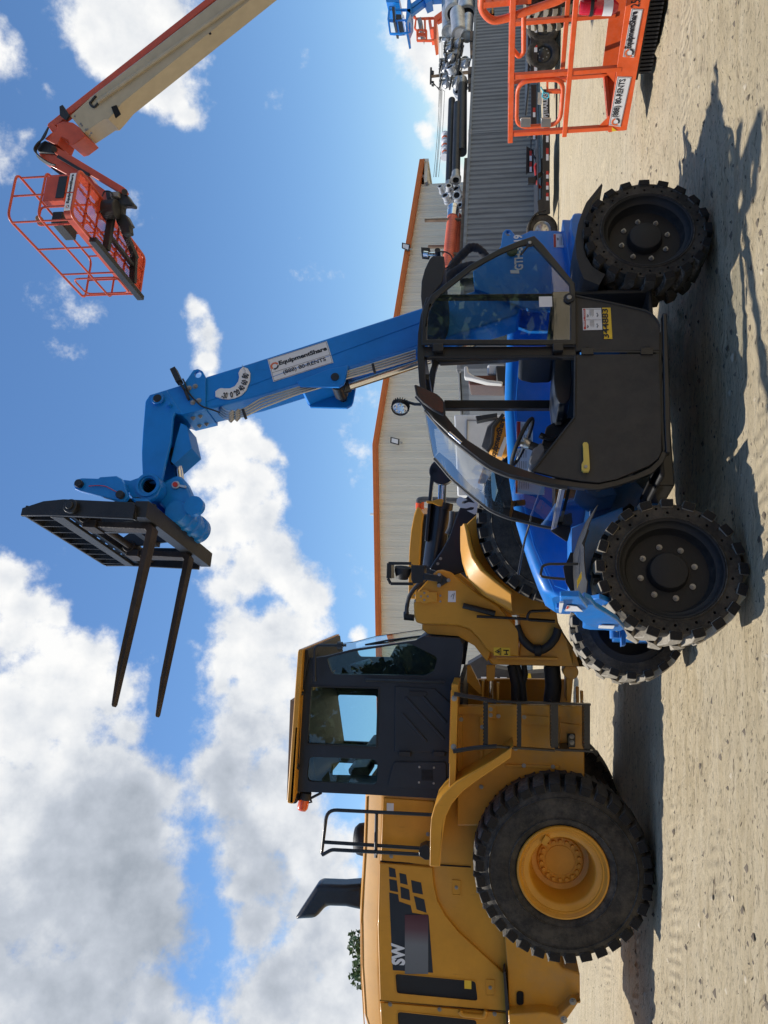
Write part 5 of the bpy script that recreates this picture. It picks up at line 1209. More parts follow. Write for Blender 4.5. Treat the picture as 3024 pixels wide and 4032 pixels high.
b = MB(); b.pw(Q2('G3', [(330,400),(360,400),(470,620),(465,690),(330,560)], .9), .88, .95); b.pw(Q2('G3', [(465,540),(490,540),(480,760),(462,760)], .9), .86, .95); b.pw(Q2('G3', [(605,560),(630,560),(630,760),(608,760)], .9), .86, .95); b.pw(Q2('G3', [(510,395),(595,395),(585,545),(510,545)], .9), .86, .90); b.build('hinge_bracket', 'yellow_paint', ld, bevel=.006)
b = MB(); b.cyl(Q3('G3', 548, 540, .92), Q3('G3', 548, 720, .92), .026, n=20); b.build('steering_cylinder_rod', 'chrome', ld, smooth=60)
for a, c_, r_ in (((1120,410),(1115,770),.085), ((750,400),(790,760),.055), ((790,400),(860,770),.04), ((860,400),(850,570),.03)):
    b = MB(); b.tube([Q3('G3', *a, .98), lerp(Q3('G3', *a, .98), Q3('G3', *c_, .98), .5)+Vector((0,0,-.02)), Q3('G3', *c_, .98)], r_, 14); b.build('drive_shaft' if r_ > .08 else 'hydraulic_hose', 'black_plastic', ld, smooth=60)
b = MB()
for q in ((1180,520),(1345,600),(1385,640)): b.pw(Q2('G3', [(q[0],q[1]),(q[0]+28,q[1]),(q[0]+30,q[1]+180),(q[0]+6,q[1]+180)], 1.0), .98, 1.04)
b.build('hinge_plate', 'yellow_paint', ld, bevel=.006)
b = MB(); b.pw(Q2('A2', [(352,1062),(430,990),(600,1050),(720,1200),(760,1430),(560,1440),(400,1345)], .70), .70, .80); b.build('inner_guard', 'yellow_paint', ld, bevel=.01)
# big hose loop and mirror on the front frame
b = MB(); b.tube(smooth_path([Q3('G3', *q, TW+.04) for q in [(790,30),(830,130),(900,215),(990,262),(1080,230),(1150,150),(1180,60)]], 6), .042, 14); b.build('hydraulic_hose', 'black_plastic', ld, smooth=60)
b = MB(); b.tube([Q3('G3', 960, 262, TW+.04), Q3('G3', 1020, 262, TW+.04)], .058, 16); b.build('hose_clamp', 'black_plastic', ld, bevel=.004)
b = MB(); b.tube(fillet([Q3('G1', *q, TW-.1) for q in [(700,1005),(515,1010),(495,1085),(740,1100)]], .04, 4), .014, 8); b.build('grab_handle', 'black_paint', ld, smooth=60)
b = MB(); b.tube([Q3('G1', 60, 1055, TW-.06), Q3('G1', 400, 1072, TW-.06), Q3('G1', 740, 1095, TW-.06)], .014, 8); b.tube([Q3('G1', -60, 960, TW-.05), Q3('G1', 220, 1030, TW-.05)], .030, 10); b.build('front_rail', 'black_paint', ld, smooth=60)
decal('G1', [(207,1325),(352,1328),(352,1400),(208,1395)], TW, 'yellow_label', ld, 'warning_label', -.004)
b = MB(); tri = [Q3('G1', *q, TW-.005) for q in [(222,1362),(270,1333),(270,1390)]]; b.tube(tri, .006, 4, closed=True); b.tube([Q3('G1', *q, TW-.005) for q in [(292,1350),(340,1352),(318,1352),(318,1385),(300,1385),(332,1385)]], .006, 4); b.bar(Q3('G1', 240, 1362, TW-.005), Q3('G1', 262, 1362, TW-.005), .02, .006, (0,1,0)); b.build('label_symbol', 'ink', ld)
decal('B2', [(798,1540),(872,1540),(872,1648),(796,1648)], TW, 'white_label', ld, 'diagram_label', -.004)
b = MB(); b.tube([Q3('B2', *q, TW-.006) for q in [(825,1600),(840,1570),(852,1590),(845,1620),(858,1560)]], .003, 4); b.build('label_drawing', 'ink_grey', ld)
b = MB(); b.pw(Q2('B2', [(485,1545),(540,1545),(550,1530),(600,1530),(620,1548),(695,1550),(695,1645),(620,1650),(600,1662),(550,1662),(540,1645),(485,1645)], TW), TW-.04, TW); b.build('cover_plate', 'yellow_paint', ld, bevel=.006)
b = MB(); b.bolts([Q3('B2', *q, TW-.01) for q in [(478,1585),(478,1640),(723,1587),(723,1642)]]+[Q3('B2', *q, TW-.04) for q in [(568,1560),(535,1593),(602,1593),(568,1628)]], r=.008, h=.008); b.bolts([Q3('B2', *q, TW-.04) for q in [(712,1385),(802,1437),(710,1488)]], r=.015, h=.012); b.build('bolt', 'zinc', ld)
b = MB(); b.pw(Q2('B2', [(695,1375),(715,1368),(825,1437),(712,1508),(695,1498)], TW), TW-.035, TW); b.bar(Q3('B2', 560, 1400, TW-.03), Q3('B2', 740, 1425, TW-.03), .07, .04, (0,1,0)); b.build('light_bracket', 'black_paint', ld, bevel=.01)
for k in range(2):
    b = MB(); b.tube(smooth_path([Q3('B2', *q, .9+.15*k) for q in [(540+30*k,1450),(470,1520),(420,1600),(400,1690),(395,1760)]], 6), .022, 10); b.build('hydraulic_hose', 'hose_grey', ld, smooth=60)
b = MB(); b.cyl(Q3('B2', 372, 1790, .9), Q3('B2', 470, 1800, .9), .035, n=14); b.cyl(Q3('B2', 392, 1740, .95), Q3('B2', 392, 1800, .95), .03, n=14); b.build('hose_elbow', 'black_paint', ld, bevel=.004)
# guarded work light on the tower
b = MB(); GW_ = .58
b.pw(Q2('B2', [(440,1290),(570,1292),(565,1420),(555,1460),(460,1470),(440,1430)], GW_), GW_, GW_+.25)
for p_, q_ in (((220,1272),(440,1275)), ((220,1272),(215,1418)), ((215,1418),(240,1470)), ((240,1470),(460,1472))): b.bar(Q3('B2', *p_, GW_), Q3('B2', *q_, GW_), .03, .012, (0,1,0)); b.bar(Q3('B2', *p_, GW_+.25), Q3('B2', *q_, GW_+.25), .03, .012, (0,1,0))
b.pw(Q2('B2', [(220,1272),(245,1272),(245,1420),(216,1418)], GW_), GW_, GW_+.25)
for k in range(9): p_ = Q3('B2', 235+k*24, 1285, GW_); b.bar(p_, p_+Vector((0,.25,0)), .006, .006)
for k in range(5): a = Q3('B2', 225, 1285, GW_+.05*k); c_ = Q3('B2', 440, 1285, GW_+.05*k); b.bar(a, c_, .006, .006)
b.build('light_guard', 'black_paint', ld, bevel=.002)
b = MB(); b.lathe([(0,-.10),(.06,-.09),(.085,-.02),(.088,.03),(0,.04)], Q3('B2', 360, 1340, .68), (1,-.2,-.1), n=24); b.build('work_light', 'black_plastic', ld, smooth=50)
# front fender, sunlit
b = MB(); fo_ = [(342,1060),(354,1046),(362,1075),(372,1130),(392,1190),(430,1245),(490,1295),(556,1345),(556,1422)]; fi_ = [(343,1100),(342,1160),(348,1215),(362,1270),(400,1322),(460,1370),(520,1402)]
b.pw(Q2('A2', fo_, .05)+Q2('A2', fi_[::-1], .05), .05, .08)
lo_ = Q2('A2', [(354,1046),(364,1082),(374,1135),(392,1190),(430,1245),(490,1295),(556,1345)], .03); hi_ = Q2('A2', [(342,1058),(341,1110),(342,1160),(350,1215),(372,1285),(440,1355),(556,1422)], .20)
b = MB(); b.grid([[(x, .06, z-.03) for x, z in lo_], [(x, .03, z) for x, z in lo_], [(x, .17, z-.012) for x, z in hi_], [(x, .22, z+.004) for x, z in hi_], [(x, .62, z+.02) for x, z in hi_]]); b.grid([[(x, .06, z-.035) for x, z in lo_], [(x, .62, z-.03) for x, z in lo_]]); b.build('front_fender', 'yellow_paint', ld, bevel=.02, seg=3)
# lift arm and tilt cylinder
AW = 1.0
b = MB(); am = Q2('D2', [(700,1050),(640,1150),(600,1250),(560,1370),(500,1480),(430,1580),(395,1640),(560,1700),(760,1640),(900,1500),(960,1250),(900,1050),(800,960)], AW); b.pw(am, AW, AW+.10); b.build('lift_arm', 'navy_paint', ld, bevel=.012)
lettering('SANY', Q3('B2', 1075, 815, AW-.005), Q3('B2', 1330, 330, AW-.005), .27, 'white_ink', ld, 'brand_lettering', .05)
b = MB(); b.bolts([Q3('B2', *q, AW) for q in [(725,1228),(698,1277)]], r=.012, h=.01); b.bolts([Q3('D2', *q, AW) for q in [(487,1555),(462,1595)]], r=.001, h=.001); b.build('bolt', 'zinc', ld)
b = MB(); ca_ = Q3('B2', 735, 700, 1.3); cb_ = Q3('B2', 650, 1310, 1.3); b.cyl(ca_, cb_, .115, n=32); b.cyl(lerp(ca_, cb_, -.02), lerp(ca_, cb_, .08), .13, n=32); b.build('tilt_cylinder', 'navy_paint', ld, smooth=50)
b = MB(); b.cyl(ca_, Q3('B2', 745, 440, 1.3), .045, n=24); b.build('cylinder_rod', 'chrome', ld, smooth=60)
b = MB(); b.pw(Q2('B2', [(590,668),(640,672),(712,650),(752,655),(738,722),(700,718),(645,692),(590,692)], 1.15), 1.12, 1.2); b.build('sensor_bracket', 'yellow_paint', ld, bevel=.006)
b = MB(); b.pw(Q2('B2', [(632,338),(690,345),(690,395),(660,405),(600,1066),(570,1055)], 1.15), 1.15, 1.25); b.lathe([(0,-.05),(.14,-.05),(.14,.12),(0,.12)], Q3('B2', 740, 390, 1.2), (0,1,0), n=26); b.build('linkage_guard', 'navy_paint', ld, bevel=.006)
b = MB(); b.tube([Q3('B2', *q, 1.1) for q in [(835,770),(830,860),(815,940),(790,990)]], .03, 10); b.build('hydraulic_line', 'hose_grey', ld, smooth=60)
# ================================================================== WAREHOUSE
CR.update(H1=(1850,0,.48222),H2=(30,650,.36166),H3=(1500,0,.30139))
B_ = Frame(-.15*32.9, 32.9, 8)
wh = thing('warehouse', 'beige metal warehouse with orange roof edge behind the machines', 'building', frame=B_)
ridge = (7.96, 6.86); er = (20.35, 5.20); slope = (ridge[1]-er[1])/(er[0]-ridge[0]); el_ = (-22., ridge[1]-slope*.35*(ridge[0]+22))
def roof_z(s): return er[1]+slope*(er[0]-s) if s > ridge[0] else ridge[1]-(ridge[1]-6.45)/(ridge[0]+.9)*(ridge[0]-s)
b = MB(); s = -14.0; pts = []
P_ = .305
while s < er[0]-.01:
    for ds, dw in ((0,0),(.03,-.045),(.065,-.045),(.095,0),(.165,0),(.172,-.010),(.19,-.010),(.197,0),(.235,0),(.242,-.010),(.26,-.010),(.267,0)):
        if s+ds < er[0]: pts.append((s+ds, dw))
    s += P_
pts.append((er[0], 0))
b.grid([[(x, w_, 0) for x, w_ in pts], [(x, w_, roof_z(x)-.05) for x, w_ in pts]])
b.grid([[(er[0], 0, 0), (er[0], 26, 0)], [(er[0], 0, er[1]-.05), (er[0], 26, er[1]-.05)]])
b.build('wall', 'beige_siding', wh, smooth=20)
b = MB()
for (s0, s1) in ((-14, ridge[0]), (ridge[0], er[0]+1.05)):
    for k in range(2):
        q = [(s0, -.28), (s1, -.28), (s1, 26), (s0, 26)]
    z0_, z1_ = roof_z(s0+.001), roof_z(s1-.001) if s1 < er[0] else er[1]-slope*1.05
    V = [b.bm.verts.new(p) for p in ((s0,-.25,z0_),(s1,-.25,z1_),(s1,26,z1_),(s0,26,z0_))]; b.face(V)
b.build('roof', 'white_metal', wh)
b = MB()
for (s0, s1) in ((-14, ridge[0]), (ridge[0], er[0]+1.08)):
    z0_, z1_ = roof_z(s0+.001), (roof_z(s1-.001) if s1 < er[0] else er[1]-slope*1.08)
    b.pw([(s0,z0_-.17),(s1,z1_-.17),(s1,z1_+.06),(s0,z0_+.06)], -.32, -.22); b.pw([(s0,z0_-.17),(s1,z1_-.17),(s1,z1_-.13),(s0,z0_-.13)], -.35, -.05)
b.build('roof_trim', 'orange_trim', wh, bevel=.01)
b = MB(); z1_ = er[1]-slope*1.08; b.box((er[0]+.98,-.25,z1_-.35),(er[0]+1.12,26,z1_+.02)); b.box((er[0],-.18,z1_-.30),(er[0]+1.0,26,z1_-.16)); b.build('gutter', 'beige_siding', wh)
b = MB(); b.tube(smooth_path([B_.at('B1', *q, w=-.1) for q in [(400,345),(430,345),(455,380),(475,430),(492,470)]]), .07, 10); b.build('downpipe', 'ink_grey', wh)
b = MB(); b.tube([B_.at('B2', 45, 798, w=3), B_.at('B2', 90, 798, w=3)], .06, 10); b.build('vent_pipe', 'white_metal', wh)
def floodlight(c, body, hinge, label):
    t = thing('floodlight', label, 'floodlight', frame=B_, group='floodlights on the warehouse wall')
    b = MB(); b.pw(B_.sz(c, body, -.45), -.47, -.38); b.build('housing', 'black_plastic', t, bevel=.01)
    cx = sum(p[0] for p in body)/4; cy = sum(p[1] for p in body)/4
    b = MB(); b.pw(B_.sz(c, [(cx+(x-cx)*.72, cy+(y-cy)*.72) for x, y in body], -.475), -.478, -.47); b.build('lens', 'white_label', t)
    b = MB(); b.tube([B_.at(c, *q, w=-.4) for q in hinge]+[B_.at(c, *hinge[-1], w=-.02)], .035, 8); b.build('bracket', 'zinc', t)
floodlight('B1', [(120,1308),(240,1340),(225,1430),(117,1385)], [(225,1400),(265,1405)], 'floodlight on the warehouse roof edge beside the orange hoses')
floodlight('B2', [(240,50),(326,70),(322,128),(237,105)], [(320,98),(350,105)], 'floodlight high on the warehouse wall below the roof ridge')
# ================================================================== SHIPPING CONTAINERS
C_ = Frame(7.6, 24.6, 34)
def corrug(b, s0, s1, w_, z0, z1):
    pts = []; s = s0; P = .28; 
    while s < s1-.02:
        for ds, dw in ((0,.0),(.07,0),(.11,.04),(.18,.04),(.22,0)):
            if s+ds < s1: pts.append((s+ds, w_+dw))
        s += P
    pts.append((s1, w_)); b.grid([[(x, y, z0) for x, y in pts], [(x, y, z1) for x, y in pts]])
c0s = -4.2
for i, (s0, s1, lb) in enumerate(((-4.2, 8.0, 'grey corrugated shipping container loaded with hoses and pipe fittings on its roof'), (8.02, 20.2, 'grey corrugated shipping container at the right edge with large grey pipes on its roof'))):
    t = thing('shipping_container', lb, 'shipping container', frame=C_, group='grey shipping containers in a row')
    b = MB(); corrug(b, s0+.08, s1-.08, .02, .15, 2.50); b.box((s0+.08,.1,.14),(s1-.08,2.42,2.5)); b.build('side_wall', 'grey_siding', t, smooth=20)
    b = MB()
    for za, zb in ((.0,.16),(2.49,2.60)): b.box((s0,0,za),(s1,.07,zb))
    b.box((s0,0,0),(s0+.1,.1,2.6)); b.box((s1-.1,0,0),(s1,.1,2.6)); b.box((s0,.07,2.53),(s1,2.44,2.58)); b.build('rail', 'grey_siding', t, bevel=.008)
    for x0_ in ((s0, s1-.17)):
        for z_ in (0, 2.49): 
            b = MB(); b.box((x0_,-.01,z_),(x0_+.17,.17,z_+.12)); b.build('corner_casting', 'ink_grey', t, bevel=.01)
# stuff stacked on the containers
def along(name, label, cat, c, a, e, w_, r, m, rings=(), group=None, open_end=True, rib=0, ring_m='zinc'):
    A = C_.at(c, *a, w=w_); E_ = C_.at(c, *e, w=w_) if isinstance(e, tuple) else None
    n = max(2, int((E_-A).length/rib)) if rib else 1
    b = MB()
    if rib:
        pth = []; 
        for k in range(n*2+1): pth.append(lerp(A, E_, k/(n*2)))
        b.tube(pth, lambda i: r*(1.0 if i % 2 else .93), 14)
    else: b.tube([A, E_], r, 16)
    o = b.build(name, m, None, smooth=60 if not rib else 25); o.location = C_.o; o.rotation_euler = (0,0,C_.th)
    tag(o, label, cat, group)
    d = norm(E_-A)
    for t_, rr, ln in rings:
        b = MB(); p = lerp(A, E_, t_); b.lathe([(r*.8,-ln/2),(r*rr,-ln/2),(r*rr,ln/2),(r*.8,ln/2)], p, d, n=20, closed=True); b.build('coupling', ring_m, o, smooth=40)
    if open_end:
        b = MB(); b.cyl(A-d*.004, A-d*.006, r*.8, n=20); b.build('bore', 'hollow', o)
    return o
Gp = 'hoses and pipes on the container roof'
along('suction_hose', 'ribbed orange suction hose with chrome end, upper one on the container', 'hose', 'B1', (860,905), (780,1700), .35, .19, 'orange_hose', [(-.02,1.05,.5),(-.10,1.12,.16)], Gp, rib=.09, ring_m='chrome')
along('suction_hose', 'ribbed orange suction hose, lower one lying behind the chrome ended hose', 'hose', 'B1', (925,930), (890,1700), .75, .17, 'orange_hose', [], Gp, rib=.09)
along('black_hose', 'thick black hose with silver end beside the silver couplings', 'hose', 'B1', (905,330), (930,-700), .35, .15, 'black_plastic', [(-.01,1.05,.4),(-.05,1.3,.15)], Gp)
along('black_hose', 'thick black hose lying on top of the silver ended hose', 'hose', 'B1', (805,470), (845,-760), .70, .14, 'black_plastic', [(-.01,1.05,.35),(-.05,1.3,.15)], Gp)
along('black_hose', 'black hose with green stripe near the steel valves', 'hose', 'B3', (660,1244), (665,690), .40, .19, 'black_plastic', [(1.03,1.0,.5)], Gp, open_end=False)
for i, (a, e, w_, r_, lab) in enumerate((((960,175),(940,-600),.9,.42,'large grey pipe with open flared mouth, topmost front pipe'), ((1030,455),(1000,170),.35,.34,'short grey pipe with closed end in front of the flared pipe'), ((890,420),(860,-500),1.5,.32,'grey pipe behind and above the flared pipe'), ((1125,190),(1110,-500),.45,.40,'grey pipe with white collar at the right of the pile'), ((1125,470),(1140,230),.35,.24,'thin grey pipe at the bottom of the pile'))):
    along('steel_pipe', lab, 'pipe', 'H3', a, e, w_, r_, 'galv', [(0,1.12,.12)] if i != 1 else [(.02,1.05,.1)], 'grey pipes on the container roof', open_end=i in (0, 3))
rnd = random.Random(5)
def fitting(c, x, y, w_, r, kind, lab, cat='pipe coupling'):
    p = C_.at(c, x, y, w=w_); ang = rnd.uniform(-.9, .9); ax = Vector((math.sin(ang)*.6-.2, -1, rnd.uniform(-.3,.5)))
    t = thing('pipe_coupling' if kind == 'c' else 'pipe_valve', lab, cat, loc=C_.o+C_.s*p.x+C_.w*p.y+Vector((0,0,p.z)), rz=C_.th, group='pipe fittings on the container roof')
    if kind == 'c':
        b = MB(); b.lathe([(r*.72,-.0),(r,.0),(r*1.02,.05),(r*.9,.07),(r*.85,.22),(r*1.05,.24),(r*1.05,.32),(r*.7,.32)], (0,0,0), -norm(ax), n=22, closed=True); b.build('collar', 'galv', t, smooth=35)
        b = MB(); b.lathe([(r*.72,.03),(0,.03)], (0,0,0), -norm(ax), n=22); b.build('bore', 'hollow', t)
        b = MB(); b.bar((r*1.0,0,-.06),(r*1.0,.12,.10),.04,.05); b.build('cam_lever', 'zinc', t, bevel=.005)
    else:
        b = MB(); b.lathe([(0,-.16),(r*.5,-.16),(r*.6,-.1),(r,.0),(r*.6,.12),(r*.5,.18),(0,.18)], (0,0,0), (.1,-.2,1), n=22); b.build('valve_body', 'galv', t, smooth=40)
        b = MB()
        for zz, rr in ((.22,1.0),(-.20,.95)): b.lathe([(0,zz),(r*rr,zz),(r*rr,zz+.05),(0,zz+.05)], (0,0,0), (.1,-.2,1), n=8)
        b.build('flange', 'black_plastic', t, bevel=.01)
        b = MB(); b.tube([(r*.9,-.1,-.25),(r*1.1,-.1,.0),(r*.9,-.1,.3)], .05, 8); b.build('branch_pipe', 'zinc', t)
        b = MB(); b.bolts([(r*.7*math.cos(a), -.1, .26+r*.0) for a in (0,1.2,2.4,3.6)], r=.02, h=.03, ax=(0,0,1)); b.build('bolt', 'zinc', t)
WH = ('front', 'upper', 'lower', 'leftmost', 'middle', 'small', 'rear', 'tilted', 'end')
for i, (x, y, r_) in enumerate(((745,620,.13),(815,560,.12),(905,520,.15),(915,620,.15),(820,670,.11),(905,700,.14),(800,480,.11),(670,490,.08),(890,400,.13),(960,760,.10),(990,640,.09))):
    fitting('B1', x, y, .3+.25*(i % 3), r_, 'c', ('silver hose coupling, ' + ('highest of the pile beside the chrome hose end','second highest of the pile','wide one under the black hose','wide one facing the yard','a narrow one in the middle','the big one by the chrome end','the one against the black hose','the smallest dark one on top','the one on the black hose end','the lowest by the roof rim','a small one beside the timber')[i]))
for i, (x, y, r_) in enumerate(((1010,590,.30),(985,720,.26),(960,905,.32),(990,1090,.30),(905,650,.2),(860,850,.2),(1100,840,.2))):
    fitting('H3', x, y, .45+.2*(i % 3), r_, 'v', ('steel valve with black flange right beside the grey pipes','black flanged valve second from the grey pipes','steel ball valve below the utility pole','steel valve beside the green striped hose','small steel valve on top of the grey pipe end','small steel elbow valve left of the pole','low steel valve near the container rim')[i], 'valve')
for i, (x, y) in enumerate(((640,1230),(600,740))):
    pass
rn9 = random.Random(9)
for i in range(22):
    x = rn9.uniform(840, 1130); y = 500+i*32+rn9.uniform(-15,15)
    fitting('H3', x, y, .3+rn9.random()*1.4, rn9.uniform(.12,.24), 'v' if i % 3 else 'c', 'small pipe valve or coupling among the pile right of the black hoses', 'pipe fitting')
b = MB()
for i, (x, y, h_) in enumerate(((1130,500,.2),(1150,640,.15),(1150,950,.2),(1160,1080,.16))):
    p = C_.at('H3', x, y, w=.25); 
    b = MB(); b.box((-.35,-.1,0),(.35,.25,h_*.8)); o = b.build('timber_block', 'old_wood', None, bevel=.01); o.location = C_.o+C_.s*p.x+C_.w*p.y+Vector((0,0,2.6)); o.rotation_euler = (0,0,C_.th+.1*i-.1)
    tag(o, ('timber block under the grey pipes','timber block beside the first valve','timber block under the ball valve','timber block by the green striped hose')[i], 'timber', 'timber blocks on the container roof')
b = MB(); b.box((.2,.15,2.6),(6.6,.30,2.72)); o = b.build('timber_beam', 'old_wood', None, bevel=.01); o.location = C_.o; o.rotation_euler = (0,0,C_.th); tag(o, 'long timber beam along the container rim under the black hoses', 'timber')
for i, (c, a, e, w_) in enumerate((('B1',(450,990),(1000,975),.25),('B1',(500,1372),(1000,1372),1.2),('B1',(700,1475),(1000,1480),.3))):
    b = MB(); b.bar(C_.at(c, *a, w=w_), Vector((C_.at(c, *e, w=w_).x, w_, 2.6)), .09, .09, (0,1,0)); o = b.build('wooden_stake', 'old_wood', None, bevel=.005); o.location = C_.o; o.rotation_euler = (0,0,C_.th)
    tag(o, ('tall wooden stake beside the chrome hose end','wooden stake behind the orange hoses','wooden stake beside the telehandler beacon')[i], 'stake', 'wooden stakes on the container')
for i, (x, y) in enumerate(((745,10),(745,-90),(745,-200))):
    p = C_.at('B1', x, y, w=1.4); t = thing('pipe_fitting', ('white plastic pipe fitting nearest the black hoses','white plastic pipe fitting in the middle of three','white plastic pipe fitting furthest right of three')[i], 'fitting', loc=C_.o+C_.s*p.x+C_.w*p.y+Vector((0,0,p.z)), rz=C_.th, group='white plastic fittings')
    b = MB(); b.lathe([(0,-.3),(.16,-.3),(.17,-.22),(.11,-.2),(.11,.2),(.17,.22),(.16,.3),(0,.3)], (0,0,0), (1,0,0), n=18); b.build('body', 'white_label', t, smooth=40); b = MB(); b.lathe([(.112,-.05),(.125,-.05),(.125,.05),(.112,.05)], (0,0,0), (1,0,0), n=18, closed=True); b.build('band', 'orange_ink', t)
# ================================================================== TRAILERS
R_ = Frame(7.11, 19.4, -8)
def road_wheel(parent, s, r, w_=0, wd=.22, rimm='steel', z=None):
    b = MB(); b.lathe([(r*.56,.03),(r*.66,.0),(r*.9,.01),(r,.05),(r,wd-.05),(r*.9,wd),(r*.56,wd)], (0,0,0), (0,1,0), n=40); w = b.build('wheel', 'rubber', parent, smooth=45)
    b = MB(); b.lathe([(r*.58,.03),(r*.52,.05),(r*.45,.09),(r*.2,.05),(0,.05)], (0,0,0), (0,1,0), n=32); b.build('rim', rimm, w, smooth=40)
    b = MB(); b.bolts([(r*.3*math.cos(a), .05, r*.3*math.sin(a)) for a in [2*PI*k/8 for k in range(8)]], r=.012, h=.02); b.build('wheel_nut', 'zinc', w)
    w.location = (s, w_, z or r); return w
def stripes(b1, b2, c, y0, y1, x0, x1, w_, n, ln=.5):
    for k in range(n):
        ya = y0+(y1-y0)*k/n; yb = y0+(y1-y0)*(k+.45)/n; yc = y0+(y1-y0)*(k+.9)/n
        quad_plate(b1, [R_.at(c, x0, ya, w=w_), R_.at(c, x1, ya, w=w_), R_.at(c, x1, yb, w=w_), R_.at(c, x0, yb, w=w_)], (0,-.008,0)); quad_plate(b2, [R_.at(c, x0, yb, w=w_), R_.at(c, x1, yb, w=w_), R_.at(c, x1, yc, w=w_), R_.at(c, x0, yc, w=w_)], (0,-.008,0))
def tz(c, pts, w_=0): return R_.sz(c, pts, w_)
t1 = thing('flatbed_trailer', 'black flatbed trailer with red and white reflective tape and fender behind the telehandler', 'trailer', frame=R_)
b = MB(); b.pw(tz('B4', [(1210,500),(1280,500),(1290,940),(1215,950),(1165,950),(1150,800),(1200,780)]), 0, .12); b.pw(tz('B4', [(1210,60),(1285,60),(1285,500),(1210,500)]), 0, .12); b.pw(tz('B4', [(1150,30),(1160,30),(1165,900),(1155,900)]), .02, 2.1); b.pw(tz('B4', [(1235,60),(1285,60),(1285,900),(1235,900)]), 2.0, 2.1)
b.build('deck_frame', 'black_paint', t1, bevel=.01)
b1 = MB(); b2 = MB()
for y0 in (30,230,480,600,718): stripes(b1, b2, 'B4', y0, y0+ (150 if y0 < 400 else 90), 1245, 1272, -.002, 1)
b1.build('red_tape', 'red_label', t1); b2.build('white_tape', 'white_label', t1)
b = MB(); ce = R_.at('B4', 1200, 1115, w=0); rr = .47; pts = [(ce.x+rr*math.cos(a), ce.z-.1+rr*.95*math.sin(a)) for a in [PI*k/14 for k in range(15)]]; pi_ = [(ce.x+(rr-.03)*math.cos(a), ce.z-.1+(rr*.95-.03)*math.sin(a)) for a in [PI*k/14 for k in range(15)]]; b.pw(pts+pi_[::-1], -.05, .30); b.build('fender', 'black_paint', t1, smooth=50)
road_wheel(t1, ce.x, .38, .02)
b = MB(); b.tube([R_.at('B4', *q, w=.5) for q in [(1140,400),(1125,430),(1150,620),(1185,665)]], .035, 8); b.build('binder_chain', 'red_label', t1)
b = MB(); b.bar(R_.at('B4', 1195, 510, w=.3), R_.at('B4', 1085, 590, w=.3), .08, .10); b.bar(R_.at('B4', 1045, 590, w=.3), R_.at('B4', 1135, 585, w=.3), .14, .16); b.build('jack', 'black_paint', t1, bevel=.01)
t2 = thing('flatbed_trailer', 'black lettered flatbed trailer with dark wheels behind the orange lift basket', 'trailer', frame=R_)
b = MB(); b.pw(tz('H1', [(495,-200),(550,-200),(550,590),(495,590)], .3), .3, .42); b.pw(tz('H1', [(480,-200),(492,-200),(488,690),(470,690)], .3), .35, 2.4); b.pw(tz('H1', [(500,690),(545,690),(545,1130),(500,1130)], .3), .3, .42); b.pw(tz('H1', [(600,700),(655,700),(660,1240),(610,1240)], .3), .5, .6)
b.pw(tz('H1', [(550,-200),(750,-200),(750,150),(560,560)], 1.2), 1.0, 2.2); b.pw(tz('H1', [(700,600),(712,600),(712,1200),(700,1200)], 1.2), 1.1, 1.2)
b.build('deck_frame', 'black_paint', t2, bevel=.01)
b1 = MB(); b2 = MB()
for y0 in (0,190,350,510,880,1060): 
    x0_ = (525,550) if y0 < 600 else (515,535); stripes(b1, b2, 'H1', y0, y0+85, *x0_, .298, 1)
b1.build('red_tape', 'red_label', t2); b2.build('white_tape', 'white_label', t2)
lettering('PJTRAILERS', R_.at('H1', 648, 955, w=.50), R_.at('H1', 648, 755, w=.50), .16, 'white_ink', t2, 'brand_lettering', .04)
for y in (430, 205): c_ = R_.at('H1', 640, y, w=.3); road_wheel(t2, c_.x, .40, .28, rimm='black_paint')
b = MB(); q_ = [R_.at('H1', *q, w=.5) for q in [(555,755),(590,757),(588,855),(553,853)]]; quad_plate(b, q_, (0,-.01,0)); b.build('label', 'white_label', t2)
b = MB(); b.pw(tz('B4', [(1030,210),(1045,215),(1045,500),(1025,505)], .8), .8, .9); b.pw(tz('B4', [(1035,110),(1075,60),(1075,260),(1130,350),(1140,345),(1085,250),(1090,60)], .8), .8, .9); b.pw(tz('B4', [(1030,210),(1110,250),(1110,490),(1030,500)], 1.2), 1.2, 1.26); b.build('ramp', 'black_paint', t2)
b1 = MB(); b2 = MB(); stripes(b1, b2, 'B4', 260, 500, 1065, 1090, .79, 2); b1.build('red_tape', 'red_label', t2); b2.build('white_tape', 'white_label', t2)
# ================================================================== ORANGE LIFT PLATFORM at the right
K_ = Frame(3.82, 7.95, -62)
sc = thing('lift_platform', 'orange lift platform with gate and white company signs near the right edge', 'lift platform', frame=K_)
def k2(pts, w_=0): return K_.sz('H1', pts, w_)
def kp(x, y, w_=0): return K_.at('H1', x, y, w=w_)
def sqbar(b, a, e, t=.045, w_=0):
    b.bar(kp(*a, w_), kp(*e, w_), t, t, (0,1,0)); return b
WD = .85; SL = 2.5
zt = 1.33; zm = .79
b = MB(); b.box((-.06,-.02,zt-.05),(SL,.03,zt)); b.build('top_rail', 'orange_worn', sc, bevel=.004)
b = MB(); b.box((-.03,-.02,zm-.045),(SL,.03,zm)); b.build('mid_rail', 'orange_worn', sc, bevel=.004)
b = MB(); b.box((-.06,WD,zt-.05),(SL,WD+.04,zt)); b.box((-.03,WD,zm-.045),(SL,WD+.04,zm)); b.build('far_rail', 'orange_worn', sc, bevel=.004)
s_m = kp(700,600).x
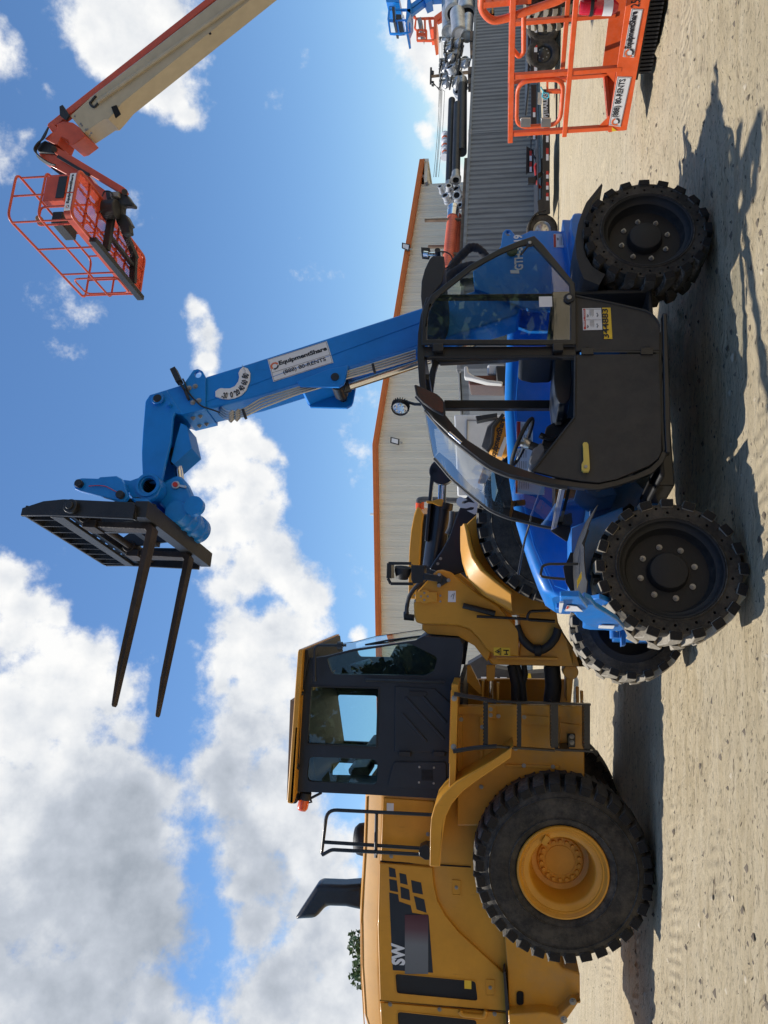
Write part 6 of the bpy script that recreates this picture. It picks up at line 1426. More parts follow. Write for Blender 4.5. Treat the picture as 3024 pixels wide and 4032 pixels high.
for w_ in (0, WD):
    for s_ in (.03, s_m, SL-.1):
        b = MB(); b.box((s_-.022,w_-.015,.30),(s_+.022,w_+.03,zt-.05)); b.build('post', 'orange_worn', sc, bevel=.004)
b = MB(); b.box((-.02,.0,.30),(.02,WD,.34)); b.box((-.02,.0,zt-.05),(.02,WD,zt)); b.build('end_rail', 'orange_worn', sc, bevel=.004)
gp = fillet([Vector((s_, -.0, z_)) for s_, z_ in ((.10,zm+.03),(s_m-.05,zm+.03),(s_m-.05,zt-.08),(.10,zt-.08))], .13, 6, closed=True)
b = MB(); b.tube(gp, .022, 10, closed=True); gt = b.build('gate', 'orange_worn', sc, smooth=60)
b = MB(); b.bar(kp(633,745), kp(755,745), .03, .03, (0,1,0)); b.bar(kp(633,640), kp(633,760), .02,.02,(0,1,0)); b.pw(k2([(633,642),(785,640),(785,668),(640,665)]), -.01, .02); b.build('gate_latch', 'orange_worn', gt)
for x0 in (415, 582): b = MB(); b.pw(k2([(x0,965),(x0+80,965),(x0+80,1035),(x0,1038)], -.025), -.03, -.015); b.build('gate_hinge', 'steel', gt, bevel=.002)
b = MB(); b.tube([kp(580,710,-.02), kp(600,745,-.02), kp(590,790,-.02), kp(620,810,-.02), kp(648,790,-.02), kp(640,760,-.02), kp(605,755,-.02)], .006, 6); b.build('tie_cord', 'cyan_cord', gt)
# kick boards and floor
zb, zk = .165, .345
b = MB(); b.pw([(-.0,zb),(SL,zb-.03),(SL,zk),(-.0,zk)], -.012, .0); b.build('kick_board', 'orange_worn', sc, bevel=.002)
b = MB(); b.box((-.01,0,zb+.02),(.0,WD,zk)); b.build('kick_board', 'orange_worn', sc); b = MB(); b.box((0,WD,zb+.02),(SL,WD+.01,zk+.02)); b.build('kick_board', 'orange_worn', sc)
b = MB(); b.box((0,.0,zb+.0),(SL,WD,zb+.03)); b.build('floor', 'dark_steel', sc)
b = MB(); b.pw([(.03,.35),(.16,.35),(.03,.46)], 0, .01); b.pw([(s_m,.35),(s_m-.13,.35),(s_m,.46)], 0, .01); b.build('gusset', 'orange_worn', sc)
b = MB()
for k in range(52): b.box((.55+k*.036,.03,.02),(.57+k*.036,WD-.03,zb-.005))
b.box((.5,.02,zb-.03),(SL,.05,zb-.003)); b.build('grating', 'black_plastic', sc)
for st, y0, y1, xs, bold in (('(888) 80-RENTS',950,650,((1320,628),(1230,1035),(1135,1020),(1205,625)),.02), ('EquipmentShare',410,95,((1413,75),(1340,468),(1250,462),(1320,70)),.045)):
    S4 = [kp(x, y, -.012) for x, y in (xs[2], xs[3], xs[0], xs[1])]   # top-left, top-right, bottom-right, bottom-left
    TL, TR, BR, BL = S4
    b = MB(); quad_plate(b, S4, (0,-.004,0)); sg_ = b.build('company_sign', 'white_worn', sc)
    f = lambda u, v: lerp(lerp(TL, TR, u), lerp(BL, BR, u), v)
    b = MB()
    for a_, c_ in (((.015,.05),(.985,.05)),((.985,.05),(.985,.95)),((.985,.95),(.015,.95)),((.015,.95),(.015,.05))): b.bar(f(*a_)+Vector((0,-.005,0)), f(*c_)+Vector((0,-.005,0)), .003, .002, (0,1,0))
    b.build('sign_border', 'ink_grey', sg_)
    lettering(st, f(.20,.74), f(.965,.74), .075, 'ink', sg_, 'sign_lettering', bold, off=(0,-.007,0)); gear_logo(sg_, f(.095,.5), TR-TL, .036, (0,-.007,0), (0,-1,0))
lettering('2599', kp(1385, 55, -.012), kp(1400, -75, -.012), .075, 'ink', sc, 'unit_number', .01)
b = MB(); quad_plate(b, [kp(x, y, -.012) for x, y in ((1160,1035),(1200,1065),(1160,1072))], (0,-.005,0)); b.build('hazard_tape', 'yellow_label', sc)
# curved control frame, extinguisher
b = MB(); b.tube(fillet([kp(*q, .02) for q in [(110,-160),(90,80),(180,175),(300,150),(735,0),(820,-60)]], .10, 6), .034, 12); b.build('control_frame', 'orange_worn', sc, smooth=60)
b = MB(); b.tube(fillet([kp(*q, .1) for q in [(350,400),(400,465),(440,430),(440,110)]], .05, 5), .022, 12); b.build('grab_rail', 'orange_worn', sc, smooth=60)
b = MB(); b.bar(kp(110,30,.02), kp(500,-10,.05), .05, .06, (0,1,0)); b.build('cross_bar', 'orange_worn', sc)
b = MB(); b.tube([kp(185,-50,.03), kp(185,110,.03)], .007, 8); b.build('cable', 'yellow_plastic', sc); b = MB(); b.box(tuple(kp(200,135,.05)), tuple(kp(165,105,.05)+Vector((0,.04,.0)))) ; b.build('plug', 'black_plastic', sc)
e0 = kp(940,62,-.05); e1 = kp(1190,62,-.05); b = MB(); 
b.lathe([(0,0),(.03,.0),(.058,.035),(.06,.06),(.06,.30),(.05,.325),(0,.33)], e1+Vector((0,0,-.02)), (e0-e1).normalized(), n=24); fx = b.build('fire_extinguisher', 'red_gloss', sc, smooth=50)
b = MB(); b.lathe([(.062,.03),(.062,.11)], e1, (e0-e1).normalized(), n=24); b.build('extinguisher_label', 'white_label', fx)
b = MB(); b.box(tuple(kp(1030,55,-.0)+Vector((-.02,-.05,0))), tuple(kp(925,0,.0)+Vector((.1,.05,0)))); b.cyl(e0+Vector((0,0,.0)), e0+Vector((0,0,.05)), .025, n=14); b.lathe([(.063,.19),(.066,.19),(.066,.22),(.063,.22)], e1, (e0-e1).normalized(), n=24, closed=True); b.build('extinguisher_bracket', 'black_plastic', sc, bevel=.006)
# ================================================================== BOOM LIFT
Z_ = Frame(0, 0, 0)
bl = thing('boom_lift', 'cream and orange boom lift holding its orange basket high at upper right', 'boom lift', loc=(0,0,0))
ZB = 8.05
J_ = Frame(4.62, 11.25, 105.6, ZB)
def jp(s, v, z): 
    q = J_.o+J_.s*s-J_.w*v+Vector((0,0,z)); return q
LBs, WBs = 2.42, .84
def rectpath(z, r=.12, s0=0, s1=LBs, v0=0, v1=WBs): return fillet([jp(s0,v0,z), jp(s1,v0,z), jp(s1,v1,z), jp(s0,v1,z)], r, 5, closed=True)
b = MB(); b.tube(rectpath(0), .028, 10, closed=True); ff = b.build('floor_frame', 'basket_orange', bl, smooth=60)
b = MB(); b.tube(rectpath(1.08, .14), .021, 10, closed=True); b.build('top_rail', 'basket_orange', bl, smooth=60)
b = MB(); b.tube(rectpath(.56, .12), .019, 10, closed=True); b.build('mid_rail', 'basket_orange', bl, smooth=60)
for s_, v_ in ((.12,0),(.85,0),(1.6,0),(2.3,0),(.12,WBs),(.85,WBs),(1.6,WBs),(2.3,WBs),(0,.4),(LBs,.4)):
    b = MB(); b.tube([jp(s_,v_,0), jp(s_,v_,1.08)], .017, 8); b.build('post', 'basket_orange', bl, smooth=60)
b = MB(); V = [b.bm.verts.new(jp(s_, v_, .01)) for s_, v_ in ((.02,.02),(LBs-.02,.02),(LBs-.02,WBs-.02),(.02,WBs-.02))]; b.face(V); b.build('floor_mesh', 'mesh_orange', bl)
b = MB()
for k in range(1, 7): b.bar(jp(LBs*k/7,.0,-.01), jp(LBs*k/7,WBs,-.01), .03, .03)
b.bar(jp(0,WBs*.33,-.01), jp(LBs,WBs*.33,-.01), .03, .03); b.bar(jp(0,WBs*.66,-.01), jp(LBs,WBs*.66,-.01), .03, .03); b.build('floor_bar', 'basket_orange', bl)
b = MB()
per = rectpath(0, .12); 
b.grid([[p+Vector((0,0,.0)) for p in per+per[:1]], [p+Vector((0,0,.14)) for p in per+per[:1]]]); b.build('kick_board', 'basket_orange', bl, smooth=50)
a_, c_ = jp(0,.08,.02), jp(0,WBs-.08,.02); nrm = -J_.s
b = MB(); quad_plate(b, [a_, c_, c_+Vector((0,0,.11)), a_+Vector((0,0,.11))], tuple(nrm*.01)); sgn = b.build('company_sign', 'white_label', bl)
lettering('EquipmentShare', lerp(a_,c_,.18)+Vector((0,0,.03)), lerp(a_,c_,.97)+Vector((0,0,.03)), .06, 'ink', sgn, 'sign_lettering', .045, off=tuple(nrm*.014)); gear_logo(sgn, lerp(a_,c_,.09)+Vector((0,0,.055)), c_-a_, .024, tuple(nrm*.014), tuple(nrm))
b = MB(); q0 = jp(.0,.28,.25); 
for (s0,s1,v0,v1,z0,z1) in ((-.02,.10,.26,.72,.16,.52),): 
    P8 = [jp(s0,v0,0), jp(s1,v0,0), jp(s1,v1,0), jp(s0,v1,0)]; b.prism([[(p.x,p.y) for p in P8]], lambda x, y, t: (x, y, ZB+(z1 if t else z0)))
b.build('manual_box', 'basket_orange', bl, bevel=.01)
b = MB(); P8 = [jp(-.03,.30,0), jp(-.015,.30,0), jp(-.015,.70,0), jp(-.03,.70,0)]; b.prism([[(p.x,p.y) for p in P8]], lambda x, y, t: (x, y, ZB+(.30 if t else .16))); b.build('box_lid', 'black_plastic', bl)
b = MB(); P8 = [jp(1.0,.62,0), jp(1.5,.62,0), jp(1.5,.86,0), jp(1.0,.86,0)]; b.prism([[(p.x,p.y) for p in P8]], lambda x, y, t: (x, y, ZB+(1.05 if t else .85))); b.build('control_panel', 'black_plastic', bl, bevel=.02)
b = MB(); b.tube(fillet([jp(.55,.25,0), jp(.55,.25,.95), jp(.55,.60,.95), jp(.55,.6,0)], .08, 4), .019, 8); b.tube(fillet([jp(1.75,0,.1), jp(1.75,0,.95), jp(2.25,0,.95), jp(2.25,0,.1)], .12, 4, closed=True), .017, 8, closed=True); b.build('inner_rail', 'basket_orange', bl, smooth=60)
b = MB(); b.lathe([(0,-.02),(.07,-.015),(.075,.01),(0,.02)], jp(.35,.2,.78), (.3,-.5,-1), n=20); b.build('lamp', 'beige_trim', bl)
# black carrier under the basket
b = MB()
for a, e in (((.55,.05),(2.35,.05)),):
    A = jp(a[0],a[1]-.12,-.08); E2 = jp(e[0],e[1]-.12,-.08); b.bar(A, E2, .09, .13)
b.build('side_channel', 'dark_steel', bl, bevel=.012)
b = MB(); b.bar(jp(.95,WBs+.15,-.10), jp(.95,0,-.10), .09, .12); b.bar(jp(1.85,WBs*.6,-.10), jp(1.95,0,-.10), .09, .12); b.bar(jp(.95,WBs,-.12), jp(1.9,WBs*.55,-.12), .09, .10); b.bar(jp(1.0,.3,-.1), jp(1.9,.3,-.1), .06, .08); b.build('carrier', 'dark_steel', bl, bevel=.012)
def zp(c, x, y, w_): return Z_.at(c, x, y, w=w_)
def z2(c, pts, w_): return Z_.sz(c, pts, w_)
JD = 12.35
b = MB(); b.pw(z2('H2', [(1060,280),(1200,290),(1290,310),(1345,390),(1375,420),(1365,450),(1310,440),(1250,440),(1245,520),(1290,540),(1350,655),(1320,660),(1330,740),(1250,760),(1180,620),(1160,520),(1080,440)], JD), JD, JD+.16); b.cyl(zp('H2',1200,480,JD-.1), zp('H2',1200,480,JD-.1)+Vector((0,0,.35)), .16, n=24); b.build('rotator', 'dark_steel', bl, bevel=.03, seg=3)
b = MB(); b.box(tuple(zp('H2',1205,340,JD-.08)), tuple(zp('H2',1110,290,JD-.08)+Vector((0,.1,0)))); b.box(tuple(zp('H2',1170,400,JD-.06)), tuple(zp('H2',1120,370,JD-.06)+Vector((0,.1,0)))); b.build('sensor_box', 'ink_grey', bl, bevel=.01)
b = MB(); b.tube(smooth_path([zp('H2', *q, JD-.1) for q in [(1030,340),(1060,285),(1130,300),(1160,400),(1150,480),(1170,500)]]), .012, 8); b.build('cable', 'black_plastic', bl)
# jib: lower tube, upper link
b = MB(); b.pw(z2('A4', [(228,905),(300,912),(345,900),(420,985),(500,1010),(560,1085),(640,1140),(700,1150),(640,1200),(560,1170),(505,1080),(440,1060),(300,985),(250,960)], JD+.05), JD+.05, JD+.28); b.build('jib_arm', 'basket_orange', bl, bevel=.015)
b = MB(); b.pw(z2('A4', [(312,880),(330,868),(740,1115),(752,1140),(740,1155),(700,1140),(330,915)], JD), JD-.02, JD+.10); b.build('jib_link', 'basket_orange', bl, bevel=.01)
b = MB(); b.pw(z2('A4', [(300,985),(440,1060),(450,1075),(400,1070),(305,1000)], JD+.1), JD+.1, JD+.25); b.bar(zp('A4',345,930,JD-.03), zp('A4',530,1040,JD-.03), .05, .05, (0,1,0)); b.build('jib_cylinder', 'black_plastic', bl)
b = MB(); b.cyl(zp('A4',740,1140,JD-.06), zp('A4',740,1140,JD+.2), .05, n=18); b.cyl(zp('A4',320,885,JD-.06), zp('A4',320,885,JD+.2), .05, n=18); b.build('jib_pin', 'dark_steel', bl)
b = MB(); b.pw(z2('A4', [(235,850),(265,832),(320,858),(335,880),(310,900),(345,912),(230,905),(215,885)], JD), JD+.0, JD+.3); b.build('knuckle', 'dark_steel', bl, bevel=.02)
for k in range(4):
    b = MB(); b.tube(smooth_path([zp('A4', *q, JD-.04-.02*k) for q in [(288,755),(262,800+6*k),(235-4*k,850),(215-4*k,890),(225+4*k,930),(265+8*k,965),(300+10*k,980)]]), .014, 8); b.build('hydraulic_hose', 'black_plastic', bl, smooth=60)
b = MB(); b.pw(z2('A4', [(275,832),(310,800),(350,775),(345,745),(385,728),(440,735),(475,760),(518,815),(455,862),(425,870),(415,840),(370,820),(350,868),(320,858)], JD), JD-.05, JD+.40); b.build('boom_tip', 'basket_orange', bl, bevel=.01)
# main boom: runs down to the right in the same plane, ends on its turret outside the view
A0 = zp('A4', 525, 822, JD); A1 = zp('A4', 430, 700, JD)
YB = JD+.0
def boom_poly(c0, c1, e0_, e1_): return [c0, c1, e1_, e0_]
lo0, lo1 = z2('A4', [(505,795),(1500,0)], YB); up0, up1 = z2('A4', [(425,690),(1290,20)], YB)
def far(p, q, t): return (p[0]+(q[0]-p[0])*t, p[1]+(q[1]-p[1])*t)
b = MB(); b.pw([(lo0[0],lo0[1]), *z2('A4', [(425,695),(540,590)], YB), far(up0, up1, 2.35), far(lo0, lo1, 2.05), *z2('A4', [(735,615),(690,670),(650,715),(625,715)], YB)], YB-.04, YB+.36)
mb_ = b.build('main_boom', 'cream_paint', bl, bevel=.03, seg=3)
b = MB(); m0, m1 = z2('A4', [(590,620),(1420,30)], YB); b.bar((m0[0],YB-.045,m0[1]), (far(m0,m1,2)[0],YB-.045,far(m0,m1,2)[1]), .06, .10, (0,1,0)); b.build('boom_fold', 'cream_paint', mb_, bevel=.02)
b = MB(); b.bolts([zp('A4', *q, YB-.04) for q in [(480,735),(488,745),(510,770),(520,768),(533,805),(542,790),(445,690)]], r=.014, h=.01); b.build('bolt', 'ink_grey', mb_)
b = MB(); quad_plate(b, [zp('A4', *q, YB-.04) for q in [(665,640),(695,628),(720,680),(690,705)]], (0,-.03,0), .02); quad_plate(b, [zp('A4', *q, YB-.04) for q in [(1240,200),(1252,193),(1258,202),(1246,210)]], (0,-.01,0)); b.build('boom_opening', 'hollow', mb_)
r0_, r1_ = z2('A4', [(285,745),(1220,8)], YB); b = MB(); dd_ = Vector((r1_[0]-r0_[0],0,r1_[1]-r0_[1])); b.bar((r0_[0],YB+.1,r0_[1]), (far(r0_,r1_,2.3)[0],YB+.1,far(r0_,r1_,2.3)[1]), .12, .13, (0,1,0)); b.build('fly_tube', 'basket_orange', bl, bevel=.012)
b = MB(); b.pw(z2('A4', [(278,742),(300,728),(360,770),(350,785),(312,790)], YB), YB+.0, YB+.2); b.build('tube_end', 'basket_orange', bl, bevel=.01)
k0, k1 = z2('A4', [(545,590),(1300,10)], YB); b = MB(); n_ = 170
for k in range(n_):
    t = k/n_*2.2; p = far(k0, k1, t); d = norm(Vector((k1[0]-k0[0],0,k1[1]-k0[1]))); c_ = Vector((p[0],YB+.06,p[1])); b.bar(c_-d*.022, c_+d*.022, .10, .11, (0,1,0))
b.build('cable_chain', 'galv', bl, bevel=.004)
b = MB(); b.tube(smooth_path([zp('A4', *q, YB-.05) for q in [(570,570),(545,600),(535,615),(560,635),(585,610)]]), .02, 8); b.pw(z2('A4', [(372,650),(390,640),(430,700),(410,730),(375,705)], YB), YB-.1, YB-.06); b.build('cable_loop', 'black_plastic', bl)
TB = far(lo0, lo1, 2.05)
b = MB(); b.box((TB[0]-1.2,YB-1.0,1.0),(TB[0]+1.6,YB+1.2,1.9)); b.build('turret', 'basket_orange', bl, bevel=.05)
b = MB(); b.pw([(TB[0]-.4,1.8),(TB[0]+1.0,1.8),(TB[0]+.9,TB[1]+.5),(TB[0]-.1,TB[1]-.2)], YB-.1, YB+.42); b.build('boom_support', 'basket_orange', bl, bevel=.02)
def lift_wheel(parent, c, th_, r=.50, wd=.38):
    e = MB(); e.lathe([(r*.5,.04),(r*.7,.0),(r*.85,.02),(r*.9,.06),(r*.9,wd-.06),(r*.85,wd),(r*.5,wd)], (0,0,0), (0,1,0), n=48); w = e.build('wheel', 'rubber', parent, smooth=45)
    b = MB(); chevron_tyre(b, r, wd, 18, .05, 0); b.build('tread', 'tread_dusty', w, bevel=.005, seg=1, smooth=30)
    b = MB(); b.lathe([(r*.52,.04),(r*.48,.02),(r*.42,.08),(r*.3,.13),(0,.13)], (0,0,0), (0,1,0), n=36); b.build('rim', 'rusty_steel', w, smooth=40)
    w.location = c; w.rotation_euler = (0,0,th_); return w
wc = Z_.at('H1', 690, 25, w=14.95)
lift_wheel(bl, (wc.x+.05, 14.9, .50), R(38)); lift_wheel(bl, (wc.x+2.3, 14.1, .50), R(-20)); 
b = MB(); b.box((wc.x+.3,13.2,.4),(wc.x+3.6,15.0,1.0)); b.build('lift_chassis', 'basket_orange', bl, bevel=.03)
# ================================================================== FAR LIFTS, POLE, WIRES
def wire_frame_basket(name, label, cat, D, lines, m, r, thick, solids, arms, extra):
    t = thing(name, label, cat, loc=(0,0,0)); 
    for nm, ln in lines:
        b = MB(); b.tube([zp('H3', *q, D) for q in ln], r, 6); b.tube([zp('H3', q[0]+6, q[1]+14, D+thick) for q in ln], r, 6); b.build(nm, m, t)
    for nm, pts, mm in solids:
        b = MB(); b.pw(z2('H3', pts, D), D-.05, D+thick*.9); b.build(nm, mm, t)
    for nm, a, e, w_ in arms:
        b = MB(); b.bar(zp('H3', *a, D+thick/2), zp('H3', *e, D+thick/2), w_, w_, (0,1,0)); b.build(nm, m, t)
    return t
wire_frame_basket('boom_lift', 'distant orange lift basket raised above the grey pipes', 'boom lift', 42,
 [('basket_rail', [(690,525),(470,525),(470,395),(440,370),(455,240),(690,232)]), ('mid_rail', [(590,525),(590,390)]), ('post', [(470,460),(590,460)]), ('gate', [(480,390),(580,395),(580,440),(480,440),(480,390)]), ('inner_rail', [(570,235),(575,380)]), ('hoop', [(455,240),(420,215),(430,185),(450,225)])], 'orange_paint', .05, 1.6,
 [('floor', [(690,232),(728,240),(730,345),(728,508),(690,522),(685,380),(640,385),(640,360),(690,355)], 'orange_paint'), ('control_box', [(620,255),(655,255),(655,290),(620,290)], 'orange_paint'), ('panel', [(475,255),(520,225),(545,300),(530,380),(515,300),(490,320)], 'ink_grey')],
 [('arm', (715,265), (825,185), .30), ('arm', (735,290), (870,220), .2)], None)
wire_frame_basket('boom_lift', 'distant blue lift basket raised at the top right corner', 'boom lift', 38,
 [('basket_rail', [(340,430),(235,442),(120,435),(95,250),(110,90),(180,85)]), ('mid_rail', [(235,442),(210,270),(340,262)]), ('top_rail', [(100,260),(200,275)]), ('post', [(110,125),(390,125)]), ('gate', [(375,300),(378,420),(340,430)]), ('brace', [(180,85),(185,260)])], 'blue_paint', .05, 1.5,
 [('floor', [(335,130),(385,120),(385,190),(345,290),(355,420),(328,432),(325,260)], 'blue_paint'), ('control_box', [(200,195),(265,195),(265,245),(200,245)], 'black_plastic'), ('panel', [(145,100),(180,100),(190,290),(160,290)], 'ink_grey_dark'), ('side_box', [(60,-10),(240,-60),(240,35),(75,40)], 'blue_paint'), ('motor', [(345,-60),(385,-40),(385,180),(340,150)], 'blue_paint'), ('lamp', [(270,200),(300,200),(300,235),(270,235)], 'white_label')],
 [('arm', (375,190), (600,20), .25), ('arm', (395,110), (620,-60), .25), ('arm', (560,20), (640,-20), .8), ('arm', (600,0), (900,-20), .3)], None)
PD = 75
po = thing('utility_pole', 'dark utility pole with cross arm rising behind the pipe valves', 'utility pole', loc=(0,0,0))
b = MB(); p = zp('H3', 655, 1000, PD); b.cyl((p.x+.3,PD,0), (p.x,PD,p.z), .20, .13, n=12); b.build('pole', 'old_wood', po)
b = MB(); b.bar(zp('H3',655,885,PD), zp('H3',650,1100,PD), .18, .18, (0,1,0)); b.build('cross_arm', 'dark_steel', po)
b = MB()
for y in (935,960,1070,1110): q = zp('H3', 665, y, PD); b.cyl(q, zp('H3', 690, y+8, PD), .12, n=8)
b.build('insulator', 'dark_steel', po)
for i, (x0, x1) in enumerate(((480,430),(490,445),(500,452),(520,470))):
    b = MB(); b.tube([zp('H3', 685, 1075+i*10, PD)] + [zp('B3', x0-t*(x0-x1)-math.sin(PI*t)*-6, 745+t*700, PD-10*t) for t in (.0,.25,.5,.75,1.)], .022, 5); o = b.build('power_line', 'dark_steel', None)
    tag(o, 'thin power line sloping from the utility pole towards the warehouse', 'power line', 'power lines beside the warehouse')
for i, y in enumerate((770, 790, 805)):
    b = MB(); b.tube([zp('H3', y, 540, PD+5), zp('H3', y-8, 1000, PD), zp('H3', y-15, 1400, PD-2)], .018, 5); o = b.build('power_line', 'dark_steel', None)
    tag(o, 'low power line crossing the white cloud at the right', 'power line', 'power lines at the right')
# ================================================================== MACHINES BEHIND
ex = thing('excavator', 'yellow excavator with black lettered stick behind the loader', 'excavator', loc=(0,0,0))
ED = 13.5
b = MB(); b.pw(z2('G3', [(330,400),(330,640),(420,600),(480,580),(700,620),(860,590),(960,580),(1050,555),(1083,540),(1083,470),(900,480),(600,430),(500,300)], ED), ED, ED+.35); b.build('stick', 'dark_metal_worn', ex, bevel=.01)
lettering('DEERE', zp('G3', 705, 1010, ED-.02), zp('G3', 700, 512, ED-.02), .44, 'white_ink', ex, 'brand_lettering', .06)
b = MB(); quad_plate(b, [zp('G3', *q, ED) for q in [(888,480),(920,475),(935,540),(905,546)]], (0,-.02,0)); b.build('label', 'yellow_label', ex)
b = MB(); b.pw(z2('G3', [(860,1000),(1085,1000),(1085,600),(870,605)], ED+.6), ED+.8, ED+1.3); tk = b.build('track', 'black_plastic', ex, bevel=.05)
b = MB()
for k in range(9): b.pw(z2('G3', [(930,618+k*50),(985,620+k*50),(985,655+k*50),(930,653+k*50)], ED+.75), ED+.72, ED+.8)
b.build('track_shoe', 'galv', tk, bevel=.01)
b = MB(); b.pw(z2('G3', [(880,720),(960,720),(1040,745),(1040,1000),(880,1000)], ED+.5), ED+.45, ED+.7); b.build('undercarriage', 'yellow_paint', ex, bevel=.02)
b = MB(); b.pw(z2('B2', [(495,728),(520,735),(560,800),(545,900),(520,1300),(480,1620),(412,1620),(415,1290),(422,1120),(440,940),(470,790)], 12), 12, 13.6); b.build('cab_roof', 'yellow_paint', ex, bevel=.06, seg=4)
b = MB(); b.pw(z2('B2', [(545,800),(1000,760),(1000,1600),(520,1600),(528,1300)], 12.1), 12.1, 13.5); b.build('cab', 'navy_plastic', ex, bevel=.03)
b = MB(); quad_plate(b, [zp('B2', *q, 12.1) for q in [(590,800),(860,790),(860,1270),(560,1270)]], (0,-.01,0)); b.build('cab_window', 'dark_glass', ex)
b = MB(); b.tube(fillet([zp('B2', *q, 11.9) for q in [(990,670),(560,652),(515,660),(510,690)]], .1, 5), .045, 10); b.build('exhaust_pipe', 'hose_grey', ex, smooth=60)
b = MB(); b.lathe([(0,0),(.07,0),(.07,.12),(0,.14)], zp('B2', 525, 750, 12.2), (1,0,0), n=18); b.build('beacon', 'beacon_orange', ex)
# white box body, yellow machine and small crane seen through the telehandler cab
wb = thing('box_trailer', 'plain white box trailer seen through the telehandler cab', 'trailer', loc=(0,0,0))
b = MB(); b.pw(z2('D2', [(598,380),(1400,380),(1400,1050),(625,1045)], 17), 17, 19.2); b.build('body', 'white_metal', wb, bevel=.03)
b = MB(); b.pw([z2('D2', [(700,420),(1100,425),(1100,690),(695,690)], 17), z2('D2', [(708,430),(1090,435),(1090,680),(703,680)], 17)], 16.97, 17.0); b.build('door_frame', 'ink_grey', wb)
for s_ in (-.2, .9): 
    w = road_wheel(wb, zp('D2', 1400, 700, 17).x+s_, .38, 17.0)
ym = thing('compact_loader', 'yellow compact loader with company sign seen through the telehandler windshield', 'loader', loc=(0,0,0))
b = MB(); b.pw(z2('D2', [(960,395),(1300,380),(1300,760),(950,720),(830,640),(900,500)], 13), 13, 14.4); b.build('body', 'yellow_paint', ym, bevel=.06, seg=3)
b = MB(); b.pw(z2('D2', [(870,470),(960,395),(870,680),(815,650)], 12.9), 12.9, 14.3); b.build('rear_hood', 'hose_grey', ym, bevel=.02)
b = MB(); q_ = [zp('D2', *q, 13) for q in [(1010,560),(1040,570),(985,725),(945,720)]]; quad_plate(b, q_, (0,-.03,0)); s3 = b.build('company_sign', 'white_label', ym)
lettering('EquipmentShare', lerp(q_[3],q_[2],.4)+Vector((-.05,0,.03)), zp('D2', 1032, 420, 13), .13, 'ink', s3, 'sign_lettering', .045, off=(0,-.035,0))
b = MB(); b.tube([zp('D2', *q, 12.8) for q in [(1000,375),(920,480),(905,620),(870,680)]], .03, 8); b.build('hose', 'black_plastic', ym)
b = MB(); b.pw(z2('D2', [(772,390),(950,365),(950,395),(778,432)], 12.5), 12.5, 12.9); b.build('bracket', 'black_plastic', ym, bevel=.01)
for s_ in (0., 1.1): 
    w = road_wheel(ym, zp('D2', 1300, 620, 13).x+s_, .42, 12.85)
mc = thing('mini_crane', 'small white tracked crane with dark cab seen through the telehandler door opening', 'crane', loc=(0,0,0))
b = MB(); b.pw(z2('D1', [(555,1165),(583,1165),(590,1215),(640,1245),(740,1275),(870,1290),(870,1310),(730,1300),(620,1270),(585,1262),(555,1260)], 12), 12, 12.25); b.build('arm', 'white_metal', mc, bevel=.02)
b = MB(); b.pw(z2('D1', [(590,1240),(890,1240),(890,1325),(590,1318)], 12.5), 12.5, 13.6); b.build('cab', 'brown_tint', mc, bevel=.02)
lettering('LINK CARRIERS', zp('D1', 672, 1318, 12.44), zp('D1', 672, 1250, 12.44), .07, 'white_ink', mc, 'lettering', .02) if False else None
b = MB(); b.pw(z2('D1', [(745,1150),(890,1150),(890,1235),(745,1235)], 12.6), 12.6, 13.4); b.build('engine_cover', 'white_metal', mc, bevel=.03)
b = MB(); b.pw(z2('D1', [(810,1160),(900,1160),(900,1300),(820,1300)], 12.4), 12.4, 12.6); b.pw(z2('D1', [(900,1100),(1300,1100),(1300,1400),(900,1400)], 12.5), 12.4, 13.8); b.build('undercarriage', 'black_plastic', mc, bevel=.03)
# ================================================================== TREES
def tree(name, label, base, h, r, seed, n=2600, leaf=.18, group=None):
    t = thing(name, label, 'tree', loc=base, group=group); rn = random.Random(seed)
    b = MB(); b.tube([Vector((0,0,0)), Vector((.1,0,h*.3)), Vector((-.1,.1,h*.6)), Vector((0,0,h*.85))], lambda i: (.24,.19,.12,.04)[i]*h/8, 10)
    cl = []
    for k in range(34):
        a = rn.uniform(0,2*PI); zz = h*rn.uniform(.42,.98); rr = r*math.sqrt(max(.05, 1-((zz/h-.68)/.36)**2))*rn.uniform(.25,1)
        cl.append((Vector((math.cos(a)*rr, math.sin(a)*rr, zz)), rn.uniform(.13,.26)*r))
        b.tube([Vector((0,0,h*rn.uniform(.25,.6))), cl[-1][0]*.6+Vector((0,0,zz*.35)), cl[-1][0]], lambda i: (.06,.04,.015)[i]*h/8, 5)
    b.build('trunk', 'bark', t)
    b = MB()
    for k in range(n):
        c, cr = cl[rn.randrange(len(cl))]; d = Vector((rn.gauss(0,1), rn.gauss(0,1), rn.gauss(0,.75))); p = c+d.normalized()*cr*rn.uniform(.3,1.15)
        u = Vector((rn.gauss(0,1), rn.gauss(0,1), rn.gauss(0,1))).normalized(); v = u.orthogonal().normalized(); s_ = leaf*rn.uniform(.6,1.4)
        b.mi = rn.choice((0,0,1)); b.face([b.bm.verts.new(p+q) for q in (u*s_, v*s_*.55, -u*s_, -v*s_*.55)])
    o = b.build('crown', ['leaf', 'leaf_light'], t); return t
p = zp('G4', 372, 770, 46); p.z *= .985; tree('oak_tree', 'dark green tree just peeking above the loader hood', (p.x, 46, 0), p.z, 2.6, 3, n=5200, leaf=.17)
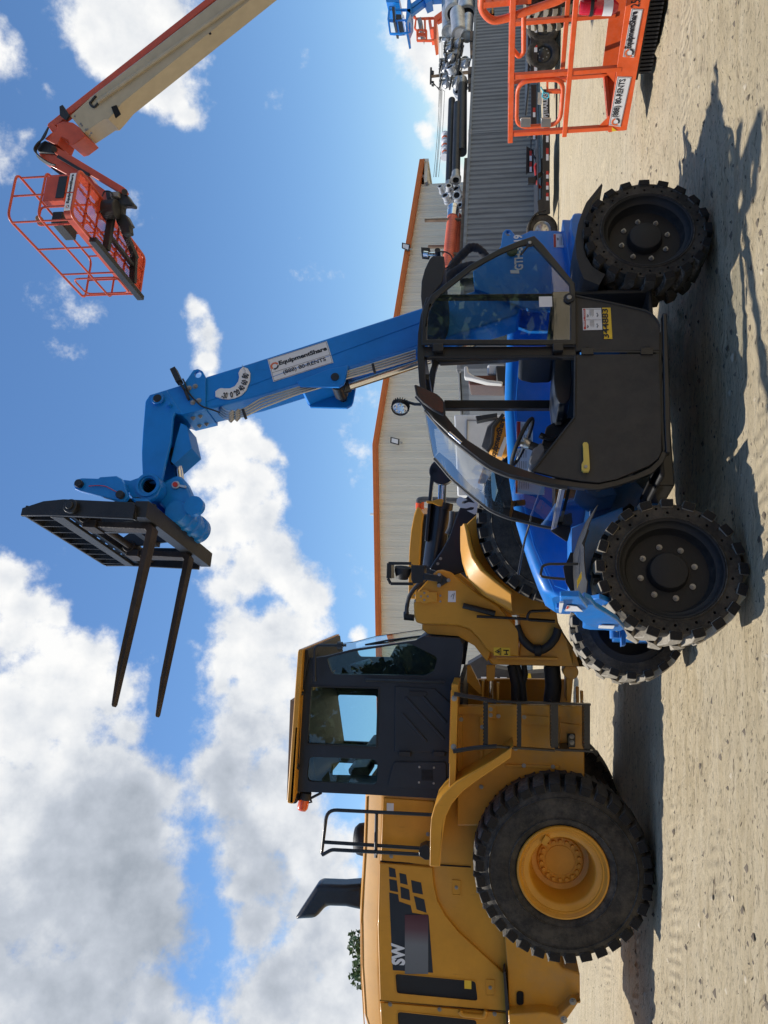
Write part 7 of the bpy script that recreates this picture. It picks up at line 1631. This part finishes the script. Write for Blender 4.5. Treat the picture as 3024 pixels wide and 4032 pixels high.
# behind the camera: trees added to block sky light, lifts reflected in the glass
b = MB(); rn = random.Random(21)
for k in range(24000):
    a = rn.uniform(PI*1.08, PI*1.92); rr = 17+rn.gauss(0,1.2); hz = 7+1.6*math.sin(a*9)+1.5*math.sin(a*23); z = rn.uniform(0, hz)
    p = Vector((math.cos(a)*rr, math.sin(a)*rr, z)); u = Vector((rn.gauss(0,1), rn.gauss(0,1), rn.gauss(0,1))).normalized(); v = u.orthogonal().normalized(); s_ = rn.uniform(.14,.42)
    b.mi = rn.choice((0,0,1)); b.face([b.bm.verts.new(p+q) for q in (u*s_, v*s_*.6, -u*s_, -v*s_*.6)])
for k in range(40):  # plain wall added behind the leaves, closes the gaps to the sky
    a = PI*1.05+PI*.9*k/40; a2 = a+PI*.9/40; hz = 5.5+1.3*math.sin(a*9)+.9*math.sin(a*31); hz2 = 5.5+1.3*math.sin(a2*9)+.9*math.sin(a2*31)
    b.mi = 0; b.face([b.bm.verts.new(p) for p in ((math.cos(a)*18, math.sin(a)*18, 0), (math.cos(a2)*18, math.sin(a2)*18, 0), (math.cos(a2)*18, math.sin(a2)*18, hz2), (math.cos(a)*18, math.sin(a)*18, hz))])
o = b.build('added_tree_screen', ['leaf', 'leaf_light'], None); o['kind'] = 'stuff'; tag(o, 'added unseen screen of dark trees behind the camera that blocks low sky light', 'added_tree_screen')
for i, (x, y, rz, lb) in enumerate(((10.5,-4.8,62,'orange scissor lift nearest the yard, reflected in the telehandler window'), (6.2,-5.4,40,'orange scissor lift in the middle of the row behind the viewpoint'), (2.0,-6.0,5,'orange scissor lift furthest behind the viewpoint, before the added trees'))):
    if i == 0:
        t = thing('scissor_lift', lb, 'scissor lift', loc=(x,y,0), rz=R(rz), group='scissor lifts behind the viewpoint')
        b = MB(); b.box((-1.3,-.5,.25),(1.3,.5,.9)); b.build('chassis', 'orange_paint', t, bevel=.03)
        b = MB()
        for q in range(5):
            for w_ in (-.4, .4): b.bar((-1.1,w_,.95+q*.2), (1.1,w_,1.15+q*.2), .07, .09); b.bar((1.1,w_,.95+q*.2), (-1.1,w_,1.15+q*.2), .07, .09)
        b.build('scissor_arm', 'black_paint', t)
        b = MB(); b.box((-1.3,-.55,1.98),(1.3,.55,2.12)); b.build('deck', 'orange_paint', t, bevel=.01)
        b = MB()
        for z_ in (2.6, 3.1): b.tube([(-1.28,-.52,z_),(1.28,-.52,z_),(1.28,.52,z_),(-1.28,.52,z_)], .022, 8, closed=True)
        for x_ in (-1.28,-.4,.4,1.28):
            for w_ in (-.52,.52): b.tube([(x_,w_,2.1),(x_,w_,3.1)], .02, 8)
        b.build('guard_rail', 'orange_paint', t)
        for x_ in (-.95,.95): 
            for w_, f_ in ((-.62,0),(.40,0)): road_wheel(t, x_, .33, w_)
        proto = t
    else:
        def tree_copy(o, par=None):
            c = o.copy(); COL.objects.link(c); c.parent = par
            for ch in list(o.children): tree_copy(ch, c)
            return c
        c = tree_copy(proto); c.location = (x,y,0); c.rotation_euler = (0,0,R(rz)); c['label'] = lb

split_parts()
